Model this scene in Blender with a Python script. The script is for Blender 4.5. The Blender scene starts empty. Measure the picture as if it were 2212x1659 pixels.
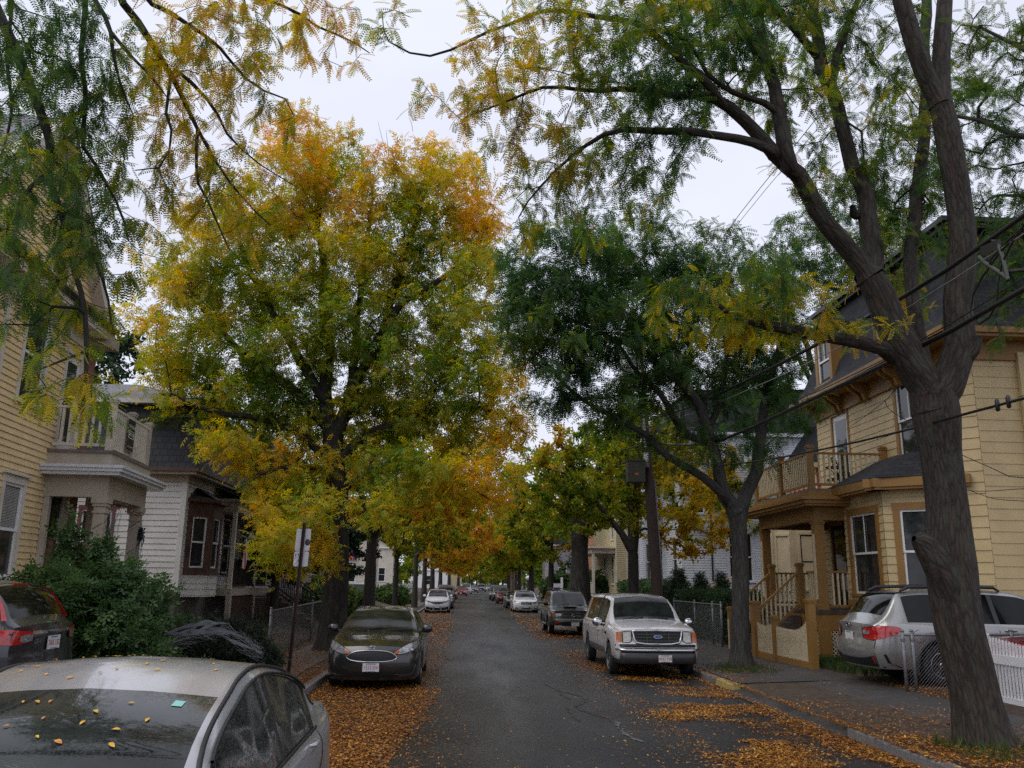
import bpy, math, random
import numpy as np
from mathutils import Vector
R_ = math.radians
rng = np.random.default_rng(7)
random.seed(7)
sc = bpy.context.scene
COL = sc.collection
# ---------------------------------------------------------------- camera model (used to read positions off the photograph)
FPX = 855.0; PITCH = R_(13.1); YAW = R_(3.1); ROLL = R_(0.7); CH = 2.0
def cam_axes():
    cy, sy, cp, sp = math.cos(YAW), math.sin(YAW), math.cos(PITCH), math.sin(PITCH)
    f = np.array([sy*cp, cy*cp, sp]); r = np.array([cy, -sy, 0.0]); u = np.cross(r, f)
    c, s = math.cos(ROLL), math.sin(ROLL)
    return c*r+s*u, c*u-s*r, f
CR, CU, CF = cam_axes(); CC = np.array([0, 0, CH])
KD = 1024/2212.0
def ray(x, y): return CR*((x*KD-512)/FPX)+CU*((384-y*KD)/FPX)+CF
def atY(x, y, Y): d = ray(x, y); return CC+d*(Y/d[1])
def atX(x, y, X): d = ray(x, y); return CC+d*(X/d[0])
def atZ(x, y, Z): d = ray(x, y); return CC+d*((Z-CH)/d[2])
def bend(Y): return 3.9e-4*max(0.0, Y-80)**2
# ---------------------------------------------------------------- numpy value noise
def _h(i, j, k):
    n = (i*374761393+j*668265263+k*1442695041) & 0x7fffffff
    n = ((n ^ (n >> 13))*1274126177) & 0x7fffffff
    return ((n ^ (n >> 16)) & 0xffff)/65535.0
def vnoise(p):
    p = np.asarray(p, float); f = np.floor(p).astype(np.int64); t = p-f; t = t*t*(3-2*t)
    i, j, k = f[..., 0], f[..., 1], f[..., 2]; a, b, c = t[..., 0], t[..., 1], t[..., 2]
    def L(x, y, w): return x+(y-x)*w
    return L(L(L(_h(i, j, k), _h(i+1, j, k), a), L(_h(i, j+1, k), _h(i+1, j+1, k), a), b),
             L(L(_h(i, j, k+1), _h(i+1, j, k+1), a), L(_h(i, j+1, k+1), _h(i+1, j+1, k+1), a), b), c)
def fbm(p, o=3):
    p = np.asarray(p, float); s = 0; a = .5
    for _ in range(o): s = s+a*vnoise(p); p = p*2.03+7.1; a *= .5
    return s/(1-.5**o)
# ---------------------------------------------------------------- mesh builder
def wloc(o):
    v = Vector((0, 0, 0))
    while o is not None: v = v+o.location; o = o.parent
    return v
class MB:
    def __init__(s): s.v = []; s.f = []; s.m = []; s.uv = None
    def n(s): return len(s.v)
    def add(s, pts): b = len(s.v); s.v.extend(tuple(map(float, p)) for p in pts); return b
    def face(s, idx, mi=0): s.f.append(tuple(idx)); s.m.append(mi)
    def poly(s, pts, mi=0): b = s.add(pts); s.face(range(b, b+len(pts)), mi); return b
    def quad(s, a, b, c, d, mi=0): return s.poly((a, b, c, d), mi)
    def hexa(s, P, mi=0):     # 8 points: bottom 4 ccw, top 4 ccw
        b = s.add(P)
        for q in ((3, 2, 1, 0), (4, 5, 6, 7), (0, 1, 5, 4), (1, 2, 6, 5), (2, 3, 7, 6), (3, 0, 4, 7)): s.face([b+i for i in q], mi)
    def box(s, x0, x1, y0, y1, z0, z1, mi=0):
        s.hexa([(x0, y0, z0), (x1, y0, z0), (x1, y1, z0), (x0, y1, z0), (x0, y0, z1), (x1, y0, z1), (x1, y1, z1), (x0, y1, z1)], mi)
    def beam(s, p, q, w, h, mi=0, up=(0, 0, 1)):
        p, q = Vector(p), Vector(q); d = (q-p).normalized(); u = Vector(up)
        if abs(d.dot(u)) > .98: u = Vector((0, 1, 0))
        x = d.cross(u).normalized(); y = x.cross(d).normalized(); x = x*(w/2); y = y*(h/2)
        s.hexa([p-x-y, p+x-y, q+x-y, q-x-y, p-x+y, p+x+y, q+x+y, q-x+y], mi)
    def tube(s, pts, rad, k=6, mi=0, cap=False, uvs=False):
        pts = [Vector(p) for p in pts]; n = len(pts)
        if not hasattr(rad, '__len__'): rad = [rad]*n
        b0 = len(s.v); ref = None
        for i in range(n):
            d = (pts[min(i+1, n-1)]-pts[max(i-1, 0)])
            if d.length < 1e-9: d = Vector((0, 0, 1))
            d.normalize()
            if ref is None: ref = d.orthogonal().normalized()
            ref = ref-d*ref.dot(d)
            if ref.length < 1e-6: ref = d.orthogonal()
            ref.normalize(); bi = d.cross(ref)
            for j in range(k):
                a = 2*math.pi*j/k; q = pts[i]+(ref*math.cos(a)+bi*math.sin(a))*rad[i]; s.v.append((q.x, q.y, q.z))
        for i in range(n-1):
            for j in range(k):
                a = b0+i*k+j; c = b0+i*k+(j+1) % k; s.face((a, c, c+k, a+k), mi)
        if cap: s.face([b0+j for j in range(k)][::-1], mi); s.face([b0+(n-1)*k+j for j in range(k)], mi)
    def lathe(s, prof, k=20, mi=0, c=(0, 0, 0), axis='z', a0=0, a1=2*math.pi):
        full = abs(a1-a0-2*math.pi) < 1e-6; b = len(s.v); m = len(prof); kk = k if full else k+1
        for j in range(kk):
            a = a0+(a1-a0)*j/k; ca, sa = math.cos(a), math.sin(a)
            for r, h in prof:
                p = (r*ca, r*sa, h) if axis == 'z' else ((h, r*ca, r*sa) if axis == 'x' else (r*ca, h, r*sa))
                s.v.append((c[0]+p[0], c[1]+p[1], c[2]+p[2]))
        for j in range(k):
            j2 = (j+1) % kk
            for i in range(m-1): s.face((b+j*m+i, b+j2*m+i, b+j2*m+i+1, b+j*m+i+1), mi)
    def grid(s, P, mi=0, closed=False):
        P = np.asarray(P, float); a, c = P.shape[:2]; b = s.add(P.reshape(-1, 3))
        for i in range(a-1):
            for j in range(c-1): s.face((b+i*c+j, b+i*c+j+1, b+(i+1)*c+j+1, b+(i+1)*c+j), mi)
    def sphere(s, c, r, k=12, m=8, mi=0):
        r = (r, r, r) if not hasattr(r, '__len__') else r
        P = [[(c[0]+r[0]*math.sin(math.pi*i/m)*math.cos(2*math.pi*j/k), c[1]+r[1]*math.sin(math.pi*i/m)*math.sin(2*math.pi*j/k), c[2]+r[2]*math.cos(math.pi*i/m)) for j in range(k+1)] for i in range(m+1)]
        s.grid(P, mi)
    def build(s, name, mats, parent=None, smooth=False, local=False, auto=None):
        me = bpy.data.meshes.new(name)
        off = Vector((0, 0, 0)) if (parent is None or local) else wloc(parent)
        v = np.array(s.v, np.float32).reshape(-1, 3)-np.array(off, np.float32)
        me.from_pydata(v.tolist(), [], s.f)
        mats = mats if isinstance(mats, (list, tuple)) else [mats]
        for m in mats: me.materials.append(m)
        if len(mats) > 1: me.polygons.foreach_set('material_index', np.array(s.m, np.int32))
        if smooth: me.polygons.foreach_set('use_smooth', np.ones(len(s.f), bool))
        me.update()
        if smooth and auto:
            try: me.set_sharp_from_angle(angle=R_(auto))
            except Exception: pass
        o = bpy.data.objects.new(name, me); COL.objects.link(o)
        if parent is not None: o.parent = parent
        return o
def raw_mesh(name, V, Fq, mat, parent=None, attrs=None, uv=None, smooth=False, off=None):
    """quads only, numpy arrays"""
    me = bpy.data.meshes.new(name); V = np.asarray(V, np.float32)
    if parent is not None: V = V-np.array(wloc(parent), np.float32)
    Fq = np.asarray(Fq, np.int32); n = len(Fq)
    me.vertices.add(len(V)); me.vertices.foreach_set('co', V.ravel())
    me.loops.add(n*4); me.loops.foreach_set('vertex_index', Fq.ravel())
    me.polygons.add(n); me.polygons.foreach_set('loop_start', np.arange(0, n*4, 4, dtype=np.int32))
    try: me.polygons.foreach_set('loop_total', np.full(n, 4, np.int32))
    except Exception: pass
    if smooth: me.polygons.foreach_set('use_smooth', np.ones(n, bool))
    me.update(calc_edges=True)
    for k, a in (attrs or {}).items():
        at = me.attributes.new(k, 'FLOAT', 'POINT'); at.data.foreach_set('value', np.asarray(a, np.float32))
    if uv is not None:
        l = me.uv_layers.new(name='UVMap'); l.data.foreach_set('uv', np.asarray(uv, np.float32)[Fq.ravel()].ravel())
    me.materials.append(mat)
    o = bpy.data.objects.new(name, me); COL.objects.link(o)
    if parent is not None: o.parent = parent
    return o
def empty(name, loc, rz=0):
    o = bpy.data.objects.new(name, None); COL.objects.link(o); o.location = loc; o.rotation_euler = (0, 0, rz); o.empty_display_size = .2; return o
def tag(o, label=None, cat=None, group=None, kind=None):
    if label: o['label'] = label
    if cat: o['category'] = cat
    if group: o['group'] = group
    if kind: o['kind'] = kind
    return o
def thing(name, label, cat, loc=(0, 0, 0), rz=0, group=None): return tag(empty(name, loc, rz), label, cat, group)
def copy_tree(o, parent=None):
    c = o.copy(); COL.objects.link(c)
    if parent is not None: c.parent = parent
    for ch in list(o.children): copy_tree(ch, c)
    return c
def text_geo(s, size, shear=0):
    cu = bpy.data.curves.new('t', 'FONT'); cu.body = s; cu.size = size; cu.align_x = 'CENTER'; cu.align_y = 'CENTER'; cu.shear = shear; cu.resolution_u = 3
    ob = bpy.data.objects.new('t', cu); COL.objects.link(ob)
    dg = bpy.context.evaluated_depsgraph_get(); ev = ob.evaluated_get(dg); me = ev.to_mesh()
    V = [tuple(v.co) for v in me.vertices]; Fs = [tuple(p.vertices) for p in me.polygons]
    ev.to_mesh_clear(); bpy.data.objects.remove(ob); bpy.data.curves.remove(cu)
    return V, Fs
def add_text(mb, s, size, O, ex, ez, mi=0, sx=1.0, shear=0):
    V, Fs = text_geo(s, size, shear); O, ex, ez = Vector(O), Vector(ex), Vector(ez)
    b = mb.add([O+ex*(v[0]*sx)+ez*v[1] for v in V])
    for f in Fs: mb.face([b+i for i in f], mi)
def interp(pts):
    """monotone cubic through control points -> function"""
    x = np.array([p[0] for p in pts], float); y = np.array([p[1] for p in pts], float)
    h = np.diff(x); d = np.diff(y)/h; m = np.zeros(len(x))
    for i in range(1, len(x)-1):
        if d[i-1]*d[i] > 0:
            w1, w2 = 2*h[i]+h[i-1], h[i]+2*h[i-1]; m[i] = (w1+w2)/(w1/d[i-1]+w2/d[i])
    m[0], m[-1] = d[0], d[-1]
    def f(t):
        t = min(max(t, x[0]), x[-1]); i = min(max(int(np.searchsorted(x, t))-1, 0), len(x)-2)
        s = (t-x[i])/h[i]; s2, s3 = s*s, s**3
        return (2*s3-3*s2+1)*y[i]+(s3-2*s2+s)*h[i]*m[i]+(-2*s3+3*s2)*y[i+1]+(s3-s2)*h[i]*m[i+1]
    return f
def lin(pts):
    x = [p[0] for p in pts]; y = [p[1] for p in pts]
    return lambda t: float(np.interp(t, x, y))
# ---------------------------------------------------------------- materials
def NT(name):
    m = bpy.data.materials.new(name); m.use_nodes = True; nt = m.node_tree; nt.nodes.clear()
    out = nt.nodes.new('ShaderNodeOutputMaterial'); return m, nt, out
def nd(nt, t, **kw):
    n = nt.nodes.new(t)
    for k, v in kw.items():
        if k in n.inputs.keys(): n.inputs[k].default_value = v
        else: setattr(n, k, v)
    return n
def coords(nt, kind='Object', scale=(1, 1, 1)):
    tc = nt.nodes.new('ShaderNodeTexCoord'); mp = nt.nodes.new('ShaderNodeMapping'); mp.inputs['Scale'].default_value = scale
    nt.links.new(tc.outputs[kind], mp.inputs['Vector']); return mp.outputs['Vector']
def noise(nt, vec, scale, detail=4, rough=.55):
    n = nt.nodes.new('ShaderNodeTexNoise'); n.inputs['Scale'].default_value = scale; n.inputs['Detail'].default_value = detail; n.inputs['Roughness'].default_value = rough
    nt.links.new(vec, n.inputs['Vector']); return n.outputs['Fac']
def ramp(nt, fac, stops, interp_='LINEAR'):
    r = nt.nodes.new('ShaderNodeValToRGB'); e = r.color_ramp; e.interpolation = interp_
    while len(e.elements) > len(stops): e.elements.remove(e.elements[-1])
    while len(e.elements) < len(stops): e.elements.new(.5)
    for el, (p, c) in zip(e.elements, stops): el.position = p; el.color = (*c, 1) if len(c) == 3 else c
    nt.links.new(fac, r.inputs['Fac']); return r.outputs['Color']
def mixc(nt, fac, a, b, mode='MIX'):
    n = nt.nodes.new('ShaderNodeMix'); n.data_type = 'RGBA'; n.blend_type = mode
    for s, v in ((n.inputs[0], fac), (n.inputs[6], a), (n.inputs[7], b)):
        if isinstance(v, (int, float)): s.default_value = v
        elif isinstance(v, tuple): s.default_value = (*v, 1) if len(v) == 3 else v
        else: nt.links.new(v, s)
    return n.outputs[2]
def mth(nt, op, a, b=0.0, clamp=False):
    n = nt.nodes.new('ShaderNodeMath'); n.operation = op; n.use_clamp = clamp
    for s, v in ((n.inputs[0], a), (n.inputs[1], b)):
        if isinstance(v, (int, float)): s.default_value = v
        else: nt.links.new(v, s)
    return n.outputs[0]
def bumpn(nt, h, strength, dist=.01):
    b = nt.nodes.new('ShaderNodeBump'); b.inputs['Strength'].default_value = strength; b.inputs['Distance'].default_value = dist
    nt.links.new(h, b.inputs['Height']); return b.outputs['Normal']
def setin(nt, bs, k, v):
    if isinstance(v, (int, float)): bs.inputs[k].default_value = v
    elif isinstance(v, tuple): bs.inputs[k].default_value = (*v, 1) if len(v) == 3 else v
    else: nt.links.new(v, bs.inputs[k])
def pbsdf(nt, out, **kw):
    b = nt.nodes.new('ShaderNodeBsdfPrincipled')
    for k, v in kw.items(): setin(nt, b, k.replace('_', ' '), v)
    nt.links.new(b.outputs[0], out.inputs[0]); return b
def mat(name, col, rough=.6, var=.2, scale=6, bump=0, bscale=60, metal=0, coat=0, spec=.5, dirt=None, dscale=2.5, stretch=(1, 1, 1), rvar=.15):
    m, nt, out = NT(name); v = coords(nt, 'Object', stretch)
    f = noise(nt, v, scale, 5)
    lo = tuple(c*(1-var) for c in col); hi = tuple(min(1, c*(1+var)) for c in col)
    c = ramp(nt, f, [(.3, lo), (.7, hi)])
    if dirt is not None:
        d = noise(nt, v, dscale, 6, .65); c = mixc(nt, ramp(nt, d, [(.5, (0, 0, 0)), (.75, (.7, .7, .7))]), c, dirt)
    r = mth(nt, 'ADD', mth(nt, 'MULTIPLY', noise(nt, v, scale*1.7, 3), rvar*2), rough-rvar)
    b = pbsdf(nt, out, Base_Color=c, Roughness=r, Metallic=metal)
    b.inputs['Specular IOR Level'].default_value = spec
    if coat: b.inputs['Coat Weight'].default_value = coat; b.inputs['Coat Roughness'].default_value = .04
    if bump: nt.links.new(bumpn(nt, noise(nt, v, bscale, 4), bump), b.inputs['Normal'])
    return m
def leafmat(name, stops, trans=.52, rough=.6):
    m, nt, out = NT(name)
    at = nt.nodes.new('ShaderNodeAttribute'); at.attribute_name = 'tint'
    sh = nt.nodes.new('ShaderNodeAttribute'); sh.attribute_name = 'shade'
    c = ramp(nt, at.outputs['Fac'], stops)
    c = mixc(nt, 1.0, c, sh.outputs['Color'], 'MULTIPLY')
    b = nt.nodes.new('ShaderNodeBsdfPrincipled'); nt.links.new(c, b.inputs['Base Color']); b.inputs['Roughness'].default_value = rough; b.inputs['Specular IOR Level'].default_value = .35
    t = nt.nodes.new('ShaderNodeBsdfTranslucent')
    hs = nt.nodes.new('ShaderNodeHueSaturation'); hs.inputs['Saturation'].default_value = 1.15; hs.inputs['Value'].default_value = 1.65
    nt.links.new(c, hs.inputs['Color']); nt.links.new(hs.outputs['Color'], t.inputs['Color'])
    mx = nt.nodes.new('ShaderNodeMixShader'); mx.inputs[0].default_value = trans
    nt.links.new(b.outputs[0], mx.inputs[1]); nt.links.new(t.outputs[0], mx.inputs[2]); nt.links.new(mx.outputs[0], out.inputs[0])
    return m
LEAFRAMP = [(0.0, (.055, .12, .024)), (.22, (.13, .23, .028)), (.42, (.32, .35, .03)), (.6, (.60, .43, .03)), (.8, (.70, .36, .03)), (1.0, (.60, .21, .032))]
LOCRAMP = [(0.0, (.032, .080, .034)), (.25, (.068, .14, .036)), (.48, (.18, .23, .030)), (.65, (.50, .38, .028)), (.85, (.54, .29, .032)), (1.0, (.42, .17, .03))]
LITRAMP = [(0.0, (.09, .04, .014)), (.3, (.29, .095, .018)), (.6, (.50, .19, .025)), (.85, (.62, .29, .035)), (1.0, (.68, .42, .06))]
def barkmat(name, col, su=14, sv=2.2, bump=1.0, moss=0.0, red=0.0):
    m, nt, out = NT(name); v = coords(nt, 'UV', (su, sv, 1))
    n0 = noise(nt, coords(nt, 'UV', (1.5, 1.0, 1)), 2.2, 3)
    vm = nt.nodes.new('ShaderNodeVectorMath'); vm.operation = 'MULTIPLY_ADD'; nt.links.new(n0, vm.inputs[0]); vm.inputs[1].default_value = (1.0, .35, 0); nt.links.new(v, vm.inputs[2])
    vo = nt.nodes.new('ShaderNodeTexVoronoi'); vo.feature = 'DISTANCE_TO_EDGE'; vo.inputs['Scale'].default_value = 1.0; nt.links.new(vm.outputs[0], vo.inputs['Vector'])
    f = noise(nt, vm.outputs[0], 2.4, 9, .72)
    h = mth(nt, 'ADD', mth(nt, 'MULTIPLY', mth(nt, 'MINIMUM', vo.outputs['Distance'], .28), 1.15), mth(nt, 'MULTIPLY', f, .6))
    c = ramp(nt, h, [(.22, tuple(x*.3 for x in col)), (.45, col), (.8, tuple(min(1, x*1.7) for x in col))])
    vb = coords(nt, 'UV', (2.5, 1.1, 1))
    c = mixc(nt, mth(nt, 'MULTIPLY', ramp(nt, noise(nt, vb, 2.0, 5), [(.48, (0, 0, 0)), (.66, (1, 1, 1))]), moss), c, (.075, .088, .062))
    c = mixc(nt, mth(nt, 'MULTIPLY', ramp(nt, noise(nt, coords(nt, 'UV', (5, .6, 1)), 1.6, 4), [(.55, (0, 0, 0)), (.7, (1, 1, 1))]), red), c, (.12, .062, .042))
    b = pbsdf(nt, out, Base_Color=c, Roughness=.8); b.inputs['Specular IOR Level'].default_value = .3
    nt.links.new(bumpn(nt, h, bump, .03), b.inputs['Normal'])
    return m
M = {}
M['leaf_ash'] = leafmat('ash leaves', LEAFRAMP); M['leaf_loc'] = leafmat('locust leaves', LOCRAMP); M['litter'] = leafmat('fallen leaves', LITRAMP, .1, .45)
M['bark_big'] = barkmat('rough bark', (.044, .035, .028), 15, 4.0, 1.0, .5, .5)
M['bark'] = barkmat('dark bark', (.032, .027, .023), 12, 2.5, .8, .3)
M['bark_grey'] = barkmat('grey bark', (.052, .047, .042), 16, 3.0, .7, .3)
M['bark_far'] = mat('far bark', (.035, .029, .025), .85, .4, 5, stretch=(3, 3, .5))
M['pole'] = mat('weathered pole wood', (.045, .028, .022), .8, .35, 7, .4, 20, stretch=(5, 5, .4))
M['pole_pale'] = mat('pale pole wood', (.2, .14, .1), .8, .3, 7, stretch=(5, 5, .4))
def paint(name, col, rough=.55, var=.10, dirt=None, scale=1.6, bump=.05): return mat(name, col, rough, var, scale, bump, 45, dirt=dirt, dscale=1.3)
M['yellow'] = paint('yellow clapboard paint', (.70, .53, .28), dirt=(.54, .39, .2))
M['cream'] = paint('cream trim paint', (.62, .56, .47), dirt=(.40, .35, .28))
M['tan'] = paint('tan trim paint', (.42, .365, .29), dirt=(.24, .21, .17))
M['whiteclap'] = paint('white clapboard paint', (.64, .63, .60), dirt=(.46, .45, .41))
M['bluewhite'] = paint('bluish white siding', (.58, .60, .66), dirt=(.5, .52, .58))
M['beige'] = paint('beige clapboard paint', (.52, .395, .20), dirt=(.42, .31, .155))
M['creamy'] = paint('pale yellow siding', (.56, .47, .28), dirt=(.42, .35, .2))
M['ochre'] = paint('ochre trim paint', (.27, .14, .034), dirt=(.20, .10, .027))
M['palecream'] = paint('pale cream picket paint', (.60, .50, .33), dirt=(.42, .34, .2))
M['white'] = paint('white paint', (.72, .72, .71), .45, .05)
M['white2'] = paint('white fence paint', (.78, .78, .80), .4, .06, dirt=(.6, .6, .58))
M['mauve'] = paint('mauve grey siding', (.30, .28, .32)); M['redclap'] = paint('red siding', (.42, .075, .05)); M['pinkish'] = paint('orange pink siding', (.52, .26, .14))
M['brownwood'] = mat('peeling brown wood', (.085, .04, .027), .8, .45, 9, .4, 40, stretch=(1, 1, .3), dirt=(.17, .115, .09), dscale=5)
M['maroon'] = paint('maroon trim', (.16, .05, .05)); M['darkwood'] = mat('dark stained wood', (.03, .02, .018), .7, .4, 8, stretch=(1, 1, .3))
M['porchdark'] = mat('dark porch boards', (.075, .055, .042), .7, .3, 5); M['greyfloor'] = mat('grey deck boards', (.16, .12, .095), .7, .2, 5)
M['darkdoor'] = mat('dark door', (.018, .015, .014), .35, .3, 4); M['lattice'] = paint('cream lattice', (.58, .48, .31)); M['rustlattice'] = mat('brown lattice', (.085, .045, .035), .8, .3, 5)
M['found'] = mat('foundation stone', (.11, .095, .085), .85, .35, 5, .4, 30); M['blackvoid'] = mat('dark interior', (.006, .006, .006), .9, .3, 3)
M['chimney'] = None
M['metalgal'] = mat('galvanised steel', (.20, .20, .21), .5, .25, 12, metal=.6); M['metaldark'] = mat('dark steel', (.035, .03, .028), .5, .3, 12, metal=.3)
M['signpost'] = mat('brown sign post', (.045, .02, .018), .5, .25, 10, metal=.3); M['signback'] = mat('bare sign back', (.55, .55, .58), .45, .07, 6, metal=.15)
M['wire'] = mat('black cable', (.008, .008, .009), .5, .2, 5); M['wirepale'] = mat('grey cable', (.22, .22, .23), .5, .2, 5)
M['blackplastic'] = mat('black plastic', (.012, .012, .013), .45, .2, 10); M['rubber'] = mat('tyre rubber', (.012, .012, .012), .75, .3, 14, .2, 50)
M['chrome'] = mat('chrome', (.62, .62, .64), .12, .05, 4, metal=1, rvar=.05); M['alloy'] = mat('alloy rim', (.35, .35, .36), .3, .1, 6, metal=.9, rvar=.08)
M['plate'] = mat('licence plate white', (.62, .60, .60), .4, .04, 6); M['red_ink'] = mat('red plate ink', (.40, .03, .05), .5, .1, 8); M['blue_ink'] = mat('blue plate ink', (.10, .20, .42), .5, .1, 8)
M['ink'] = mat('black ink', (.012, .012, .013), .5, .1, 8); M['navy'] = mat('navy ink', (.04, .03, .2), .5, .1, 8)
M['orange'] = mat('orange plastic', (.45, .11, .015), .25, .15, 20, coat=.6); M['bulb'] = mat('orange bulb', (.7, .2, .05), .3, .1, 9)
M['redlens'] = mat('red tail lens', (.42, .012, .012), .15, .35, 25, coat=1, rvar=.05); M['clearlens'] = mat('clear lamp lens', (.30, .30, .31), .12, .55, 22, coat=1, metal=.35, rvar=.06)
M['bumpergrey'] = mat('scuffed bumper grey', (.035, .035, .036), .4, .2, 8)
M['hazelens'] = mat('hazy headlamp lens', (.48, .47, .42), .22, .25, 14, coat=.8, rvar=.06)
M['granite'] = mat('granite kerb', (.17, .165, .16), .75, .28, 30, .5, 70, dirt=(.08, .075, .07), dscale=3); M['kerbyellow'] = mat('worn yellow kerb paint', (.42, .33, .11), .7, .25, 14, .3, 50, dirt=(.17, .165, .16), dscale=7)
M['steelbox'] = mat('grey green cabinet', (.05, .053, .043), .55, .2, 5); M['whiteconduit'] = paint('white conduit', (.45, .45, .46)); M['lampglass'] = mat('lantern glass', (.25, .22, .18), .2, .2, 9)
M['gutter'] = paint('white gutter', (.62, .63, .66), .35); M['copper'] = mat('brown gutter', (.10, .055, .045), .5, .2, 5)
M['stone'] = mat('stone step', (.15, .14, .135), .8, .25, 9, .4, 50); M['hedgewood'] = mat('stems', (.05, .035, .025), .8, .3, 9)
M['web'] = mat('stretched web fibre', (.22, .225, .245), .8, .1, 10); M['spider'] = mat('black fuzzy toy', (.008, .008, .008), .9, .2, 20)
M['flagred'] = mat('flag red', (.45, .04, .04), .7, .1, 8); M['flagblue'] = mat('flag blue', (.03, .05, .22), .7, .1, 8); M['flagwhite'] = mat('flag white', (.6, .6, .6), .7, .05, 8)
M['flower'] = mat('orange flower', (.75, .10, .03), .6, .2, 20); M['purple'] = mat('purple cloth', (.08, .03, .14), .8, .2, 9); M['orangecloth'] = mat('orange cloth', (.62, .17, .05), .8, .2, 9)
M['blind'] = mat('blind slat', (.35, .34, .32), .6, .05, 5)
def brickmat():
    m, nt, out = NT('red brick'); v = coords(nt, 'Object', (1, 1, 1))
    sp = nt.nodes.new('ShaderNodeSeparateXYZ'); nt.links.new(v, sp.inputs[0]); cb = nt.nodes.new('ShaderNodeCombineXYZ')
    nt.links.new(mth(nt, 'ADD', sp.outputs[0], sp.outputs[1]), cb.inputs[0]); nt.links.new(sp.outputs[2], cb.inputs[1])
    b = nt.nodes.new('ShaderNodeTexBrick'); b.inputs['Scale'].default_value = 1; b.inputs['Brick Width'].default_value = .2; b.inputs['Row Height'].default_value = .07; b.inputs['Mortar Size'].default_value = .008
    b.inputs['Color1'].default_value = (.26, .07, .055, 1); b.inputs['Color2'].default_value = (.34, .11, .085, 1); b.inputs['Mortar'].default_value = (.3, .26, .24, 1)
    nt.links.new(cb.outputs[0], b.inputs['Vector']); c = mixc(nt, .4, b.outputs['Color'], mixc(nt, noise(nt, v, 9), (.18, .05, .04), (.38, .14, .11)))
    pbsdf(nt, out, Base_Color=c, Roughness=.85); return m
M['chimney'] = brickmat()
def shinglemat(name, c1, c2, w=.26, hgt=.14):
    m, nt, out = NT(name); v = coords(nt, 'UV')
    b = nt.nodes.new('ShaderNodeTexBrick'); b.inputs['Scale'].default_value = 1; b.inputs['Brick Width'].default_value = w; b.inputs['Row Height'].default_value = hgt; b.inputs['Mortar Size'].default_value = .012; b.inputs['Bias'].default_value = 0
    b.inputs['Color1'].default_value = (*c1, 1); b.inputs['Color2'].default_value = (*c2, 1); b.inputs['Mortar'].default_value = (.006, .006, .007, 1); nt.links.new(v, b.inputs['Vector'])
    c = mixc(nt, .35, b.outputs['Color'], mixc(nt, noise(nt, v, 7, 5), tuple(x*.5 for x in c1), tuple(x*1.4 for x in c2)))
    bs = pbsdf(nt, out, Base_Color=c, Roughness=.75); bs.inputs['Specular IOR Level'].default_value = .2; nt.links.new(bumpn(nt, b.outputs['Fac'], -.5, .01), bs.inputs['Normal']); return m
M['slate'] = shinglemat('dark slate shingles', (.012, .0125, .015), (.030, .031, .036)); M['asphaltroof'] = shinglemat('grey roof shingles', (.17, .17, .19), (.24, .24, .27), .3, .13)
M['slatefish'] = shinglemat('scalloped slate', (.03, .032, .04), (.05, .053, .062), .2, .2)
def carpaint(name, col, flake=.25, rough=.28, wet=.5):
    m, nt, out = NT(name); v = coords(nt, 'Object')
    c = ramp(nt, noise(nt, v, 2.2, 5, .6), [(.3, tuple(x*.82 for x in col)), (.7, col)])
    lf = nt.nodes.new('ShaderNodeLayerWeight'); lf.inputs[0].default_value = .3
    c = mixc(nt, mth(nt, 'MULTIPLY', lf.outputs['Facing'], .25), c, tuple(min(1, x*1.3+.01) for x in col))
    b = pbsdf(nt, out, Base_Color=c, Metallic=flake, Roughness=rough)
    b.inputs['Coat Weight'].default_value = .9
    wr = ramp(nt, noise(nt, v, 6, 6, .7), [(.42, (.03, .03, .03)), (.66, (.11, .11, .11))]); nt.links.new(wr, b.inputs['Coat Roughness'])
    drops = noise(nt, v, 160, 2, .5); nt.links.new(bumpn(nt, ramp(nt, drops, [(.58, (0, 0, 0)), (.68, (1, 1, 1))]), .035*wet, .003), b.inputs['Coat Normal'])
    return m
def carglass(name, col=(.012, .014, .013), wet=.6, sp=.5):
    m, nt, out = NT(name); v = coords(nt, 'Object')
    c = ramp(nt, noise(nt, v, 3.2, 4), [(.35, col), (.7, tuple(x*2.6 for x in col))])
    b = pbsdf(nt, out, Base_Color=c, Roughness=ramp(nt, noise(nt, v, 9, 6, .7), [(.4, (.015, .015, .015)), (.65, (.06, .06, .06))])); b.inputs['IOR'].default_value = 1.5; b.inputs['Specular IOR Level'].default_value = sp
    d = ramp(nt, noise(nt, v, 70, 3, .6), [(.52, (0, 0, 0)), (.64, (1, 1, 1))]); nt.links.new(bumpn(nt, d, .10*wet, .003), b.inputs['Normal']); return m
M['glass'] = carglass('car glass'); M['winglass'] = carglass('window glass', (.016, .017, .018), .05)
M['glasstint'] = carglass('tinted car glass', (.02, .015, .006), .3); M['glassdark'] = carglass('privacy glass', (.004, .004, .004), .2, .25)
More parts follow.
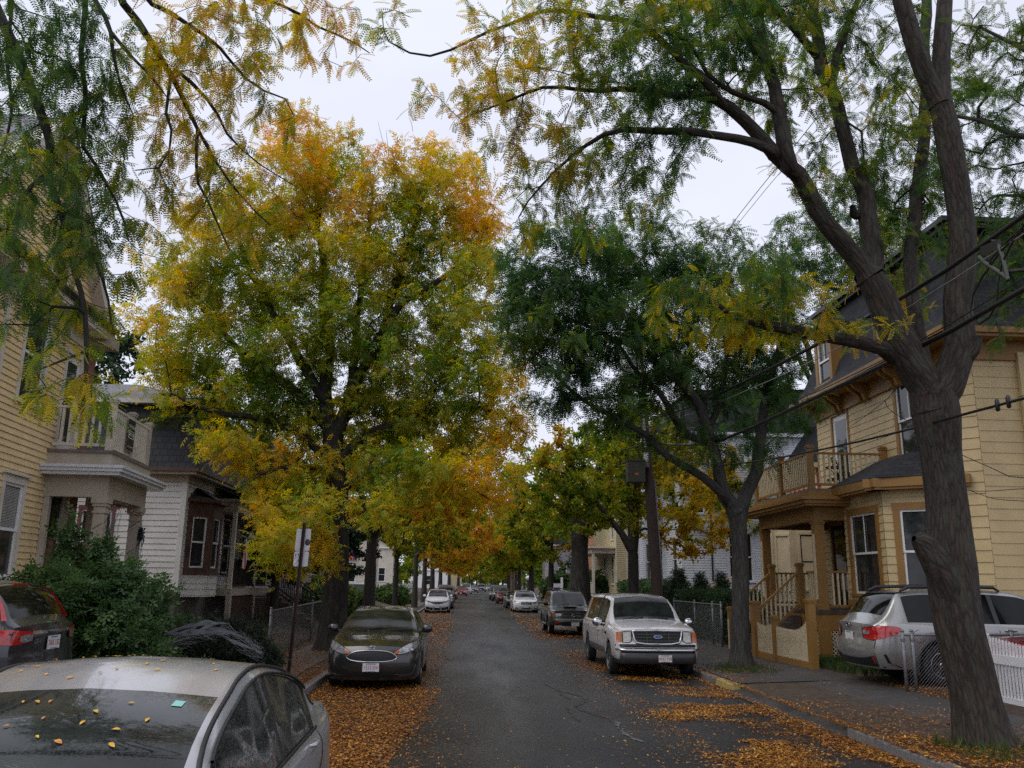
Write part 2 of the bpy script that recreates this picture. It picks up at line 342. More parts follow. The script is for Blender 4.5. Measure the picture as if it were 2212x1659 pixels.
def asphalt():
    m, nt, out = NT('asphalt'); v = coords(nt, 'Object'); 
    big = noise(nt, v, .35, 5, .6); fine = noise(nt, v, 55, 3, .7); patch = noise(nt, coords(nt, 'Object', (1, .22, 1)), .9, 4, .55)
    c = ramp(nt, big, [(.34, (.010, .010, .0102)), (.5, (.017, .0168, .0168)), (.66, (.028, .0275, .027))])
    c = mixc(nt, ramp(nt, fine, [(.5, (0, 0, 0)), (.75, (.35, .35, .35))]), c, (.06, .058, .056))
    c = mixc(nt, ramp(nt, patch, [(.55, (0, 0, 0)), (.72, (.5, .5, .5))]), c, (.052, .044, .034))
    vo = nt.nodes.new('ShaderNodeTexVoronoi'); vo.inputs['Scale'].default_value = 16; nt.links.new(v, vo.inputs['Vector'])
    c = mixc(nt, ramp(nt, vo.outputs['Distance'], [(.04, (.5, .5, .5)), (.08, (0, 0, 0))]), c, (.12, .115, .11))
    r = ramp(nt, patch, [(.3, (.30, .30, .30)), (.7, (.60, .60, .60))])
    b = pbsdf(nt, out, Base_Color=c, Roughness=r); b.inputs['Specular IOR Level'].default_value = .35; nt.links.new(bumpn(nt, noise(nt, v, 120, 3, .6), .15, .01), b.inputs['Normal']); return m
M['asphalt'] = asphalt()
M['walk'] = mat('worn asphalt pavement', (.052, .046, .042), .62, .25, 2, .35, 90, dirt=(.05, .042, .035), dscale=1.2, rvar=.12)
M['concrete'] = mat('concrete pavement', (.085, .075, .065), .7, .2, 2.5, .25, 80, dirt=(.08, .07, .06), dscale=1.5)
M['soil'] = mat('soil and leaf mould', (.05, .034, .022), .9, .45, 8, .6, 40, dirt=(.11, .055, .02), dscale=4)
M['crack'] = mat('tar crack sealant', (.012, .012, .012), .5, .3, 12); M['patchpale'] = mat('worn pale streak', (.10, .10, .10), .6, .4, 18)
M['grass'] = leafmat('grass blades', [(0, (.03, .06, .012)), (.6, (.06, .10, .02)), (1, (.16, .14, .04))], .25)
M['bush'] = leafmat('shrub leaves', [(0, (.026, .058, .022)), (.5, (.065, .12, .038)), (.85, (.11, .17, .042)), (1, (.25, .21, .04))], .3)
M['yew'] = leafmat('yew needles', [(0, (.008, .018, .008)), (.7, (.018, .035, .014)), (1, (.05, .04, .015))], .15)
# ---------------------------------------------------------------- foliage
def unit(v): return v/np.maximum(np.linalg.norm(v, axis=-1, keepdims=True), 1e-9)
def rhomb(c, d, l, w, n, fold=.0):
    """leaflet quad from base c along d, width along cross(n,d)"""
    c, d, n = np.array(c, float), np.array(d, float), np.array(n, float); s = np.cross(n, d); s = s/np.linalg.norm(s)
    return [c, c+d*l*.42+s*w*.5-n*fold*w, c+d*l, c+d*l*.42-s*w*.5-n*fold*w]
def tmpl_pinnate(pairs=9, ll=.2, lw=.062, droop=.28, rach=True):
    V = []
    for i in range(pairs):
        t = .14+.86*i/(pairs-1); c = np.array([t, 0, -droop*t*t]); d = np.array([1, 0, -2*droop*t]); d /= np.linalg.norm(d)
        k = (.75+.5*math.sin(math.pi*min(1, .15+.75*t)))*ll*.8
        for s in (-1, 1):
            dd = d*.42+np.array([0, s*.9, -.18]); dd /= np.linalg.norm(dd); V += rhomb(c, dd, k, lw, np.array([.1, 0, 1.0]), .12)
    if rach:
        for a, b in ((0, .5), (.5, 1)):
            p, q = np.array([a, 0, -droop*a*a]), np.array([b, 0, -droop*b*b]); s = np.array([0, .009, 0]); V += [p-s, q-s*.6, q+s*.6, p+s]
    return np.array(V)
def tmpl_ash(pairs=3, ll=.46, lw=.17, droop=.3):
    V = []
    for i in range(pairs):
        t = .3+.55*i/(max(1, pairs-1)); c = np.array([t, 0, -droop*t*t]); d = np.array([1, 0, -2*droop*t]); d /= np.linalg.norm(d)
        for s in (-1, 1):
            dd = d*.62+np.array([0, s*.75, -.35]); dd /= np.linalg.norm(dd); V += rhomb(c, dd, ll, lw, np.array([.2, s*-.2, 1.0]), .25)
    c = np.array([.9, 0, -droop*.81]); d = np.array([.8, 0, -.6]); V += rhomb(c, d, ll*1.1, lw, np.array([.5, 0, 1.0]), .25)
    return np.array(V)
def tmpl_tuft(n=6, l=.6, w=.3, seed=1):
    r = np.random.default_rng(seed); V = []
    for i in range(n):
        d = unit(r.normal(size=3)+np.array([.4, 0, -.1])); V += rhomb(r.normal(size=3)*.22, d, l*r.uniform(.7, 1.2), w, unit(np.cross(d, r.normal(size=3))), .1)
    return np.array(V)
T_PIN, T_PIN2, T_ASH, T_TUFT, T_TUFT2 = tmpl_pinnate(8, .23, .085), tmpl_pinnate(6, .26, .11), tmpl_ash(3, .48, .135), tmpl_tuft(), tmpl_tuft(4, .9, .42, 3)
T_SIMPLE = tmpl_tuft(5, .75, .30, 5); T_NEEDLE = tmpl_tuft(9, .8, .09, 8)
def frames(D, up_jit, N):
    """rotation matrices with x along D, z roughly up"""
    x = unit(D); z = np.tile([0, 0, 1.0], (N, 1))+rng.normal(size=(N, 3))*up_jit; y = unit(np.cross(z, x)); z = np.cross(x, y)
    return np.stack([x, y, z], axis=2)
def leaves(name, P, D, S, tmpl, tint, shade, mat_, parent, up_jit=.35, kind=None):
    N = len(P); Rm = frames(np.asarray(D, float), up_jit, N); k = len(tmpl)
    V = np.einsum('nij,kj->nki', Rm, tmpl)*np.asarray(S)[:, None, None]+np.asarray(P)[:, None, :]
    Fq = np.arange(N*k).reshape(-1, 4)
    t = np.repeat(np.clip(tint, 0, 1), k); s = np.repeat(shade, k)
    # small variation leaflet to leaflet
    j = np.repeat(rng.normal(0, .035, N*k//4), 4); t = np.clip(t+j, 0, 1)
    o = raw_mesh(name, V.reshape(-1, 3), Fq, mat_, parent, {'tint': t, 'shade': s})
    if kind: o['kind'] = kind
    return o
class Tree:
    def __init__(s): s.pos = np.zeros((60000, 3)); s.par = np.full(60000, -1); s.pl = np.zeros(60000); s.fix = np.zeros(60000); s.cnt = np.zeros(60000); s.n = 0; s.chains = []; s.att = np.ones(60000, bool)
    def node(s, p, par, fix=0, att=True):
        i = s.n; s.pos[i] = p; s.par[i] = par; s.fix[i] = fix; s.att[i] = att
        s.pl[i] = (s.pl[par]+np.linalg.norm(s.pos[i]-s.pos[par])) if par >= 0 else 0
        s.n += 1; return i
    def limb(s, pts, radii, start=None, step=.35, att_from=0.0, wob=.0):
        """polyline limb; start = node index to hang on (None: new root)"""
        P = np.array(pts, float); Rr = np.array(radii, float); L = np.r_[0, np.cumsum(np.linalg.norm(np.diff(P, axis=0), axis=1))]
        m = max(2, int(L[-1]/step)+1); t = np.linspace(0, L[-1], m)
        # Catmull-like smoothing through cubic interpolation per axis
        fs = [interp(list(zip(L, P[:, a]))) for a in range(3)]; Q = np.array([[f(x) for f in fs] for x in t])
        if wob: Q = Q+(np.stack([vnoise(Q*1.7+k*31.7) for k in range(3)], axis=1)-.5)*wob*np.minimum(1, np.minimum(t, L[-1]-t)/.5)[:, None]
        q = np.interp(t, L, Rr); par = -1 if start is None else start; ch = [] if start is None else [start]; ids = []
        for i in range(m):
            if i == 0 and start is not None and np.linalg.norm(Q[0]-s.pos[start]) < .02: continue
            par = s.node(Q[i], par, q[i], t[i] >= att_from*L[-1]); ch.append(par); ids.append(par)
        s.chains.append((ch, 'limb')); return ids
    def near(s, p): return int(np.argmin(((s.pos[:s.n]-np.array(p))**2).sum(1)))
    def grow(s, T, alpha=.25, seg=.4, lift=.15, curve=.35, droop=0.0):
        T = np.asarray(T, float)
        base = s.pos[:s.n].copy(); a0 = s.att[:s.n]
        d0 = np.array([np.sqrt(((base[a0]-t)**2).sum(1).min()) for t in T]); order = np.argsort(d0)
        for ti in order:
            p = T[ti]; n = s.n
            d = np.sqrt(((s.pos[:n]-p)**2).sum(1)); c = d+alpha*s.pl[:n]+(~s.att[:n])*1e3+np.where(s.pos[:n, 2] > p[2]+.5*d+.3, .5*d, 0)
            q = int(np.argmin(c)); L = d[q]
            if L < .12: continue
            pd = s.pos[q]-s.pos[s.par[q]] if s.par[q] >= 0 else np.array([0, 0, 1.0])
            pd = pd/(np.linalg.norm(pd)+1e-9); td = (p-s.pos[q])/L
            ctrl = s.pos[q]+(pd*curve+td*(1-curve))*L*.5+np.array([0, 0, lift*L*.5])+rng.normal(size=3)*.06*L
            m = max(2, int(round(L/seg))); par = q; ch = [q]
            for k in range(1, m+1):
                t = k/m; x = (1-t)**2*s.pos[q]+2*t*(1-t)*ctrl+t*t*p
                if k < m: x = x+rng.normal(size=3)*.028*min(L, 1.5)
                x[2] -= droop*t*t*min(L, 2.0)
                par = s.node(x, par); ch.append(par)
            s.chains.append((ch, 'twig'))
    def finish(s, rt=.006, ex=.5, rmax=.12):
        cnt = np.zeros(s.n); ch_n = np.zeros(s.n, int)
        for i in range(s.n):
            if s.par[i] >= 0: ch_n[s.par[i]] += 1
        for i in range(s.n-1, -1, -1):
            if ch_n[i] == 0: cnt[i] = 1
            if s.par[i] >= 0: cnt[s.par[i]] += cnt[i]
        r = rt*np.power(np.maximum(cnt, 1), ex); r = np.minimum(r, rmax); s.cnt = cnt
        for i in range(s.n):
            if s.fix[i] > 0: r[i] = s.fix[i]
            elif s.par[i] >= 0: r[i] = min(r[i], r[s.par[i]]*.92)
        s.r = np.maximum(r, .0035); return s
    def wood(s, name, mat_, parent, kbig=14, ksmall=3, minr=0.0, trunk_geo=None):
        VV, FF, UU = [], [], []; b = 0
        for ch, kind in s.chains:
            P = s.pos[ch]; rr = s.r[ch].copy()
            if kind == 'twig' and len(rr) > 1: rr[0] = min(rr[0], rr[1]*1.25)
            if kind == 'limb' and s.fix[ch[0]] > 0 and len(rr) > 1 and rr[0] > rr[1]*1.6: rr[0] = rr[1]*1.25
            if rr.max() < minr: continue
            m = rr.max(); k = kbig if m > .09 else (8 if m > .04 else (5 if m > .015 else ksmall))
            n = len(ch); d = np.empty_like(P); d[1:-1] = P[2:]-P[:-2]; d[0] = P[1]-P[0]; d[-1] = P[-1]-P[-2]; d = unit(d)
            ref = np.cross(d[0], [0.31, .9, .2]); ref /= np.linalg.norm(ref)+1e-9; v = np.empty((n, k, 3)); u = np.empty((n, k, 2))
            ang = 2*np.pi*np.arange(k)/k; ln = np.r_[0, np.cumsum(np.linalg.norm(np.diff(P, axis=0), axis=1))]
            for i in range(n):
                ref = ref-d[i]*ref.dot(d[i]); ref /= np.linalg.norm(ref)+1e-9; bi = np.cross(d[i], ref)
                rad = rr[i]
                if m > .09:
                    jit = 1+(vnoise(np.stack([np.cos(ang)*1.6, np.sin(ang)*1.6, np.full(k, ln[i]*.9+b*.01)], 1))-.5)*.26
                    rad = rr[i]*jit[:, None]
                v[i] = P[i]+(np.cos(ang)[:, None]*ref+np.sin(ang)[:, None]*bi)*rad
                u[i, :, 0] = np.arange(k)/k*2*np.pi*max(m*.8, .05); u[i, :, 1] = ln[i]
            idx = b+np.arange(n*k).reshape(n, k); nx = np.roll(idx, -1, axis=1)
            FF.append(np.stack([idx[:-1], nx[:-1], nx[1:], idx[1:]], axis=2).reshape(-1, 4)); VV.append(v.reshape(-1, 3)); UU.append(u.reshape(-1, 2)); b += n*k
        return raw_mesh(name, np.concatenate(VV), np.concatenate(FF), mat_, parent, uv=np.concatenate(UU), smooth=True)
    def leafpos(s, per=3, rcut=.014, spread=.10, skip=0.0):
        """points and directions for leaves on thin wood"""
        idx = np.array([i for i in range(s.n) if s.r[i] < rcut and s.par[i] >= 0 and s.fix[i] == 0])
        if skip: idx = idx[rng.random(len(idx)) > skip]
        i = np.repeat(idx, per); t = rng.random(len(i))[:, None]
        a, c = s.pos[s.par[i]], s.pos[i]; P = a+(c-a)*t+rng.normal(size=(len(i), 3))*spread*.3
        D = unit(c-a)*.5+unit(rng.normal(size=(len(i), 3)))*.9
        return P, D
def blob(x, y, rx, ry, Y, n, dz=None, tint=None, shell=.0):
    """points in an ellipsoid seen at photo pixel (x, y), at distance Y along the road"""
    c = atY(x, y, Y); dep = (c-CC)@CF; a, b = rx*KD*dep/FPX, ry*KD*dep/FPX; dz = (a*.9 if dz is None else dz)
    u = unit(rng.normal(size=(n, 3)))*(shell+(1-shell)*rng.random((n, 1))**(1/3.0))
    return c+u[:, :1]*CR*a+u[:, 1:2]*CU*b+u[:, 2:]*np.array([0, 1.0, 0])*dz
def limbpx(pts, Y):
    """photo polyline -> world; Y number or list"""
    n = len(pts); Ys = [Y]*n if not hasattr(Y, '__len__') else list(np.interp(np.linspace(0, 1, n), np.linspace(0, 1, len(Y)), Y))
    return [atY(p[0], p[1], q) for p, q in zip(pts, Ys)]
def shade_of(N, P, sc_=.9, amp=.35):
    return np.clip(.95+amp*(vnoise(P*sc_)-.5)*2*.6+rng.normal(0, .12, N), .35, 1.35)
# ---------------------------------------------------------------- the trees of the photograph
def add_tree(root_label, base, T, bark, leafm, tmpl, size, tintf, per=3, rcut=.014, droopd=.5, up_jit=.35, name='street_tree', cat='tree', group=None, minr=0, skip=0, kbig=14, rt=.006, ex=.5, spread=.1, rmax=.12, var=.09, dk=1.0):
    root = thing(name, root_label, cat, base, 0, group)
    T.finish(rt, ex, rmax)
    T.wood('trunk', bark, root, kbig, 3, minr)
    P, D = T.leafpos(per, rcut, spread, skip); D = D+np.array([0, 0, -droopd]); N = len(P)
    S = size*rng.uniform(.72, 1.25, N)
    ti, sh = tintf(P), shade_of(N, P)*dk
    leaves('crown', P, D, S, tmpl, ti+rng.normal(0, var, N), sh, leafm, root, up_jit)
    return root, N
# --- T1: the big honey locust with the leaning grey trunk, right foreground
def tree_near_right():
    Y0 = 10.7; t = Tree()
    w = lambda d, Y=Y0: d*KD*(Y*1.08)/FPX/2
    tr = [(2140, 1655), (2128, 1600), (2112, 1518), (2090, 1420), (2070, 1340), (2052, 1221), (2044, 1072), (2032, 979), (2021, 900), (2012, 850)]
    rad = [w(150), w(108), w(91), w(90), w(92), w(96), w(82), w(82), w(96), w(92)]
    P = limbpx(tr, Y0); P[0][2] = .05
    ids = t.limb(P, rad, None, .12, 2); fork = ids[-1]; f2 = ids[-3]
    A = t.limb(limbpx([(2005, 840), (1967, 780), (1921, 690), (1898, 632), (1880, 598)], [10.7, 10.6]), [w(74), w(74), w(66), w(62), w(60)], f2, .15, 2)
    a0 = A[-1]
    A1 = t.limb(limbpx([(1866, 580), (1804, 515), (1765, 447), (1731, 384), (1705, 360), (1657, 320), (1600, 259), (1563, 227), (1491, 202), (1438, 202), (1317, 194), (1180, 190), (1080, 228), (1010, 250)], [10.6, 9.9, 9.3]), [w(42), w(40), w(38), w(36), w(34), w(29), w(25), w(23), w(17), w(14), w(10), w(7), w(4), w(2.5)], a0, .25, .5, .10)
    A2 = t.limb(limbpx([(1660, 322), (1615, 303), (1580, 295), (1519, 289), (1438, 283), (1369, 279), (1316, 285), (1240, 330), (1150, 420), (1120, 470)], [9.9, 9.4, 10.5]), [w(20), w(19), w(18), w(16), w(14), w(12), w(10), w(7), w(4), w(2.5)], t.near(atY(1660, 322, 9.9)), .25, .2, .08)
    A3 = t.limb(limbpx([(1563, 227), (1499, 154), (1414, 81), (1341, 40), (1200, 20), (1080, 60), (900, 120), (840, 90)], [9.6, 9.2, 8.6]), [w(18), w(16), w(13), w(11), w(8), w(6), w(4), w(2.5)], t.near(atY(1563, 227, 9.6)), .25, .2, .10)
    Cc = t.limb(limbpx([(1707, 362), (1690, 310), (1681, 243), (1673, 195), (1653, 134), (1645, 61), (1640, -20), (1620, -150), (1560, -330)], [10, 10.4]), [w(34), w(32), w(30), w(27), w(24), w(20), w(17), w(12), w(5)], t.near(atY(1707, 362, 10.0)), .25, .2, .08)
    t.limb(limbpx([(1681, 243), (1640, 215), (1590, 205), (1530, 170), (1480, 90), (1400, 60)], [10.1, 9.3]), [w(16), w(14), w(11), w(9), w(6), w(3)], t.near(atY(1681, 243, 10.1)), .25, .2, .1)
    t.limb(limbpx([(1655, 140), (1625, 110), (1600, 60), (1560, -20), (1480, -120)], [10.2, 9.5]), [w(17), w(15), w(12), w(9), w(3)], t.near(atY(1655, 140, 10.2)), .25, .2, .1)
    B = t.limb(limbpx([(1884, 590), (1886, 545), (1876, 483), (1878, 428), (1847, 364), (1823, 284), (1798, 202), (1774, 134), (1762, 61), (1760, -20), (1750, -160), (1700, -380)], [10.7, 11.2]), [w(44), w(42), w(42), w(38), w(36), w(33), w(31), w(30), w(27), w(23), w(17), w(6)], a0, .22, .3, .08)
    t.limb(limbpx([(1797, 200), (1806, 121), (1827, 61), (1855, 0), (1890, -100), (1900, -200)], [11, 11.6]), [w(20), w(18), w(16), w(14), w(9), w(4)], t.near(atY(1797, 200, 11)), .25, .2, .05)
    t.limb(limbpx([(1770, 128), (1721, 73), (1690, 40), (1668, 0), (1640, -70), (1560, -160)], [11, 10.4]), [w(19), w(16), w(14), w(12), w(8), w(3)], t.near(atY(1770, 128, 11)), .25, .2, .05)
    D = t.limb(limbpx([(2008, 842), (1992, 740), (1974, 640), (1964, 575), (1972, 510), (1984, 420), (1990, 340), (1992, 283), (1998, 150), (2000, 40), (2000, -60), (1980, -260)], [10.9, 11.8, 12.0]), [w(34), w(34), w(32), w(31), w(30), w(30), w(28), w(27), w(26), w(26), w(18), w(6)], fork, .25, .35, .12)
    E = t.limb(limbpx([(2030, 860), (2060, 794), (2074, 741), (2068, 662), (2076, 582), (2080, 503), (2070, 424), (2064, 384), (2045, 283), (2032, 228)], [10.65, 10.3]), [w(78), w(64), w(62), w(56), w(58), w(57), w(54), w(54), w(54), w(50)], fork, .15, 2)
    e0 = E[-1]
    t.limb(limbpx([(2022, 205), (2000, 162), (1972, 81), (1948, 0), (1920, -100), (1840, -260)], [10.3, 10.0]), [w(42), w(41), w(40), w(38), w(26), w(8)], e0, .2, .45)
    t.limb(limbpx([(2034, 200), (2035, 121), (2037, 60), (2040, 0), (2050, -120), (2090, -300)], [10.3, 10.6]), [w(38), w(37), w(36), w(33), w(24), w(8)], e0, .2, .45)
    Fb = t.limb(limbpx([(1925, 770), (1905, 752), (1868, 745), (1804, 733), (1745, 723), (1685, 707), (1646, 701), (1590, 690), (1540, 650), (1500, 600)], [10.7, 10.2, 9.6]), [w(34), w(32), w(28), w(26), w(24), w(21), w(18), w(12), w(7), w(3)], t.near(atY(1945, 745, 10.65)), .2, .45, .05)
    # a short burr on the street side of the trunk
    t.limb(limbpx([(2072, 1345), (2050, 1275), (2022, 1215), (1998, 1180), (1984, 1166), (1974, 1163)], [10.66, 10.5]), [w(50), w(62), w(58), w(46), w(32), w(10)], t.near(atY(2074, 1360, 10.7)), .08, 2)
    t.limb(limbpx([(2090, 770), (2108, 745), (2113, 725)], [10.5, 10.4]), [w(34), w(24), w(15)], t.near(atY(2072, 760, 10.45)), .1, 2)
    t.limb(limbpx([(1860, 460), (1845, 465), (1842, 445)], [10.9, 10.7]), [w(24), w(20), w(12)], t.near(atY(1872, 480, 10.9)), .1, 2)
    G = []
    for x, y, rx, ry, Y, n in ((1000, 250, 130, 80, 9.4, 24), (1130, 190, 170, 110, 9.3, 58), (1120, 90, 190, 70, 8.9, 50), (930, 60, 130, 45, 8.7, 20), (1320, 180, 150, 120, 9.3, 70), (1300, 60, 160, 70, 9.2, 62), (1450, 120, 140, 110, 9.6, 85),
                               (1560, 130, 120, 110, 10, 85), (1600, 10, 170, 60, 10.2, 75), (1480, 10, 160, 50, 9.6, 55), (1700, 130, 80, 130, 10.6, 55), (1780, 60, 110, 110, 11.2, 60), (1880, 110, 80, 110, 11.4, 38), (1250, 330, 190, 90, 9.8, 42),
                               (1420, 240, 130, 60, 9.6, 24), (1190, 430, 110, 110, 10.3, 30), (1300, 430, 120, 70, 10.2, 22), (1440, 380, 90, 80, 10, 18), (1960, 330, 90, 210, 12, 60), (1900, 420, 90, 110, 11.6, 34), (1880, 560, 50, 60, 11.2, 12), (1800, 300, 60, 160, 11, 14),
                               (1540, 640, 150, 90, 9.9, 46), (1700, 680, 140, 60, 10, 34), (1640, 620, 90, 60, 9.8, 18), (1850, 720, 70, 40, 10.4, 9), (1620, -120, 420, 130, 10.2, 110), (1230, 130, 200, 90, 9.0, 40), (1960, 480, 60, 120, 12, 24), (1840, 250, 70, 120, 11, 24), (1740, 250, 60, 90, 10.4, 16), (1890, 330, 70, 120, 11.2, 26), (1985, 420, 50, 110, 12, 22), (1930, 520, 50, 70, 11.8, 14), (2010, 560, 40, 80, 11.5, 12), (1760, 400, 60, 60, 10.4, 10), (1940, 200, 60, 90, 11.6, 16), (1960, 90, 70, 120, 11.8, 18), (1990, 640, 50, 90, 11.6, 10), (2010, 160, 60, 100, 10.6, 6)):
        G.append(blob(x, y, rx, ry, Y, n, 1.25))
    t.grow(np.concatenate([g if i > 4 else g[::2] for i, g in enumerate(G)]), .12, .28, .08, .4, .10)
    def tint(P):
        d = (P-CC)@CF; px = ((P-CC)@CR/d*FPX+512)/KD; py = (384-(P-CC)@CU/d*FPX)/KD
        far = np.clip((1480-px)/450, 0, 1)
        return np.clip(.30+.28*far+.45*(vnoise(P*1.15)-.5)+.20*np.clip((py-380)/400, 0, 1), 0, .80)
    return add_tree('tall honey locust with a leaning furrowed trunk forking into several limbs, right foreground', P[0]*np.array([1, 1, 0]), t, M['bark_big'], M['leaf_loc'], T_PIN, .19, tint, var=.13, per=6, rcut=.012, droopd=.45, kbig=26, rt=.0042, ex=.5, rmax=.05)
# --- T0: the honey locust whose branches hang into the picture from the upper left
def tree_over_left():
    t = Tree(); Y = 7.6
    ids = t.limb([(-4.7, 5.0, 0), (-4.68, 5.1, 2.2), (-4.65, 5.3, 4.4), (-4.6, 5.6, 6.0)], [.33, .26, .24, .22], None, .4, 2)
    top = ids[-1]; k = .3472
    def hang(pts, w0, w1, Ys, arch, base=None, wob=.05):
        Q = limbpx(pts, Ys)
        n = len(Q); rad = list(np.linspace(w0*1.25, w1*1.2, n)*KD*8.2/FPX/2)
        pre = []
        if base is None: pre = [np.array(a) for a in arch]
        P = pre+Q; r = list(np.linspace(.10, rad[0]*1.1, len(pre)))+rad
        return t.limb(P, r, top if base is None else t.near(Q[0]), .2, .25, wob)
    T_ = lambda pts: [(a*k, b*k) for a, b in pts]
    arch1 = [(-4.75, 6.0, 7.2), (-4.6, 6.8, 8.0)]
    hang([(-20, -30)]+T_([(0, 100), (100, 300), (160, 480), (220, 650), (290, 830), (320, 1000)])+[(104, 375), (118, 427), (138, 480), (159, 569), (178, 640), (185, 700), (186, 770), (185, 840), (168, 890), (155, 920)], 19, 4, [7.4, 7.4, 7.2, 7.0], arch1)
    hang([(185, -20)]+T_([(530, 60), (510, 300), (530, 600), (515, 900), (590, 1010), (690, 1190), (760, 1350), (800, 1500)]), 11, 3, [7.6, 7.9], [(-4.5, 6.1, 7.6), (-3.7, 7.0, 8.7)])
    hang([(195, -20)]+T_([(590, 0), (690, 200), (720, 340), (760, 540), (830, 720)]), 11, 2.5, [7.8, 7.6], [(-4.5, 6.2, 7.7), (-3.6, 7.1, 8.8)])
    hang(T_([(690, 200), (830, 360), (960, 500), (1050, 620)]), 8, 2, [7.75, 7.6], None, 1)
    hang([(250, -20)]+T_([(740, 0), (880, 180), (970, 330), (1060, 480), (1150, 650), (1230, 800), (1310, 950), (1400, 1110), (1500, 1230), (1680, 1400)]), 15, 2.5, [7.6, 8.2, 8.4], [(-4.4, 6.1, 7.8), (-3.2, 7.0, 8.9)])
    hang(T_([(1060, 480), (1040, 700), (1070, 850), (980, 1050), (840, 1060)]), 7, 2, [7.9, 7.7], None, 1)
    hang(T_([(1230, 800), (1210, 1100), (1300, 1280), (1380, 1450), (1430, 1560)]), 7, 2, [8.15, 8.0], None, 1)
    hang([(300, -15)]+T_([(900, 0), (1050, 80), (1200, 190), (1330, 280), (1430, 380), (1530, 480), (1640, 560), (1780, 620), (1830, 720)]), 11, 2, [7.8, 8.3], [(-4.3, 6.0, 7.9), (-2.8, 7.0, 9.0)])
    hang(T_([(1090, 430), (1250, 570), (1350, 680), (1420, 830), (1500, 920), (1600, 1010), (1840, 1160)]), 8, 2, [7.95, 8.3], None, 1)
    hang([(520, -15)]+T_([(1600, -20), (1860, 80), (1980, 170), (2100, 220), (2212, 270), (2300, 330)]), 7, 2, [8.0, 8.4], [(-4.2, 6.0, 8.0), (-2.2, 7.0, 9.3)])
    hang([(104, 375)]+[(60, 410), (25, 470), (5, 520)], 10, 3, [7.3, 7.1], None, 1)
    hang([(170, 665), (120, 660), (95, 690), (50, 705), (10, 700)], 6, 2, [7.1, 7.0], None, 1)
    hang([(140, 485), (185, 520), (215, 580), (235, 650), (240, 700)], 8, 2.5, [7.2, 7.2], None, 1)
    hang([(183, 760), (150, 790), (110, 795), (80, 800)], 5, 2, [7.0, 6.9], None, 1)
    hang([(20, -20), (15, 120), (20, 260), (5, 330)], 7, 3, [7.2, 7.0], [(-4.8, 6.0, 7.2), (-4.7, 6.6, 7.8)])
    G = []
    for x, y, rx, ry, Yb, n in ((40, 80, 90, 120, 7.3, 62), (150, 100, 110, 140, 7.5, 95), (80, 250, 110, 130, 7.2, 82), (200, 260, 80, 150, 7.7, 62), (60, 400, 100, 110, 7.1, 62), (160, 430, 90, 110, 7.3, 42), (110, 560, 130, 110, 7.1, 56), (210, 580, 70, 120, 7.2, 22),
                                (60, 660, 90, 70, 7.0, 22), (190, 770, 60, 90, 7.0, 14), (140, 840, 90, 60, 7.0, 24), (190, 890, 60, 40, 7.0, 10), (250, 380, 60, 90, 7.9, 18), (260, 80, 60, 90, 7.7, 26), (330, 120, 80, 110, 7.9, 34), (360, 260, 90, 90, 8, 30), (440, 70, 140, 60, 7.9, 62),
                                (430, 170, 90, 80, 8.1, 26), (470, 290, 90, 80, 8.2, 28), (420, 400, 90, 90, 8.2, 36), (520, 400, 70, 60, 8.3, 17), (540, 180, 80, 50, 8.2, 14), (610, 230, 50, 50, 8.3, 12), (560, 40, 90, 50, 8, 36), (490, 480, 80, 60, 8.2, 15), (300, 330, 60, 60, 7.9, 10), (340, 480, 60, 70, 7.9, 10), (260, 520, 60, 70, 7.5, 10),
                                (660, 45, 100, 35, 8.2, 18), (740, 85, 60, 40, 8.3, 12), (640, 10, 80, 25, 8.2, 12), (40, 480, 70, 60, 6.9, 16)):
        G.append(blob(x, y, rx, ry, Yb, n, .8))
    t.grow(np.concatenate(G), .05, .22, .05, .45, .12)
    def tint(P):
        d = (P-CC)@CF; px = ((P-CC)@CR/d*FPX+512)/KD; py = (384-(P-CC)@CU/d*FPX)/KD
        return np.clip(.27+.36*np.clip((px-225)/130, 0, 1)+.36*(vnoise(P*1.9)-.45)+.14*np.clip((py-500)/350, 0, 1)*(px < 320), 0, .86)
    return add_tree('honey locust with feathery green and gold branches hanging in from the upper left', (-4.7, 5.0, 0), t, M['bark'], M['leaf_loc'], T_PIN, .165, tint, var=.12, per=4, rcut=.010, droopd=.75, rt=.0034, ex=.5, rmax=.02, spread=.05)
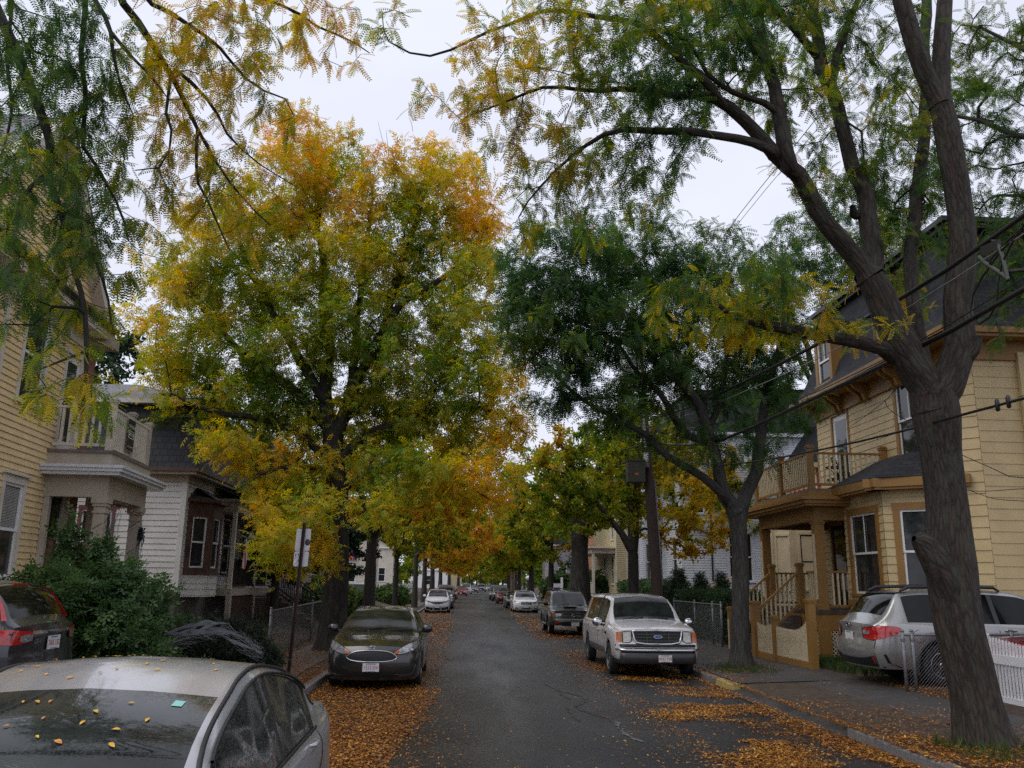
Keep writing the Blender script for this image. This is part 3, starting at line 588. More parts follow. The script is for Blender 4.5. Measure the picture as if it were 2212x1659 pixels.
# --- T2: the smaller locust with a dark green crown beside the parked pickup
def tree_mid_right():
    t = Tree(); Y0 = 20.4; w = lambda d, Y=Y0: d*KD*(Y*1.06)/FPX/2
    tr = [(1604, 1452), (1601, 1410), (1600, 1300), (1598, 1200), (1594, 1130), (1592, 1108)]
    P = limbpx(tr, Y0); P[0][2] = .05
    ids = t.limb(P, [w(58), w(38), w(34), w(33), w(38), w(44)], None, .25, 2); fk = ids[-1]
    t.limb(limbpx([(1604, 1090), (1616, 1057), (1633, 1011), (1643, 945), (1647, 895), (1663, 829), (1679, 763), (1700, 650), (1720, 560)], [20.4, 21]), [w(30), w(29), w(26), w(23), w(20), w(16), w(12), w(8), w(3)], fk, .3, .3, .1)
    L = t.limb(limbpx([(1580, 1090), (1567, 1070), (1550, 1011), (1537, 955), (1517, 888), (1478, 832), (1428, 792), (1378, 756), (1329, 733), (1296, 713), (1220, 690), (1150, 690)], [20.4, 19.8, 19]), [w(32), w(30), w(25), w(24), w(22), w(20), w(16), w(13), w(10), w(8), w(5), w(2)], fk, .3, .25, .12)
    n = lambda x, y: t.near(atY(x, y, 20.1))
    t.limb(limbpx([(1478, 832), (1477, 786), (1458, 754), (1428, 713), (1420, 640), (1390, 560)], [20, 20.3]), [w(16), w(15), w(13), w(10), w(7), w(3)], n(1478, 832), .3, .2, .1)
    t.limb(limbpx([(1540, 960), (1491, 941), (1458, 902), (1428, 849), (1378, 806), (1330, 740), (1270, 690)], [20.2, 19.4]), [w(17), w(16), w(14), w(12), w(9), w(6), w(2)], n(1540, 960), .3, .2, .1)
    t.limb(limbpx([(1572, 1085), (1560, 1065), (1534, 1044), (1494, 1017), (1444, 988), (1395, 941), (1348, 908), (1279, 875), (1229, 836), (1180, 786), (1147, 746)], [20.3, 19.6, 18.6]), [w(22), w(20), w(18), w(17), w(15), w(13), w(11), w(9), w(7), w(5), w(2.5)], n(1572, 1085), .3, .3, .12)
    t.limb(limbpx([(1530, 930), (1560, 850), (1570, 760), (1560, 650), (1540, 560)], [20.2, 20.8]), [w(15), w(13), w(10), w(7), w(3)], n(1530, 930), .3, .2, .1)
    G = []
    for x, y, rx, ry, Y, n_ in ((1180, 560, 100, 80, 19.2, 50), (1160, 660, 90, 70, 18.8, 38), (1290, 560, 110, 90, 19.6, 60), (1290, 680, 120, 80, 19.3, 62), (1400, 560, 120, 90, 20.3, 66), (1400, 690, 120, 90, 20, 62), (1520, 580, 110, 90, 20.6, 62), (1520, 710, 110, 90, 20.3, 52), (1640, 620, 90, 110, 21, 50),
                                (1660, 760, 90, 80, 20.8, 44), (1590, 830, 100, 70, 20.4, 34), (1450, 830, 100, 70, 20, 42), (1340, 800, 110, 70, 19.6, 46), (1220, 770, 80, 70, 19, 30), (1190, 850, 60, 60, 19, 16), (1290, 880, 90, 60, 19.3, 26), (1390, 910, 80, 50, 19.8, 14), (1480, 960, 70, 50, 20, 10), (1700, 880, 60, 50, 20.5, 14), (1570, 930, 60, 60, 20.6, 10), (1650, 980, 60, 60, 20.4, 8), (1400, 490, 150, 40, 20.4, 24)):
        G.append(blob(x, y, rx, ry, Y, n_, 1.7))
    for x, y, rx, ry, Y in ((1120, 600, 50, 110, 19), (1250, 620, 110, 90, 19.4), (1450, 640, 140, 110, 20.4), (1600, 720, 110, 110, 20.8), (1300, 740, 110, 70, 19.4), (1480, 770, 110, 70, 20.2), (1130, 720, 60, 70, 18.8)): G.append(blob(x, y, rx, ry, Y, 26, 1.7))
    t.grow(np.concatenate(G), .12, .4, .1, .4, .06)
    def tint(P): return np.clip(.11+.42*np.clip(vnoise(P*.8)-.32, 0, 1)+.05*rng.normal(size=len(P)), 0, .7)
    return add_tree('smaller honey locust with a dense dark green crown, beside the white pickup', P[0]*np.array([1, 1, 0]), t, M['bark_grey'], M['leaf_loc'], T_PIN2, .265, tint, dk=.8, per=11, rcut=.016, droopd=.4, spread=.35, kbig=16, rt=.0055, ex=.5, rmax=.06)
# --- T3: the yellow ash that fills the middle of the picture
def tree_ash():
    t = Tree(); Y0 = 25.0; w = lambda d, Y=Y0: d*KD*(Y*1.06)/FPX/2
    tr = [(712, 1412), (716, 1380), (722, 1300), (728, 1200), (730, 1089), (722, 1000), (718, 950)]
    P = limbpx(tr, Y0); P[0][2] = .05
    ids = t.limb(P, [w(74), w(56), w(50), w(46), w(44), w(42), w(42)], None, .3, .55); fk = ids[-1]
    ch = lambda x, y, Y=25.: t.near(atY(x, y, Y))
    t.limb(limbpx([(710, 910), (704, 850), (712, 780), (702, 690), (698, 593), (690, 480), (684, 380), (680, 300)], [25, 25.6]), [w(30), w(27), w(24), w(20), w(16), w(11), w(7), w(2)], fk, .35, .15, .2)
    t.limb(limbpx([(735, 920), (760, 840), (809, 768), (833, 700), (870, 655), (936, 610), (1010, 560), (1060, 520)], [25, 24.4, 24]), [w(28), w(26), w(23), w(20), w(16), w(12), w(7), w(2)], fk, .35, .15, .2)
    t.limb(limbpx([(825, 720), (850, 620), (880, 540), (905, 460), (930, 390), (950, 340)], [24.7, 25]), [w(18), w(16), w(13), w(10), w(6), w(2)], ch(825, 720), .35, .15, .2)
    t.limb(limbpx([(705, 870), (650, 780), (590, 680), (540, 580), (510, 480), (490, 400)], [25, 25.5]), [w(22), w(19), w(16), w(12), w(8), w(2)], ch(705, 870), .35, .15, .2)
    t.limb(limbpx([(715, 930), (640, 850), (560, 790), (480, 720), (420, 640), (380, 560)], [25, 24.5]), [w(22), w(19), w(15), w(12), w(8), w(2)], ch(715, 930), .35, .15, .2)
    t.limb(limbpx([(722, 1000), (640, 930), (540, 900), (440, 880), (370, 850)], [25, 24, 23.6]), [w(18), w(15), w(12), w(8), w(3)], ch(722, 1000), .35, .15, .2)
    t.limb(limbpx([(730, 1000), (800, 930), (900, 900), (1000, 880), (1090, 900), (1140, 940)], [25, 24.3, 23.6]), [w(20), w(18), w(14), w(10), w(6), w(2)], ch(730, 1000), .35, .15, .2)
    t.limb(limbpx([(732, 1060), (800, 1020), (880, 1000), (980, 1030), (1060, 1080)], [25, 24, 23]), [w(17), w(14), w(11), w(7), w(2)], ch(732, 1060), .35, .15, .2)
    t.limb(limbpx([(722, 1040), (660, 1010), (580, 1020), (510, 1060)], [25, 23.8, 22.8]), [w(15), w(12), w(8), w(3)], ch(722, 1040), .35, .15, .2)
    t.limb(limbpx([(760, 840), (770, 700), (790, 560), (800, 450), (800, 370)], [25, 26]), [w(20), w(16), w(12), w(7), w(2)], ch(760, 840), .35, .15, .2)
    G = []
    for x, y, rx, ry, n_ in ((660, 330, 90, 60, 62), (720, 340, 70, 60, 40), (620, 400, 100, 70, 66), (700, 430, 110, 80, 84), (860, 390, 90, 60, 56), (950, 390, 80, 55, 52), (1020, 440, 70, 70, 46), (900, 470, 110, 80, 84), (790, 480, 70, 70, 40), (1050, 520, 60, 70, 36), (960, 560, 110, 80, 84),
                             (540, 480, 90, 80, 66), (450, 540, 90, 80, 60), (620, 540, 110, 80, 86), (760, 580, 100, 80, 80), (850, 600, 90, 80, 66), (1040, 620, 80, 70, 50), (400, 640, 90, 80, 62), (510, 640, 100, 80, 80), (640, 660, 100, 80, 84), (760, 700, 100, 80, 84), (890, 700, 110, 80, 90), (1010, 720, 100, 80, 76),
                             (390, 760, 80, 80, 58), (490, 770, 100, 80, 84), (610, 780, 100, 80, 84), (740, 800, 90, 80, 70), (860, 810, 110, 80, 86), (990, 830, 110, 80, 86), (1090, 800, 60, 70, 34), (400, 870, 90, 70, 62), (520, 880, 100, 70, 80), (640, 900, 90, 70, 62), (800, 910, 100, 70, 70), (930, 930, 110, 70, 80), (1060, 920, 90, 80, 62),
                             (480, 960, 60, 40, 20), (570, 990, 90, 60, 56), (660, 1010, 80, 60, 38), (800, 1010, 90, 60, 50), (920, 1030, 110, 60, 62), (1050, 1030, 90, 60, 46), (570, 1070, 55, 40, 24), (620, 1120, 60, 50, 24), (590, 1120, 40, 40, 10), (680, 1100, 50, 50, 16), (800, 1090, 60, 40, 16), (600, 1200, 50, 35, 14), (650, 1060, 50, 40, 14), (610, 1170, 40, 40, 12), (700, 1200, 36, 60, 14), (640, 1210, 30, 40, 9), (330, 700, 50, 90, 24), (350, 560, 50, 60, 18)):
        Y = 25+rng.normal(0, .5)-(.9 if y > 950 else 0)-(2.2 if y > 1080 else 0)
        G.append(blob(x, y, rx, ry, Y, int(n_*.85), 2.3 if y < 1050 else 1.2))
    t.grow(np.concatenate(G), .14, .45, .22, .4)
    root, N = add_tree('large ash tree with an orange and green crown behind the dark hatchback', P[0]*np.array([1, 1, 0]), t, M['bark'], M['leaf_ash'], T_ASH, .265, ash_tint, per=10, rcut=.020, droopd=.0, spread=.5, rt=.0075, ex=.5, rmax=.09, up_jit=.5)
    # bare upright shoots over the crown
    mb = MB()
    for x, y in [(705, 262), (716, 255), (660, 275), (740, 268), (758, 262), (770, 250), (690, 285), (640, 300), (830, 268), (838, 262), (862, 300), (880, 305), (905, 320), (920, 310), (960, 325), (1000, 330), (820, 300), (600, 330), (948, 320), (1040, 380), (730, 270), (782, 300)]:
        a = atY(x+rng.normal(0, 6), y+70, 25+rng.normal(0, .5)); b = a+np.array([rng.normal(0, .12), rng.normal(0, .12), rng.uniform(.75, 1.2)])
        mb.tube([a, (a+b)/2+rng.normal(0, .02, 3), b], [.012, .009, .004], 4)
    mb.build('bare_shoots', M['bark'], root)['kind'] = 'stuff'
    return root
def ash_tint(P):
    d = (P-CC)@CF; px = ((P-CC)@CR/d*FPX+512)/KD; py = (384-(P-CC)@CU/d*FPX)/KD
    top = np.clip((560-py)/260, 0, 1); left = np.clip((520-px)/170, 0, 1); low = np.clip((py-820)/200, 0, 1); right = np.clip((px-960)/120, 0, 1)
    return np.clip(.35+.30*top+.16*left*(py < 720)+.07*low+.14*right+.62*(fbm(P*.55, 2)-.5)+.30*(vnoise(P*1.7)-.5), .06, .88)
# --- generic street trees further away
def far_tree(label, x, Y, h, trunk_r, crown, tint0, tintv, leafm='leaf_ash', tmpl=None, size=.3, npts=260, per=6, lean=0, name='street_tree', group=None, bark='bark_far', fork=.35, seg=.8, clear=.25, rcut=.03):
    """crown: list of (dx, dy, z, rx, ry, rz)"""
    t = Tree(); b = np.array([x, Y, 0.0]); hz = h*fork
    ids = t.limb([b, b+[lean*.3, 0, hz*.5], b+[lean, 0, hz]], [trunk_r*1.25, trunk_r*.95, trunk_r*.85], None, .6, .8)
    tot = sum(c[3]*c[4]*c[5] for c in crown)
    for k in range(4):
        a = 2*math.pi*k/4+rng.random(); c = crown[k % len(crown)]
        e = b+np.array([c[0]+math.cos(a)*c[3]*.45, c[1]+math.sin(a)*c[4]*.45, c[2]+c[5]*.4]); m = (b+[lean, 0, hz]+e)/2+np.array([0, 0, .12*h])*.6
        t.limb([b+[lean, 0, hz], m, e], [trunk_r*.6, trunk_r*.38, .03], ids[-1], .7, .2, .3)
    G = []
    for c in crown:
        n = max(6, int(npts*c[3]*c[4]*c[5]/tot)); u = unit(rng.normal(size=(n, 3)))*(.35+.65*rng.random((n, 1))**.5)
        u = u*(1+.35*(vnoise(u*1.8+x+Y)-.5)[:, None]); G.append(b+np.array(c[:3])+u*np.array(c[3:]))
    T_ = np.concatenate(G); T_ = T_[T_[:, 2] > clear*h*.5+.8]
    t.grow(T_, .15, seg, .15, .4)
    def tint(P): return np.clip(tint0+tintv*2*(fbm(P*.4+x, 2)-.5)+.12*(vnoise(P*1.3)-.5), 0, 1)
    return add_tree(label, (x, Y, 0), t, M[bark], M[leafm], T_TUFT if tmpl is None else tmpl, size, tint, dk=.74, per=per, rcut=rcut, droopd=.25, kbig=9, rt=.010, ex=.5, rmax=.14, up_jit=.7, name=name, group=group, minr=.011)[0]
# ---------------------------------------------------------------- cars
# local frame: front bumper at y = 0 looking to -y, x sideways, z up
class Car:
    def __init__(s, L, W, top, belt, plan, roofw, fprof, rprof, wheels, wr, cowl, roof0, roof1, deck, sill=.2, bow=.11, rbow=.08, gl=None, crown=.02, arch=.05):
        s.L, s.W = L, W; s.top = interp(top); s.belt = interp(belt); s.plan = lin(plan); s.roofw = roofw
        s.fp = interp(fprof); s.rp = interp(rprof); s.wheels = wheels; s.wr = wr; s.cowl, s.roof0, s.roof1, s.deck = cowl, roof0, roof1, deck
        s.sill = sill; s.bow = bow; s.rbow = rbow; s.crown = crown; s.arch = arch
        s.gl = gl or []      # side glass (y0, y1) ranges
        s.HW = lambda y: s.plan(y)*W/2
        ys = set(np.linspace(0, .6, 10))|set(np.linspace(L-.5, L, 9))|set(np.linspace(.6, L-.5, 40))
        for w in wheels: ys |= set(np.linspace(w-wr-arch-.02, w+wr+arch+.02, 23))
        for v in (cowl, roof0, roof1, deck): ys.add(v)
        for a, b in s.gl: ys |= {a, b}
        ys = sorted(v for v in ys if 0 <= v <= L); out = [ys[0]]
        keep = {round(v, 5) for v in [cowl, roof0, roof1, deck, 0, L]+[q for g in s.gl for q in g]}
        for v in ys[1:]:
            if v-out[-1] < .012:
                if round(v, 5) in keep: out[-1] = v
                continue
            out.append(v)
        s.ys = out
    def zsill(s, y):
        z = s.sill
        for w in s.wheels:
            d = abs(y-w); Ra = s.wr+s.arch
            if d < Ra: z = max(z, s.wr+math.sqrt(Ra*Ra-d*d))
        return z
    WF = (.93, .985, 1.0, .995, .975, .945)
    def sec(s, y):
        zs, zb, zt, w = s.zsill(y), s.belt(y), s.top(y), s.HW(y); h = max(zt-zb, .02); g = min(1, max(0, (h-.10)/.30)); g = g*g*(3-2*g)
        zs0 = min(zs, zb-.10); hm = max(.25, s.top((s.roof0+s.roof1)/2)-zb)*.93; gw = min(1, max(0, (h-.07)/(hm-.07))); wt = w*.90*(1-gw)+s.roofw*gw
        P = [(w*.93, zs0), (w*.985, zs0+.06*(zb-zs0)/.5), (w, zs0+.42*(zb-zs0)), (w*.995, zs0+.75*(zb-zs0)), (w*.978, zb-.045), (w*.945, zb),
             (w*.928, zb+.06*h*(1-g)+.012*g), (wt+.035*g+(.02*w)*(1-g), zb+h*(.55*(1-g)+.86*g)), (wt-.005*g, zb+h*(.75*(1-g)+.945*g)), (wt*(.86+.07*g), zb+h*(.90*(1-g)+.98*g)), (wt*.45, zt+s.crown*.6), (0, zt+s.crown)]
        return P
    def yoff(s, y, x, z):
        o = 0
        f = max(0, 1-y/.7)
        if f: o += f*(s.fp(z)-s.bow*max(0, 1-(x/(s.HW(0)*.945))**2))
        r = max(0, 1-(s.L-y)/.6)
        if r: o -= r*(s.rp(z)-s.rbow*max(0, 1-(x/(s.HW(s.L)*.945))**2))
        return y+o
    def lattice(s):
        s.S = [s.sec(y) for y in s.ys]; n = len(s.ys)
        full = []
        for i, y in enumerate(s.ys):
            P = s.S[i]; ring = [(x, s.yoff(y, x, z), z) for x, z in P]; left = [(-x, yy, z) for x, yy, z in ring[:-1]]
            full.append(left+ring[::-1])          # 23 points: left sill -> top centre -> right sill
        s.G = np.array(full); return s.G
    def cap(s, front=True):
        i = 0 if front else len(s.ys)-1; y = s.ys[i]; ring = s.S[i]; zb = s.belt(y); zs = ring[0][1]; w5 = ring[5][0]
        tops = [(-x, z) for x, z in ring[5:-1]]+[(x, z) for x, z in ring[5:][::-1]]
        rows = []
        zlist = [ring[0]]+[None]*0
        lv = []
        for j in range(5):
            (wa, za), (wb, zb_) = ring[j], ring[j+1]
            for k in range(3): t = k/3; lv.append((wa+(wb-wa)*t, za+(zb_-za)*t))
        lv.append(ring[5])
        for wj, zj in lv:
            row = []
            for xk, zk in tops:
                z = zs+(zj-zs)*(zk-zs)/(zb-zs); x = xk*wj/w5; row.append((x, s.yoff(y, x, z), z))
            rows.append(row)
        return np.array(rows)
    # surface queries -------------------------------------------------
    def wfac(s, z, y):
        S = s.sec(y); zz = [p[1] for p in S[:6]]; ww = [p[0] for p in S[:6]]; return float(np.interp(z, zz, ww))
    def fy(s, x, z, d=.012):
        """y of the front surface at (x, z), d metres proud"""
        ax = abs(x)
        if ax <= s.wfac(z, 0): return s.yoff(0, x, z)-d
        lo, hi = 0.0, 1.2
        for _ in range(22):
            m = (lo+hi)/2
            if s.wfac(z, m) < ax: lo = m
            else: hi = m
        return s.yoff(lo, x, z)-d*.8
    def ry(s, x, z, d=.012):
        ax = abs(x); L = s.L
        if ax <= s.wfac(z, L): return s.yoff(L, x, z)+d
        lo, hi = 0.0, 1.2
        for _ in range(22):
            m = (lo+hi)/2
            if s.wfac(z, L-m) < ax: lo = m
            else: hi = m
        return s.yoff(L-lo, x, z)+d*.8
    def sx(s, y, z, d=.006):
        S = s.sec(y); return float(np.interp(z, [p[1] for p in S[:9]], [p[0] for p in S[:9]]))+d
    def patch(s, mb, xs, lo, hi, d=.012, rows=4, mi=0, rear=False):
        q = s.ry if rear else s.fy
        P = []
        for x, a, b in zip(xs, lo, hi):
            row = []
            for k in range(rows+1):
                z = a+(b-a)*k/rows; w = s.wfac(z, s.L if rear else 0); e = min(1, max(0, (abs(x)-w+.03)/.06)); row.append((x+math.copysign(d*1.1*e, x), q(x, z, d), z))
            P.append(row)
        mb.grid(P, mi)
    def outline(s, xs, lo, hi, d=.014, rear=False):
        q = s.ry if rear else s.fy
        pts = [(x, q(x, a, d), a) for x, a in zip(xs, lo)]+[(x, q(x, b, d), b) for x, b in list(zip(xs, hi))[::-1]]
        return pts+[pts[0]]
def wheel_part(root, cx, cy, r, wd, side, rimmat, spokes=5, name='wheel', simple=False):
    mb = MB(); k = 28 if not simple else 14; h = wd/2
    prof = [(r*.62, -h*.9), (r*.80, -h), (r*.93, -h*.96), (r, -h*.7), (r, h*.7), (r*.93, h*.96), (r*.80, h), (r*.62, h*.9), (r*.60, h*.55)]
    mb.lathe(prof, k, 0, (cx, cy, r), 'x')
    o = mb.build(name, M['rubber'], root, True, True, 40)
    rb = MB(); f = cx+side*h*.62
    rb.lathe([(r*.64, side*h*.85), (r*.60, side*h*.92), (r*.565, side*h*.80), (r*.55, side*h*.3)], k, 0, (cx, cy, r), 'x')
    for i in range(spokes):
        a = 2*math.pi*i/spokes+.3
        for da in ((-.13, .13) if not simple else (0,)):
            c0, s0, c1, s1 = math.cos(a+da*1.6), math.sin(a+da*1.6), math.cos(a+da), math.sin(a+da)
            rb.beam((f-side*.02, cy+c0*r*.12, r+s0*r*.12), (f+side*.005, cy+c1*r*.59, r+s1*r*.59), r*.10, .03, 0, (1, 0, 0))
    rb.lathe([(.001, side*h*.70), (r*.10, side*h*.70), (r*.15, side*h*.5)], 14, 0, (cx, cy, r), 'x')
    rb.build('rim', rimmat, o, True, True, 35)
    db = MB(); db.lathe([(.001, 0), (r*.58, 0)], k, 0, (cx+side*h*.28, cy, r), 'x'); db.build('brake_disc', M['metaldark'], o, False, True)
    return o
def build_car(name, label, cat, car, paint_, loc, rz, scale=1.0, group=None, glass='glass', trimwin=True, simple=False, rimmat=None, spokes=5, windows=True, doors=(), hood=True, arch_mi=None, mirror=None, mirrormat=None, handles=(), rear_glass=True):
    c = car; root = thing(name, label, cat, loc, rz, group); root.scale = (scale,)*3
    G = c.lattice(); n, m = G.shape[:2]; ys = c.ys
    body, ws, rg = MB(), MB(), MB(); sides = {}; seen = {}
    def vf(mb_, q):
        d = seen.setdefault(id(mb_), {}); mb_.face([d[a] if a in d else d.setdefault(a, mb_.add([G[a//m, a % m]])) for a in q])
    trim = MB()
    tops = range(8, 14)   # indices 8..14 on the 23-point ring lie between left j8 and right j8
    bidx = body.add(G.reshape(-1, 3))
    for i in range(n-1):
        y0, y1 = ys[i], ys[i+1]; ym = (y0+y1)/2
        gi = next((k for k, (a, b) in enumerate(c.gl) if a-1e-4 <= y0 and y1 <= b+1e-4), None)
        for j in range(m-1):
            q = (i*m+j, i*m+j+1, (i+1)*m+j+1, (i+1)*m+j)
            top_ = 9 <= j <= 12
            if top_ and c.cowl-1e-4 <= y0 and y1 <= c.roof0+1e-4: vf(ws, q); continue
            if rear_glass and top_ and c.roof1-1e-4 <= y0 and y1 <= c.deck+1e-4: vf(rg, q); continue
            if gi is not None and j in (6, 15):
                s_ = sides.setdefault((gi, j), MB()); vf(s_, q); continue
            if trimwin and j in (6, 15) and c.gl and c.gl[0][0] <= y0 and y1 <= c.gl[-1][1]+1e-4: body.face([bidx+a for a in q], 1); continue
            body.face([bidx+a for a in q], 0)
    for front in (True, False): body.grid(c.cap(front) if front else c.cap(front)[:, ::-1], 0)
    # underbody and dark wheel wells
    body.box(-c.W*.42, c.W*.42, .12, c.L-.15, c.sill+.02, c.sill+.06, 1)
    for w in c.wheels:
        for sd in (-1, 1):
            P = []
            for k in range(15):
                a = math.pi*k/14; P.append([(sd*xx, w-math.cos(a)*(c.wr+c.arch), max(c.sill, c.wr+math.sin(a)*(c.wr+c.arch)-.004)) for xx in (c.HW(w)*.96, c.HW(w)*.55)])
            body.grid(P, 1)
            body.quad((sd*c.HW(w)*.55, w-.45, c.sill), (sd*c.HW(w)*.55, w+.45, c.sill), (sd*c.HW(w)*.55, w+.45, c.belt(w)-.08), (sd*c.HW(w)*.55, w-.45, c.belt(w)-.08), 1)
    # door shut lines and the bonnet edge as fine dark grooves
    if not simple:
        for dy in doors:
            for sd in (-1, 1):
                zz = np.linspace(c.zsill(dy)+.03, c.belt(dy)-.01, 9); body.tube([(sd*c.sx(dy, z, .001), dy+.02*math.sin((z-.3)*3), z) for z in zz], .0045, 4, 1)
        if hood:
            for sd in (-1, 1):
                yy = np.linspace(.12, c.cowl-.03, 12); body.tube([(sd*c.sec(y)[6][0]*.965, c.yoff(y, c.sec(y)[6][0], c.sec(y)[7][1]), c.sec(y)[6][1]*.5+c.sec(y)[7][1]*.5+.002) for y in yy], .004, 4, 1)
    o = body.build('body', [paint_, M['blackplastic']], root, True, True, 38)
    if ws.f: ws.build('windscreen', M[glass], root, True, True)
    if rg.f: rg.build('rear_window', M[glass], root, True, True)
    for (gi, j), s_ in sides.items(): s_.build('side_window', M[glass], root, True, True)
    tr = .30*c.W/2*.42
    for w in c.wheels:
        for sd in (-1, 1): wheel_part(root, sd*(c.HW(w)-.115), w, c.wr, .21, sd, rimmat or M['alloy'], spokes, simple=simple)
    if mirror:
        my, mz, mw = mirror
        for sd in (-1, 1):
            mb = MB(); x0 = c.sx(my, mz-.02, 0)-.03; mb.beam((sd*x0, my, mz-.03), (sd*(x0+.10), my, mz-.02), .05, .05, 1)
            mb.sphere((sd*(x0+.07+mw/2), my, mz+.03), (mw/2, .07, .085), 12, 8, 0); mb.build('wing_mirror', [mirrormat or paint_, M['blackplastic']], root, True, True)
    for hy, hz in handles:
        for sd in (-1, 1):
            mb = MB(); x = c.sx(hy, hz, .03)
            mb.tube([(sd*(x-.035), hy-.11, hz), (sd*x, hy-.08, hz+.005), (sd*(x+.006), hy, hz+.008), (sd*x, hy+.08, hz+.005), (sd*(x-.035), hy+.11, hz)], [.010, .016, .018, .016, .010], 8, 0, True); mb.build('door_handle', mirrormat or paint_, root, True, True)
    return root
def plate_part(root, x, y, z, text, w=.305, h=.152, front=True, tilt=0, ink='red_ink', sub=True, top=True):
    mb = MB(); s = -1 if front else 1
    mb.box(x-w/2, x+w/2, y+min(0, s*.008), y+max(0, s*.008), z-h/2, z+h/2)
    o = mb.build('licence_plate', M['plate'], root, False, True)
    tb = MB(); ex = (1, 0, 0) if front else (-1, 0, 0); yy = y+s*.011
    if text: add_text(tb, text, h*.62, (x, yy, z-h*.04), ex, (0, 0, 1), 0, .80)
    if top: tb.quad(*[(x+a*w, yy, z+b*h) for a, b in ((-.3, .36), (.3, .36), (.3, .45), (-.3, .45))], mi=1)
    if top: tb.quad(*[(x+a*w, yy, z+b*h) for a, b in ((-.3, -.46), (.3, -.46), (.3, -.41), (-.3, -.41))], mi=1)
    tb.build('plate_lettering', [M[ink], M['blue_ink']], o, False, True)
    return o
def lamp_pair(c, root, xs, lo, hi, mat_, name='headlight', rear=False, d=.012, rim=None, amber=None, sides=(-1, 1)):
    for sd in sides:
        mb = MB(); X = [sd*x for x in xs]; c.patch(mb, X, lo, hi, d, 5, 0, rear)
        o = mb.build(name, M[mat_], root, True, True)
        ib = MB(); q = c.ry if rear else c.fy
        if rim: ib.tube(c.outline(X, lo, hi, d+.001, rear), rim, 4, 0)
        if ib.f: ib.build('lamp_surround', M['blackplastic'], o, True, True)
        if amber:
            ab = MB(); a, b = amber; k = [i for i, x in enumerate(xs) if a-1e-6 <= x <= b+1e-6]
            c.patch(ab, [X[i] for i in k], [lo[i]*.9+hi[i]*.1 for i in k], [hi[i]*.9+lo[i]*.1 for i in k], d+.006, 4, 0, rear); ab.build('indicator', M['orange'], o, True, True)
def wipers(c, root, x0=-.45, dx=.62):
    for k in range(2):
        mb = MB(); y = c.cowl
        P = []
        for t in np.linspace(0, 1, 7):
            x = x0+k*dx+t*.52*(1); yy = c.cowl+.02+.09*t; ring = c.sec(yy); z = ring[9][1]+(ring[11][1]-ring[9][1])*(1-abs(x)/max(.3, ring[9][0]))
            P.append((x, yy-.02, z+.02))
        mb.tube(P, .011, 5); mb.build('wiper', M['blackplastic'], root, True, True)
def sedan_spec(L=4.7, W=1.8, H=1.45, hoodz=.92, nose=.72, cowl=1.2, roof0=1.95, roof1=3.25, deck=3.95, decz=1.04, wheels=None, wr=.32, sill=.2, hatch=False, beltz=None, roofw=None, gl=None, fprof=None, rprof=None, plan=None, bow=.12, taper=.06, rbow=.08, crown=.02, rdrop=.045):
    bz = beltz or hoodz-.02
    top = [(0, nose), (.25, nose+(hoodz-nose)*.45), (cowl*.6, hoodz-.04), (cowl, hoodz+.03), ((cowl+roof0)/2, hoodz+.03+(H-rdrop+.045-hoodz)*.57), (roof0, H-rdrop), ((roof0+roof1)/2, H), (roof1, H-.06)]
    if hatch: top += [((roof1+deck)/2, (H-.06+decz)/2+.06), (deck, decz), (L, decz-.03)]
    else: top += [((roof1+deck)/2, (H-.06+decz)/2+.05), (deck, decz), (deck+.25, decz-.005), (L, decz-.05)]
    belt = [(0, nose-.05), (.3, nose-.02+(bz-nose)*.3), (cowl, bz-.02), (L*.6, bz+.03), (L*.85, min(bz+.06, decz-.03)), (L, decz-.09)]
    plan_ = plan or [(0, .80), (.06, .86), (.15, .91), (.3, .955), (.6, .985), (1.0, 1.0), (L-1.0, 1.0), (L-.5, .98), (L-.2, .94), (L-.07, .90), (L, .86)]
    fp = fprof or [(sill, .10), (.32, .03), (.5, 0), (.62, .03), (nose, .09), (nose+.2, .16)]
    rp = rprof or [(sill, .12), (.35, .03), (.55, 0), (.75, .03), (decz, .07), (H, .1)]
    return Car(L, W, top, belt, plan_, roofw or W/2*.70, fp, rp, wheels or (.92, L-1.05), wr, cowl, roof0, roof1, deck, sill, bow, rbow, gl or [(cowl+.32, (cowl+roof1)/2+.12), ((cowl+roof1)/2+.2, roof1+.12)], crown)
def emblem_oval(root, x, y, z, w, h, text, front=True, sz=None, name='badge'):
    mb = MB(); s = -1 if front else 1
    P = [(x+w/2*math.cos(a), y, z+h/2*math.sin(a)) for a in np.linspace(0, 2*math.pi, 25)]
    mb.tube(P, .006, 5, 0); mb.poly([(p[0], p[1]-s*.002, p[2]) for p in P[:-1]], 1)
    if text: add_text(mb, text, sz or h*.7, (x, y+s*.006, z), (1 if front else -1, 0, 0), (0, 0, 1), 0, 1, .25)
    mb.build(name, [M['chrome'], M['blue_ink'] if text else M['blackplastic']], root, True, True)
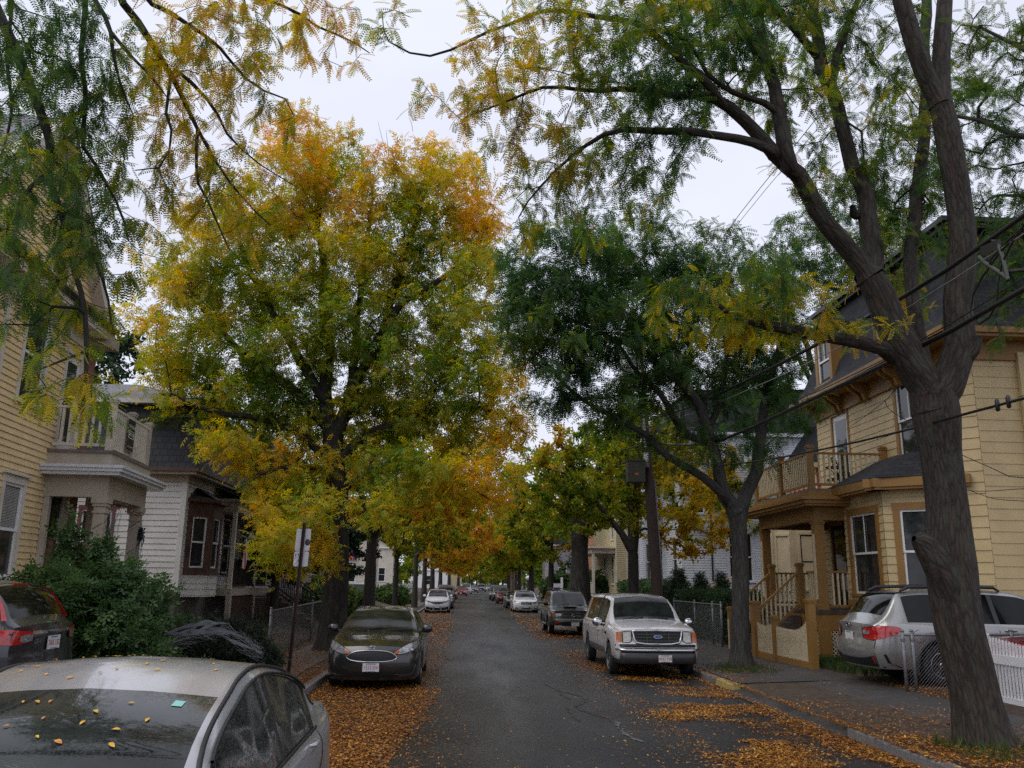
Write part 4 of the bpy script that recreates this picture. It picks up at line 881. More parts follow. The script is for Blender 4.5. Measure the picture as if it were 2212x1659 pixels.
def leaves_on_car(car, root_loc, n, seed, x0, x1, y0, y1, what='silver car'):
    r = np.random.default_rng(seed); k = 0; first = None
    for _ in range(n):
        x, y = r.uniform(x0, x1), r.uniform(y0, y1)
        S = car.sec(y); xs = [p[0] for p in S[5:]][::-1]; zs = [p[1] for p in S[5:]][::-1]
        z = np.interp(abs(x), xs, zs); e = .02
        S2 = car.sec(y+e); z2 = np.interp(abs(x), [p[0] for p in S2[5:]][::-1], [p[1] for p in S2[5:]][::-1]); sl = (z2-z)/e
        mb = MB(); a = r.uniform(0, 6.28); l = r.uniform(.028, .05); wd = l*.42
        pts = []
        for t, w in ((0, 0), (.3, .9), (.6, 1), (1, .1), (.6, -1), (.3, -.9)):
            u, v = (t-.5)*l, w*wd/2; dx, dy = u*math.cos(a)-v*math.sin(a), u*math.sin(a)+v*math.cos(a)
            pts.append((root_loc[0]+x+dx, root_loc[1]+y+dy, root_loc[2]+z+.004+dy*sl+.004*math.sin(t*3)))
        mb.poly(pts); o = mb.build('fallen_leaf', M['yellowleaf'] if r.random() < .75 else M['orangeleaf'])
        tag(o, 'small yellow leaf lying wet on the '+what, 'leaf', 'leaves on the '+what)
# --- dark grey hatchback, front view
def car_hatch_front():
    c = sedan_spec(4.36, 1.82, 1.47, .98, .79, 1.05, 1.98, 3.2, 4.05, 1.12, (.86, 3.50), .325, .19, True, beltz=.93, roofw=.60, gl=[(1.62, 2.45), (2.53, 3.35)], fprof=[(.19, .10), (.3, .03), (.45, 0), (.62, .01), (.74, .06), (.83, .14), (1.0, .25)], bow=.17,
                   plan=[(0, .80), (.07, .88), (.18, .935), (.35, .97), (.7, .99), (1.0, 1.0), (3.4, 1.0), (3.9, .97), (4.2, .92), (4.36, .86)])
    p = carpaint('dark grey metallic paint', (.042, .041, .041), .5, .24)
    r = build_car('parked_car', 'dark grey hatchback facing the camera, wet leaves on its bonnet and a chrome rimmed grille', 'car', c, p, (-1.66, 17.05, 0), 0, 1.0, None, doors=(1.35, 2.48), mirror=(1.42, 1.03, .23), handles=((2.25, .9),), rimmat=M['alloy'])
    xs = [-.47, -.44, -.38, -.28, -.15, 0, .15, .28, .38, .44, .47]; lo = [.60, .575, .552, .538, .532, .53, .532, .538, .552, .575, .60]; hi = [.61, .645, .685, .715, .728, .732, .728, .715, .685, .645, .61]
    g = MB(); c.patch(g, xs, lo, hi, .008); go = g.build('grille', M['blackplastic'], r, True, True)
    f = MB(); f.tube(c.outline(xs, lo, hi, .014), .010, 6); f.build('grille_trim', M['chrome'], go, True, True)
    h = MB()
    for zz in np.arange(.55, .73, .028):
        for x in np.arange(-.43, .44, .05):
            i = np.interp(x, xs, lo)+.01, np.interp(x, xs, hi)-.01
            if i[0] < zz < i[1]: h.tube([(x-.02, c.fy(x-.02, zz, .012), zz), (x, c.fy(x, zz+.01, .012), zz+.011), (x+.02, c.fy(x+.02, zz, .012), zz)], .003, 3)
    h.build('grille_mesh', M['metaldark'], go, False, True)
    lamp_pair(c, r, [.42, .5, .58, .66, .74, .80, .845], [.668, .662, .668, .69, .725, .77, .82], [.705, .76, .80, .84, .875, .905, .92], 'clearlens', rim=.005, amber=(.42, .50))
    emblem_oval(r, 0, c.fy(0, .79, .016), .785, .115, .045, 'Ford')
    for sd in (-1, 1):
        b = MB(); c.patch(b, [sd*x for x in (.44, .55, .66, .75, .79)], [.315, .30, .295, .32, .40], [.35, .40, .435, .455, .46], .008); b.build('fog_lamp_recess', M['blackplastic'], r, True, True)
        e = MB(); e.tube([(sd*x, c.fy(sd*x, z, .014), z) for x, z in ((.43, .30), (.55, .285), (.66, .285), (.76, .31), (.80, .40), (.815, .47))], .008, 5); e.build('bumper_crease', p, r, True, True)
    b = MB(); c.patch(b, [-.48, -.42, -.34, 0, .34, .42, .48], [.255]*7, [.275, .32, .345, .35, .345, .32, .275], .008); b.build('lower_intake', M['blackplastic'], r, True, True)
    py = c.fy(0, .44, .03); mb = MB(); mb.box(-.175, .175, py-.002, py+.03, .35, .525); mb.build('plate_holder', M['blackplastic'], r, False, True)
    plate_part(r, 0, py-.003, .435, '1523 DV'); wipers(c, r)
    leaves_on_car(c, (-1.66, 17.05, 0), 16, 8, -.6, .6, .2, 1.05, 'dark hatchback'); leaves_on_car(c, (-1.66, 17.05, 0), 12, 9, -.5, .5, 1.95, 3.2, 'dark hatchback')
    mb = MB(); ring = c.sec(1.86); mb.box(-.05, .05, c.roof0-.10, c.roof0-.095, 1.36, 1.405); mb.build('toll_tag', M['plate'], r, False, True)
    return r
# --- white pickup with a cap
def truck():
    L, W = 5.6, 2.0
    top = [(0, 1.08), (.15, 1.12), (.8, 1.20), (1.30, 1.25), (1.62, 1.52), (1.95, 1.775), (2.6, 1.83), (3.2, 1.84), (5.1, 1.82), (5.4, 1.72), (5.5, 1.3), (5.6, 1.1)]
    belt = [(0, 1.03), (.3, 1.07), (1.3, 1.13), (3, 1.15), (5.2, 1.16), (5.6, 1.05)]
    plan = [(0, .90), (.06, .945), (.15, .97), (.4, .99), (.8, 1.0), (5.2, 1.0), (5.45, .98), (5.6, .95)]
    c = Car(L, W, top, belt, plan, .70, [(.35, .10), (.5, .02), (.62, 0), (.75, .03), (.85, .10), (1.1, .12), (1.3, .14)], [(.3, .05), (1.0, 0), (1.9, .1)], (.98, 4.45), .37, 1.30, 1.95, 5.15, 5.5, .42, .09, .03, [(1.72, 2.45), (2.53, 2.86), (3.25, 4.85)], .03, .07)
    p = carpaint('white pickup paint', (.62, .60, .61), 0, .3)
    r = build_car('pickup_truck', 'white pickup truck with a cap over its bed and chrome mirrors, parked facing the camera', 'pickup truck', c, p, (4.32, 19.35, -.01), 0, .96, None, doors=(1.42, 2.5), rimmat=M['metalgal'], glass='glass', mirror=None, handles=((2.35, .98),))
    for sd in (-1, 1):
        mb = MB(); x = c.sx(1.62, 1.12, 0); mb.beam((sd*(x-.02), 1.62, 1.12), (sd*(x+.14), 1.60, 1.13), .06, .05, 1); mb.beam((sd*(x-.02), 1.62, 1.20), (sd*(x+.12), 1.60, 1.18), .05, .04, 1)
        mb.sphere((sd*(x+.19), 1.58, 1.19), (.125, .085, .105), 14, 10, 0); mb.build('wing_mirror', [M['chrome'], M['blackplastic']], r, True, True)
    xs = [-.56, -.54, -.49, -.3, 0, .3, .49, .54, .56]; lo = [.99, .88, .80, .775, .77, .775, .80, .88, .99]; hi = [1.055, 1.06, 1.062, 1.065, 1.065, 1.065, 1.062, 1.06, 1.055]
    g = MB(); c.patch(g, xs, lo, hi, .01); go = g.build('grille', M['blackplastic'], r, True, True)
    f = MB(); f.tube(c.outline(xs, lo, hi, .02), .026, 8); f.build('grille_surround', M['chrome'], go, True, True)
    b = MB()
    for zz in (.835, .905, .975): b.tube([(x, c.fy(x, zz, .03), zz) for x in np.linspace(-.5, .5, 9)], .012, 5)
    for x in (-.25, .25): b.tube([(x, c.fy(x, z, .03), z) for z in (.79, .9, 1.04)], .012, 5)
    b.build('grille_bars', M['steelbox'], go, True, True)
    emblem_oval(r, 0, c.fy(0, .93, .05), .93, .20, .075, 'Ford')
    lamp_pair(c, r, [.595, .66, .74, .80], [.84, .80, .80, .80], [1.05, 1.05, 1.045, 1.04], 'hazelens', rim=.01)
    for sd in (-1, 1):
        mb = MB(); c.patch(mb, [sd*x for x in (.815, .85, .89, .92)], [.81]*4, [1.04, 1.035, 1.03, 1.02], .013); mb.build('indicator', M['orange'], r, True, True)
    for nm, z0, z1, mt, d in (('valance', .70, .775, 'blackplastic', .03), ('chrome_bumper', .60, .69, 'chrome', .09), ('air_dam', .34, .597, 'bumpergrey', .085)):
        mb = MB(); X = np.linspace(-.965, .965, 19); q = lambda x, z, e: c.fy(x, max(.5, z), e)
        P = [[(x, q(x, z0, d*.6)+.02, z0), (x, q(x, z0+.02, d), z0+.02), (x, q(x, (z0+z1)/2, d+.01), (z0+z1)/2), (x, q(x, z1-.02, d), z1-.02), (x, q(x, z1, d*.3)+.03, z1)] for x in X]
        mb.grid(P); mb.build(nm, M[mt], r, True, True)
    plate_part(r, .12, c.fy(0, .55, .115), .47, '6ND 958'); wipers(c, r, -.55, .62)
    for sd in (-1, 1):
        mb = MB(); P = [[(sd*c.sx(y, z, .006), y, z) for z in (.46, .52, .60)] for y in np.linspace(1.5, 3.95, 12)]; mb.grid(P)
        mb.box(min(sd*.70, sd*.86), max(sd*.70, sd*.86), 2.98, 3.02, 1.17, 1.24, 1); mb.build('rocker_stripe', [M['metalgal'], M['blackplastic']], r, True, True)
    mb = MB(); ring = c.sec(3.0); pts = [(x, 3.0, z) for x, z in ring[5:]]; pts = pts+[(-x, y, z) for x, y, z in pts[::-1]]
    mb.tube([(x*1.006, y, z+.004) for x, y, z in pts], .012, 4); mb.build('cap_gap', M['blackplastic'], r, True, True)
    mb = MB(); y = c.sx(1.15, .98, .01)
    for sd in (-1, 1): mb.box(min(sd*y, sd*(y+.01)), max(sd*y, sd*(y+.01)), 1.12, 1.26, .93, .99)
    mb.build('fender_badge', M['blackplastic'], r, False, True)
    return r
# --- greenish grey sport utility with a bonnet scoop
def suv_scoop():
    L, W = 4.65, 1.76
    top = [(0, .98), (.25, 1.0), (1.1, 1.08), (1.25, 1.11), (1.6, 1.42), (1.9, 1.66), (2.5, 1.72), (3.9, 1.72), (4.3, 1.66), (4.52, 1.25), (4.65, 1.1)]
    belt = [(0, .90), (.4, .96), (1.25, 1.03), (3, 1.08), (4.65, 1.02)]
    plan = [(0, .86), (.06, .92), (.18, .965), (.4, 1), (1.2, 1.0), (1.5, .975), (4.2, .975), (4.65, .92)]
    c = Car(L, W, top, belt, plan, .62, [(.3, .10), (.45, .02), (.6, 0), (.75, .05), (.98, .08), (1.1, .12)], [(.3, .05), (1, 0), (1.8, .1)], (.9, 3.6), .39, 1.25, 1.9, 4.25, 4.52, .42, .06, .03, [(1.62, 2.35), (2.43, 3.2), (3.3, 4.15)], .02, .06)
    p = carpaint('dark olive grey paint', (.085, .08, .072), .4, .28)
    r = build_car('parked_suv', 'dark olive grey sport utility with bonnet scoop and roof rack behind the white pickup', 'suv', c, p, (4.34, 34.3, 0), 0, 1.0, None, doors=(1.5, 2.4), mirror=(1.55, 1.17, .2), mirrormat=M['blackplastic'], rimmat=M['alloy'])
    mb = MB(); c.patch(mb, np.linspace(-.70, .70, 11), [.89]*11, [.965]*11, .05); mb.build('bonnet_guard', M['blackplastic'], r, True, True)
    lamp_pair(c, r, [.44, .52, .60, .68], [.725]*4, [.875]*4, 'clearlens', rim=.008)
    for sd in (-1, 1):
        mb = MB(); c.patch(mb, [sd*x for x in (.70, .74, .78, .80)], [.73]*4, [.88]*4, .014); mb.build('indicator', M['orange'], r, True, True)
    g = MB(); X = [-.4, -.34, 0, .34, .4]
    c.patch(g, X, [.82, .80, .80, .80, .82], [.87]*5, .01); c.patch(g, X, [.68, .68, .68, .68, .68], [.70, .755, .755, .755, .70], .01); g.build('grille', M['blackplastic'], r, True, True)
    emblem_oval(r, 0, c.fy(0, .78, .02), .78, .13, .085, '')
    mb = MB(); Xb = np.linspace(-.84, .84, 15)
    mb.grid([[(x, c.fy(x, z, d), z) for z, d in ((.44, .02), (.46, .05), (.6, .06), (.66, .04), (.67, .0))] for x in Xb]); mb.build('bumper', p, r, True, True)
    mb = MB(); c.patch(mb, [-.42, -.36, 0, .36, .42], [.40]*5, [.42, .545, .56, .545, .42], .075); mb.build('lower_intake', M['blackplastic'], r, True, True)
    for sd in (-1, 1):
        mb = MB(); c.patch(mb, [sd*.52, sd*.60, sd*.70], [.495]*3, [.545]*3, .072); mb.build('fog_lamp', M['redlens'], r, True, True)
    plate_part(r, .08, c.fy(0, .5, .09), .475, '')
    mb = MB(); mb.grid([[(x, y, 1.085+dz) for x in np.linspace(-.25, .25, 7)] for y, dz in ((.62, .0), (.63, .055), (.9, .06), (1.15, .02))]); mb.box(-.22, .22, .612, .622, 1.07, 1.115, 1); mb.build('bonnet_scoop', [p, M['blackvoid']], r, True, True)
    rr = MB()
    for sd in (-1, 1): rr.tube([(sd*.55, 2.2, 1.71), (sd*.55, 2.3, 1.79), (sd*.55, 3.8, 1.79), (sd*.55, 3.9, 1.71)], .02, 6)
    for y in (2.5, 3.4): rr.beam((-.55, y, 1.79), (.55, y, 1.79), .04, .03)
    rr.build('roof_rack', M['blackplastic'], r, True, True)
    mb = MB()
    for sd in (-1, 1): mb.tube([(sd*.90, y, .40) for y in (1.45, 3.05)], .05, 8, cap=True)
    mb.build('side_step', M['metalgal'], r, True, True)
    for w in c.wheels:
        for sd in (-1, 1):
            mb = MB(); P = [[(sd*(c.HW(w)+dx), w-math.cos(a)*R, .39+math.sin(a)*R) for dx, R in ((-.02, .455), (.035, .47), (.03, .53), (-.015, .56))] for a in np.linspace(-.05, math.pi+.05, 14)]
            mb.grid(P); mb.build('fender_flare', p, r, True, True)
    wipers(c, r, -.5, .55); return r
# --- white saloon, white compact
def car_saloon_white():
    c = sedan_spec(4.8, 1.82, 1.46, .98, .76, 1.12, 1.98, 3.35, 4.05, 1.10, (.95, 3.72), .33, .2, beltz=.93, gl=[(1.6, 2.5), (2.6, 3.5)], bow=.16)
    p = carpaint('white saloon paint', (.68, .68, .70), 0, .25)
    r = build_car('parked_car', 'white saloon parked facing the camera at the right kerb behind the olive sport utility', 'car', c, p, (4.46, 60.8, 0), 0, 1.0, None, doors=(1.4, 2.55), mirror=(1.5, 1.05, .2))
    lamp_pair(c, r, [.46, .56, .66, .76, .83], [.63, .625, .65, .69, .75], [.68, .73, .77, .80, .815], 'clearlens', rim=.006)
    xs = [-.38, -.34, 0, .34, .38]; g = MB()
    for i in range(4): z = .585+i*.04; w_ = .30+.028*i; g.tube([(x, c.fy(x, z, .016), z) for x in np.linspace(-w_, w_, 7)], .011, 5)
    b = MB(); c.patch(b, xs, [.58, .56, .555, .56, .58], [.71, .725, .73, .725, .71], .006); bo = b.build('grille', M['steelbox'], r, True, True); g.build('grille_bars', M['chrome'], bo, True, True)
    emblem_oval(r, 0, c.fy(0, .69, .03), .69, .15, .10, '')
    for a in (-.66, 0, .66):
        hw = .16 if a == 0 else .10
        mb = MB(); c.patch(mb, np.linspace(a-hw*(2 if a == 0 else 1), a+hw*(2 if a == 0 else 1), 5), [.29]*5, [.345]*5, .008); mb.build('lower_intake', M['blackplastic'], r, True, True)
    plate_part(r, 0, c.fy(0, .42, .02), .42, ''); wipers(c, r); return r
def car_compact_white():
    c = sedan_spec(4.06, 1.70, 1.52, 1.02, .80, .82, 1.72, 3.1, 3.85, 1.12, (.78, 3.3), .31, .19, True, beltz=.95, roofw=.56, gl=[(1.5, 2.3), (2.4, 3.25)], bow=.17)
    p = carpaint('white compact paint', (.66, .66, .69), 0, .25)
    r = build_car('parked_car', 'small white hatchback with a black grille band, parked at the left kerb on orange leaves', 'car', c, p, (-1.60, 58.4, 0), 0, 1.0, None, doors=(1.2, 2.35), mirror=(1.3, 1.07, .22))
    xs = [-.82, -.7, -.5, -.38, -.2, 0, .2, .38, .5, .7, .82]
    g = MB(); c.patch(g, [-.45, -.36, -.2, 0, .2, .36, .45], [.70, .64, .595, .59, .595, .64, .70], [.735, .74, .735, .73, .735, .74, .735], .01); g.build('grille', M['blackplastic'], r, True, True)
    lamp_pair(c, r, [.42, .52, .62, .72, .79], [.695, .70, .72, .755, .80], [.745, .775, .805, .835, .86], 'clearlens', rim=.006)
    mb = MB(); add_text(mb, 'H', .13, (0, c.fy(0, .67, .03), .67), (1, 0, 0), (0, 0, 1), 0, .9); mb.build('badge', M['chrome'], r, False, True)
    for sd in (-1, 1):
        mb = MB(); c.patch(mb, [sd*x for x in (.45, .56, .68, .74)], [.32, .26, .27, .33], [.36, .39, .42, .42], .008); mb.build('fog_lamp_recess', M['blackplastic'], r, True, True)
    mb = MB(); c.patch(mb, [-.52, -.38, 0, .38, .52], [.215]*5, [.23, .37, .38, .37, .23], .008); mb.build('lower_intake', M['blackplastic'], r, True, True)
    plate_part(r, 0, c.fy(0, .40, .02), .42, ''); wipers(c, r); return r
# --- the silver saloon in the foreground
def car_silver():
    c = sedan_spec(4.75, 1.84, 1.535, 1.02, .78, 1.10, 2.05, 3.25, 4.15, 1.13, (.98, 3.75), .33, .2, beltz=.96, roofw=.66, gl=[(1.42, 2.70), (2.775, 3.42), (3.46, 3.74)], bow=.16, crown=.03, rdrop=.10)
    p = carpaint('silver paint', (.48, .47, .48), .45, .24, 1.0)
    r = build_car('parked_car', 'silver saloon in the near left foreground with scattered yellow leaves on its roof', 'car', c, p, (-1.84, 2.55, 0), 0, 1.0, None, doors=(1.45, 2.73, 3.72), mirror=(1.55, 1.06, .2), handles=((2.45, .95), (3.45, .97)))
    # black roof mouldings and screen surround
    mb = MB()
    for sd in (-1, 1):
        P = []
        for y in np.linspace(c.cowl, c.deck-.1, 40):
            S = c.sec(y); x, z = S[8]; x2, z2 = S[9]; P.append((sd*(x*.9+x2*.1), c.yoff(y, x, z), z*.9+z2*.1+.006))
        mb.tube(P, .013, 5)
    mb.build('roof_moulding', M['blackplastic'], r, True, True)
    for sd in (-1, 1):
        mb = MB(); y0, y1 = 1.5, 3.76; P = []
        for y in np.linspace(y0, y1, 30): S = c.sec(y); P.append((sd*(S[7][0]+.008), y, S[7][1]+.012))
        mb.tube(P, .010, 5)
        mb.tube([(sd*(c.sec(y)[6][0]+.010), y, c.sec(y)[6][1]) for y in np.linspace(1.5, 3.76, 20)], .011, 5); mb.build('window_seal', M['blackplastic'], r, True, True)
    mb = MB(); S = c.sec(1.98); mb.poly([(.44, 1.86, 0), (.52, 1.86, 0), (.52, 1.93, 0), (.44, 1.93, 0)]); 
    def zs(x, y): S = c.sec(y); return np.interp(abs(x), [S[11][0], S[10][0], S[9][0]], [S[11][1], S[10][1], S[9][1]])
    mb = MB(); mb.poly([(x, y, zs(x, y)+.003) for x, y in ((.46, 1.88), (.51, 1.88), (.51, 1.95), (.46, 1.95))]); mb.build('inspection_sticker', M['tealsticker'], r, False, True)
    # a filler panel of silver frame between front and rear side glass is the B pillar
    wipers(c, r)
    return r, c
# --- grey sport utility at the left, seen from behind
def suv_rear_left():
    L, W = 4.5, 1.83
    top = [(0, .92), (.3, 1.0), (1.0, 1.10), (1.15, 1.14), (1.6, 1.42), (2.0, 1.60), (2.7, 1.655), (3.6, 1.62), (4.05, 1.57), (4.30, 1.38), (4.42, 1.18), (4.5, 1.12)]
    belt = [(0, .85), (.4, .92), (1.2, 1.02), (3, 1.07), (4.2, 1.10), (4.5, 1.06)]
    plan = [(0, .8), (.1, .9), (.3, .96), (.7, 1), (3.5, 1.0), (4.0, .985), (4.25, .955), (4.4, .92), (4.5, .88)]
    c = Car(L, W, top, belt, plan, .60, [(.2, .1), (.5, 0), (.8, .05), (1.1, .15)], [(.22, .10), (.4, .02), (.6, 0), (.8, .03), (1.0, .02), (1.2, .05)], (.93, 3.55), .35, 1.15, 2.0, 4.05, 4.40, .24, .12, .10, [(1.75, 2.45), (2.53, 3.2), (3.3, 3.78)], .02)
    p = carpaint('dark slate grey paint', (.045, .045, .052), .45, .26)
    r = build_car('parked_suv', 'dark grey sport utility seen from behind in the driveway at the left edge', 'suv', c, p, (-9.45, 10.95, .34), R_(-90), 1.0, None, glass='glassdark', doors=(1.45, 2.48, 3.25), mirror=(1.5, 1.1, .2), rimmat=M['alloy'])
    # tail lights: a blade up the rear pillar and a wide lamp at the belt
    for sd in (-1, 1):
        mb = MB(); P = []
        for y, w_ in ((3.95, .05), (4.08, .07), (4.18, .09), (4.27, .11), (4.34, .13), (4.40, .14)):
            S = c.sec(y); P.append([(sd*(S[8][0]+.012+.01*k), c.yoff(y, S[8][0], S[8][1])+.02-w_*.5*k, S[8][1]*(1-k*.33)+S[7][1]*k*.33+.008) for k in range(4)])
        mb.grid(P); mb.build('pillar_light', M['redlens'], r, True, True)
    lamp_pair(c, r, [.46, .56, .66, .74, .80, .84, .865, .885, .90], [.95, .93, .92, .915, .92, .93, .945, .965, .99], [1.05, 1.06, 1.07, 1.08, 1.085, 1.085, 1.08, 1.075, 1.06], 'redlens', 'tail_light', True, .014)
    lamp_pair(c, r, [.47, .54, .61, .68], [.955, .945, .94, .955], [1.02, 1.025, 1.025, 1.0], 'clearlens', 'reversing_light', True, .022)
    mb = MB(); c.patch(mb, np.linspace(-.46, .46, 9), [1.02]*9, [1.06]*9, .014, 3, 0, True); mb.build('tailgate_trim', M['chrome'], r, True, True)
    mb = MB(); add_text(mb, 'H', .12, (0, c.ry(0, 1.05, .04), 1.06), (-1, 0, 0), (0, 0, 1), 0, .9); mb.build('badge', M['chrome'], r, False, True)
    mb = MB(); add_text(mb, 'CR-V', .075, (.36, c.ry(.36, .93, .02), .94), (-1, 0, 0), (0, 0, 1), 0, 1.1, .3); mb.build('lettering', M['chrome'], r, False, True)
    plate_part(r, 0, c.ry(0, .93, .012), .91, '7AX 132', front=False, ink='red_ink')
    mb = MB(); c.patch(mb, np.linspace(-.80, .80, 13), [.30]*13, [.50]*13, .01, 3, 0, True); mb.build('lower_bumper', M['blackplastic'], r, True, True)
    for sd in (-1, 1):
        mb = MB(); c.patch(mb, [sd*.6, sd*.68, sd*.76], [.40]*3, [.45]*3, .02, 2, 0, True); mb.build('reflector', M['redlens'], r, True, True)
    mb = MB(); mb.grid([[(x, 4.02+d-.10*(x/.6)**2, 1.575+h) for d, h in ((-.1, .01), (.06, .0), (.10, -.02), (.02, -.045))] for x in np.linspace(-.58, .58, 9)]); mb.build('spoiler', M['blackplastic'], r, True, True)
    mb = MB(); mb.box(-.18, .18, 4.10, 4.125, 1.56, 1.582); mb.build('brake_light', M['redlens'], r, False, True)
    mb = MB(); mb.sphere((0, 3.6, 1.66), (.05, .09, .035), 10, 6); mb.build('antenna_fin', M['blackplastic'], r, True, True)
    mb = MB(); P = [(.05+t*.42, c.yoff(4.33, .3, 1.1)+.035, 1.12+.05*math.sin(t*3)) for t in np.linspace(0, 1, 6)]; mb.tube(P, .011, 5); mb.build('wiper', M['blackplastic'], r, True, True)
    return r
# --- silver estate behind the leaning tree
def wagon_right():
    L, W = 4.82, 1.84
    top = [(0, .85), (.3, .95), (1.1, 1.06), (1.25, 1.1), (1.75, 1.40), (2.15, 1.56), (2.8, 1.605), (3.8, 1.585), (4.25, 1.53), (4.50, 1.30), (4.68, 1.10), (4.82, 1.0)]
    belt = [(0, .78), (.4, .88), (1.25, .98), (3, 1.02), (4.4, 1.03), (4.82, .95)]
    plan = [(0, .8), (.1, .9), (.3, .96), (.7, 1), (3.8, 1.0), (4.3, .98), (4.6, .93), (4.75, .88), (4.82, .83)]
    c = Car(L, W, top, belt, plan, .60, [(.2, .1), (.5, 0), (.8, .05), (1.1, .15)], [(.24, .16), (.4, .05), (.55, .0), (.68, .02), (.8, .07), (1.0, .06), (1.2, .1)], (.95, 3.70), .345, 1.25, 2.15, 4.25, 4.62, .27, .12, .12, [(1.85, 2.60), (2.68, 3.5), (3.57, 4.22)], .02, .06)
    p = carpaint('warm silver paint', (.34, .335, .325), .5, .26)
    r = build_car('parked_car', 'silver estate car with roof rails parked in the driveway behind the leaning tree', 'car', c, p, (12.80, 16.85, .25), R_(90), 1.08, None, glass='glassdark', doors=(1.55, 2.63, 3.5), mirror=(1.6, 1.08, .2), handles=((2.45, .92), (3.4, .93)), rimmat=M['alloy'], spokes=5)
    lamp_pair(c, r, [.44, .52, .60, .68, .74, .79, .83, .86, .875], [.78, .76, .75, .745, .75, .76, .79, .83, .86], [.93, .945, .955, .965, .97, .975, .975, .965, .95], 'redlens', 'tail_light', True, .014, rim=.005)
    lamp_pair(c, r, [.46, .51, .56, .62], [.835, .83, .83, .835], [.89, .895, .895, .89], 'clearlens', 'reversing_light', True, .022)
    plate_part(r, 0, c.ry(0, .78, .012), .78, '', front=False)
    emblem_oval(r, 0, c.ry(0, .97, .02), .97, .12, .07, '', False)
    mb = MB(); c.patch(mb, np.linspace(-.84, .84, 13), [.30]*13, [.52, .48, .45, .43, .42, .42, .42, .42, .42, .43, .45, .48, .52], .012, 3, 0, True); mb.build('lower_bumper', M['blackplastic'], r, True, True)
    for sd in (-1, 1):
        mb = MB(); c.patch(mb, [sd*.69, sd*.73], [.36]*2, [.47]*2, .025, 2, 0, True); mb.build('reflector', M['redlens'], r, True, True)
        mb = MB(); mb.tube([(sd*.60, 2.4, 1.575), (sd*.60, 2.5, 1.64), (sd*.60, 3.3, 1.655), (sd*.60, 4.05, 1.63), (sd*.60, 4.2, 1.56)], [.02, .03, .032, .03, .02], 8); mb.build('roof_rail', M['blackplastic'], r, True, True)
        for w in c.wheels:
            mb = MB(); mb.grid([[(sd*(c.HW(w)+dx), w-math.cos(a)*R, .345+math.sin(a)*R) for dx, R in ((-.03, .40), (.012, .41), (.012, .45), (-.02, .47))] for a in np.linspace(-.1, math.pi+.1, 14)]); mb.build('arch_cladding', M['blackplastic'], r, True, True)
    mb = MB(); mb.grid([[(x, 4.22+d-.08*(x/.6)**2, 1.55+h) for d, h in ((-.1, .0), (.08, -.01), (.11, -.03), (.02, -.05))] for x in np.linspace(-.58, .58, 9)]); mb.build('spoiler', M['blackplastic'], r, True, True)
    mb = MB(); s = -1
    for sd in (-1, 1): mb.tube([(sd*(c.sx(4.1, .82+.10*math.sin(a), .002)), 4.08+.10*math.cos(a), .82+.10*math.sin(a)) for a in np.linspace(0, 6.283, 17)], .004, 4)
    mb.build('fuel_flap', M['blackplastic'], r, False, True)
    return r
def car_red_right():
    c = sedan_spec(4.7, 1.8, 1.40, .95, .72, 1.2, 1.95, 3.1, 3.75, 1.03, (.95, 3.72), .31, .2, beltz=.90, rbow=.07)
    p = carpaint('dark red paint', (.20, .012, .018), .2, .26)
    r = build_car('parked_car', 'dark red saloon behind the white picket fence, only its tail lamp and boot showing', 'car', c, p, (13.75, 14.25, .2), R_(90), 1.0, None, doors=(1.5, 2.5), mirror=(1.6, 1.02, .2))
    mb = MB(); c.patch(mb, np.linspace(-.82, .82, 13), [.74]*13, [.93]*13, .012, 4, 0, True); mb.build('tail_light', M['redlens'], r, True, True)
    for sd in (-1, 1):
        mb = MB(); c.patch(mb, [sd*x for x in (.56, .66, .76, .80)], [.755]*4, [.82, .82, .82, .82], .02, 3, 0, True); mb.build('indicator', M['orange'], r, True, True)
    plate_part(r, 0, c.ry(0, .6, .012), .58, '', front=False); return r
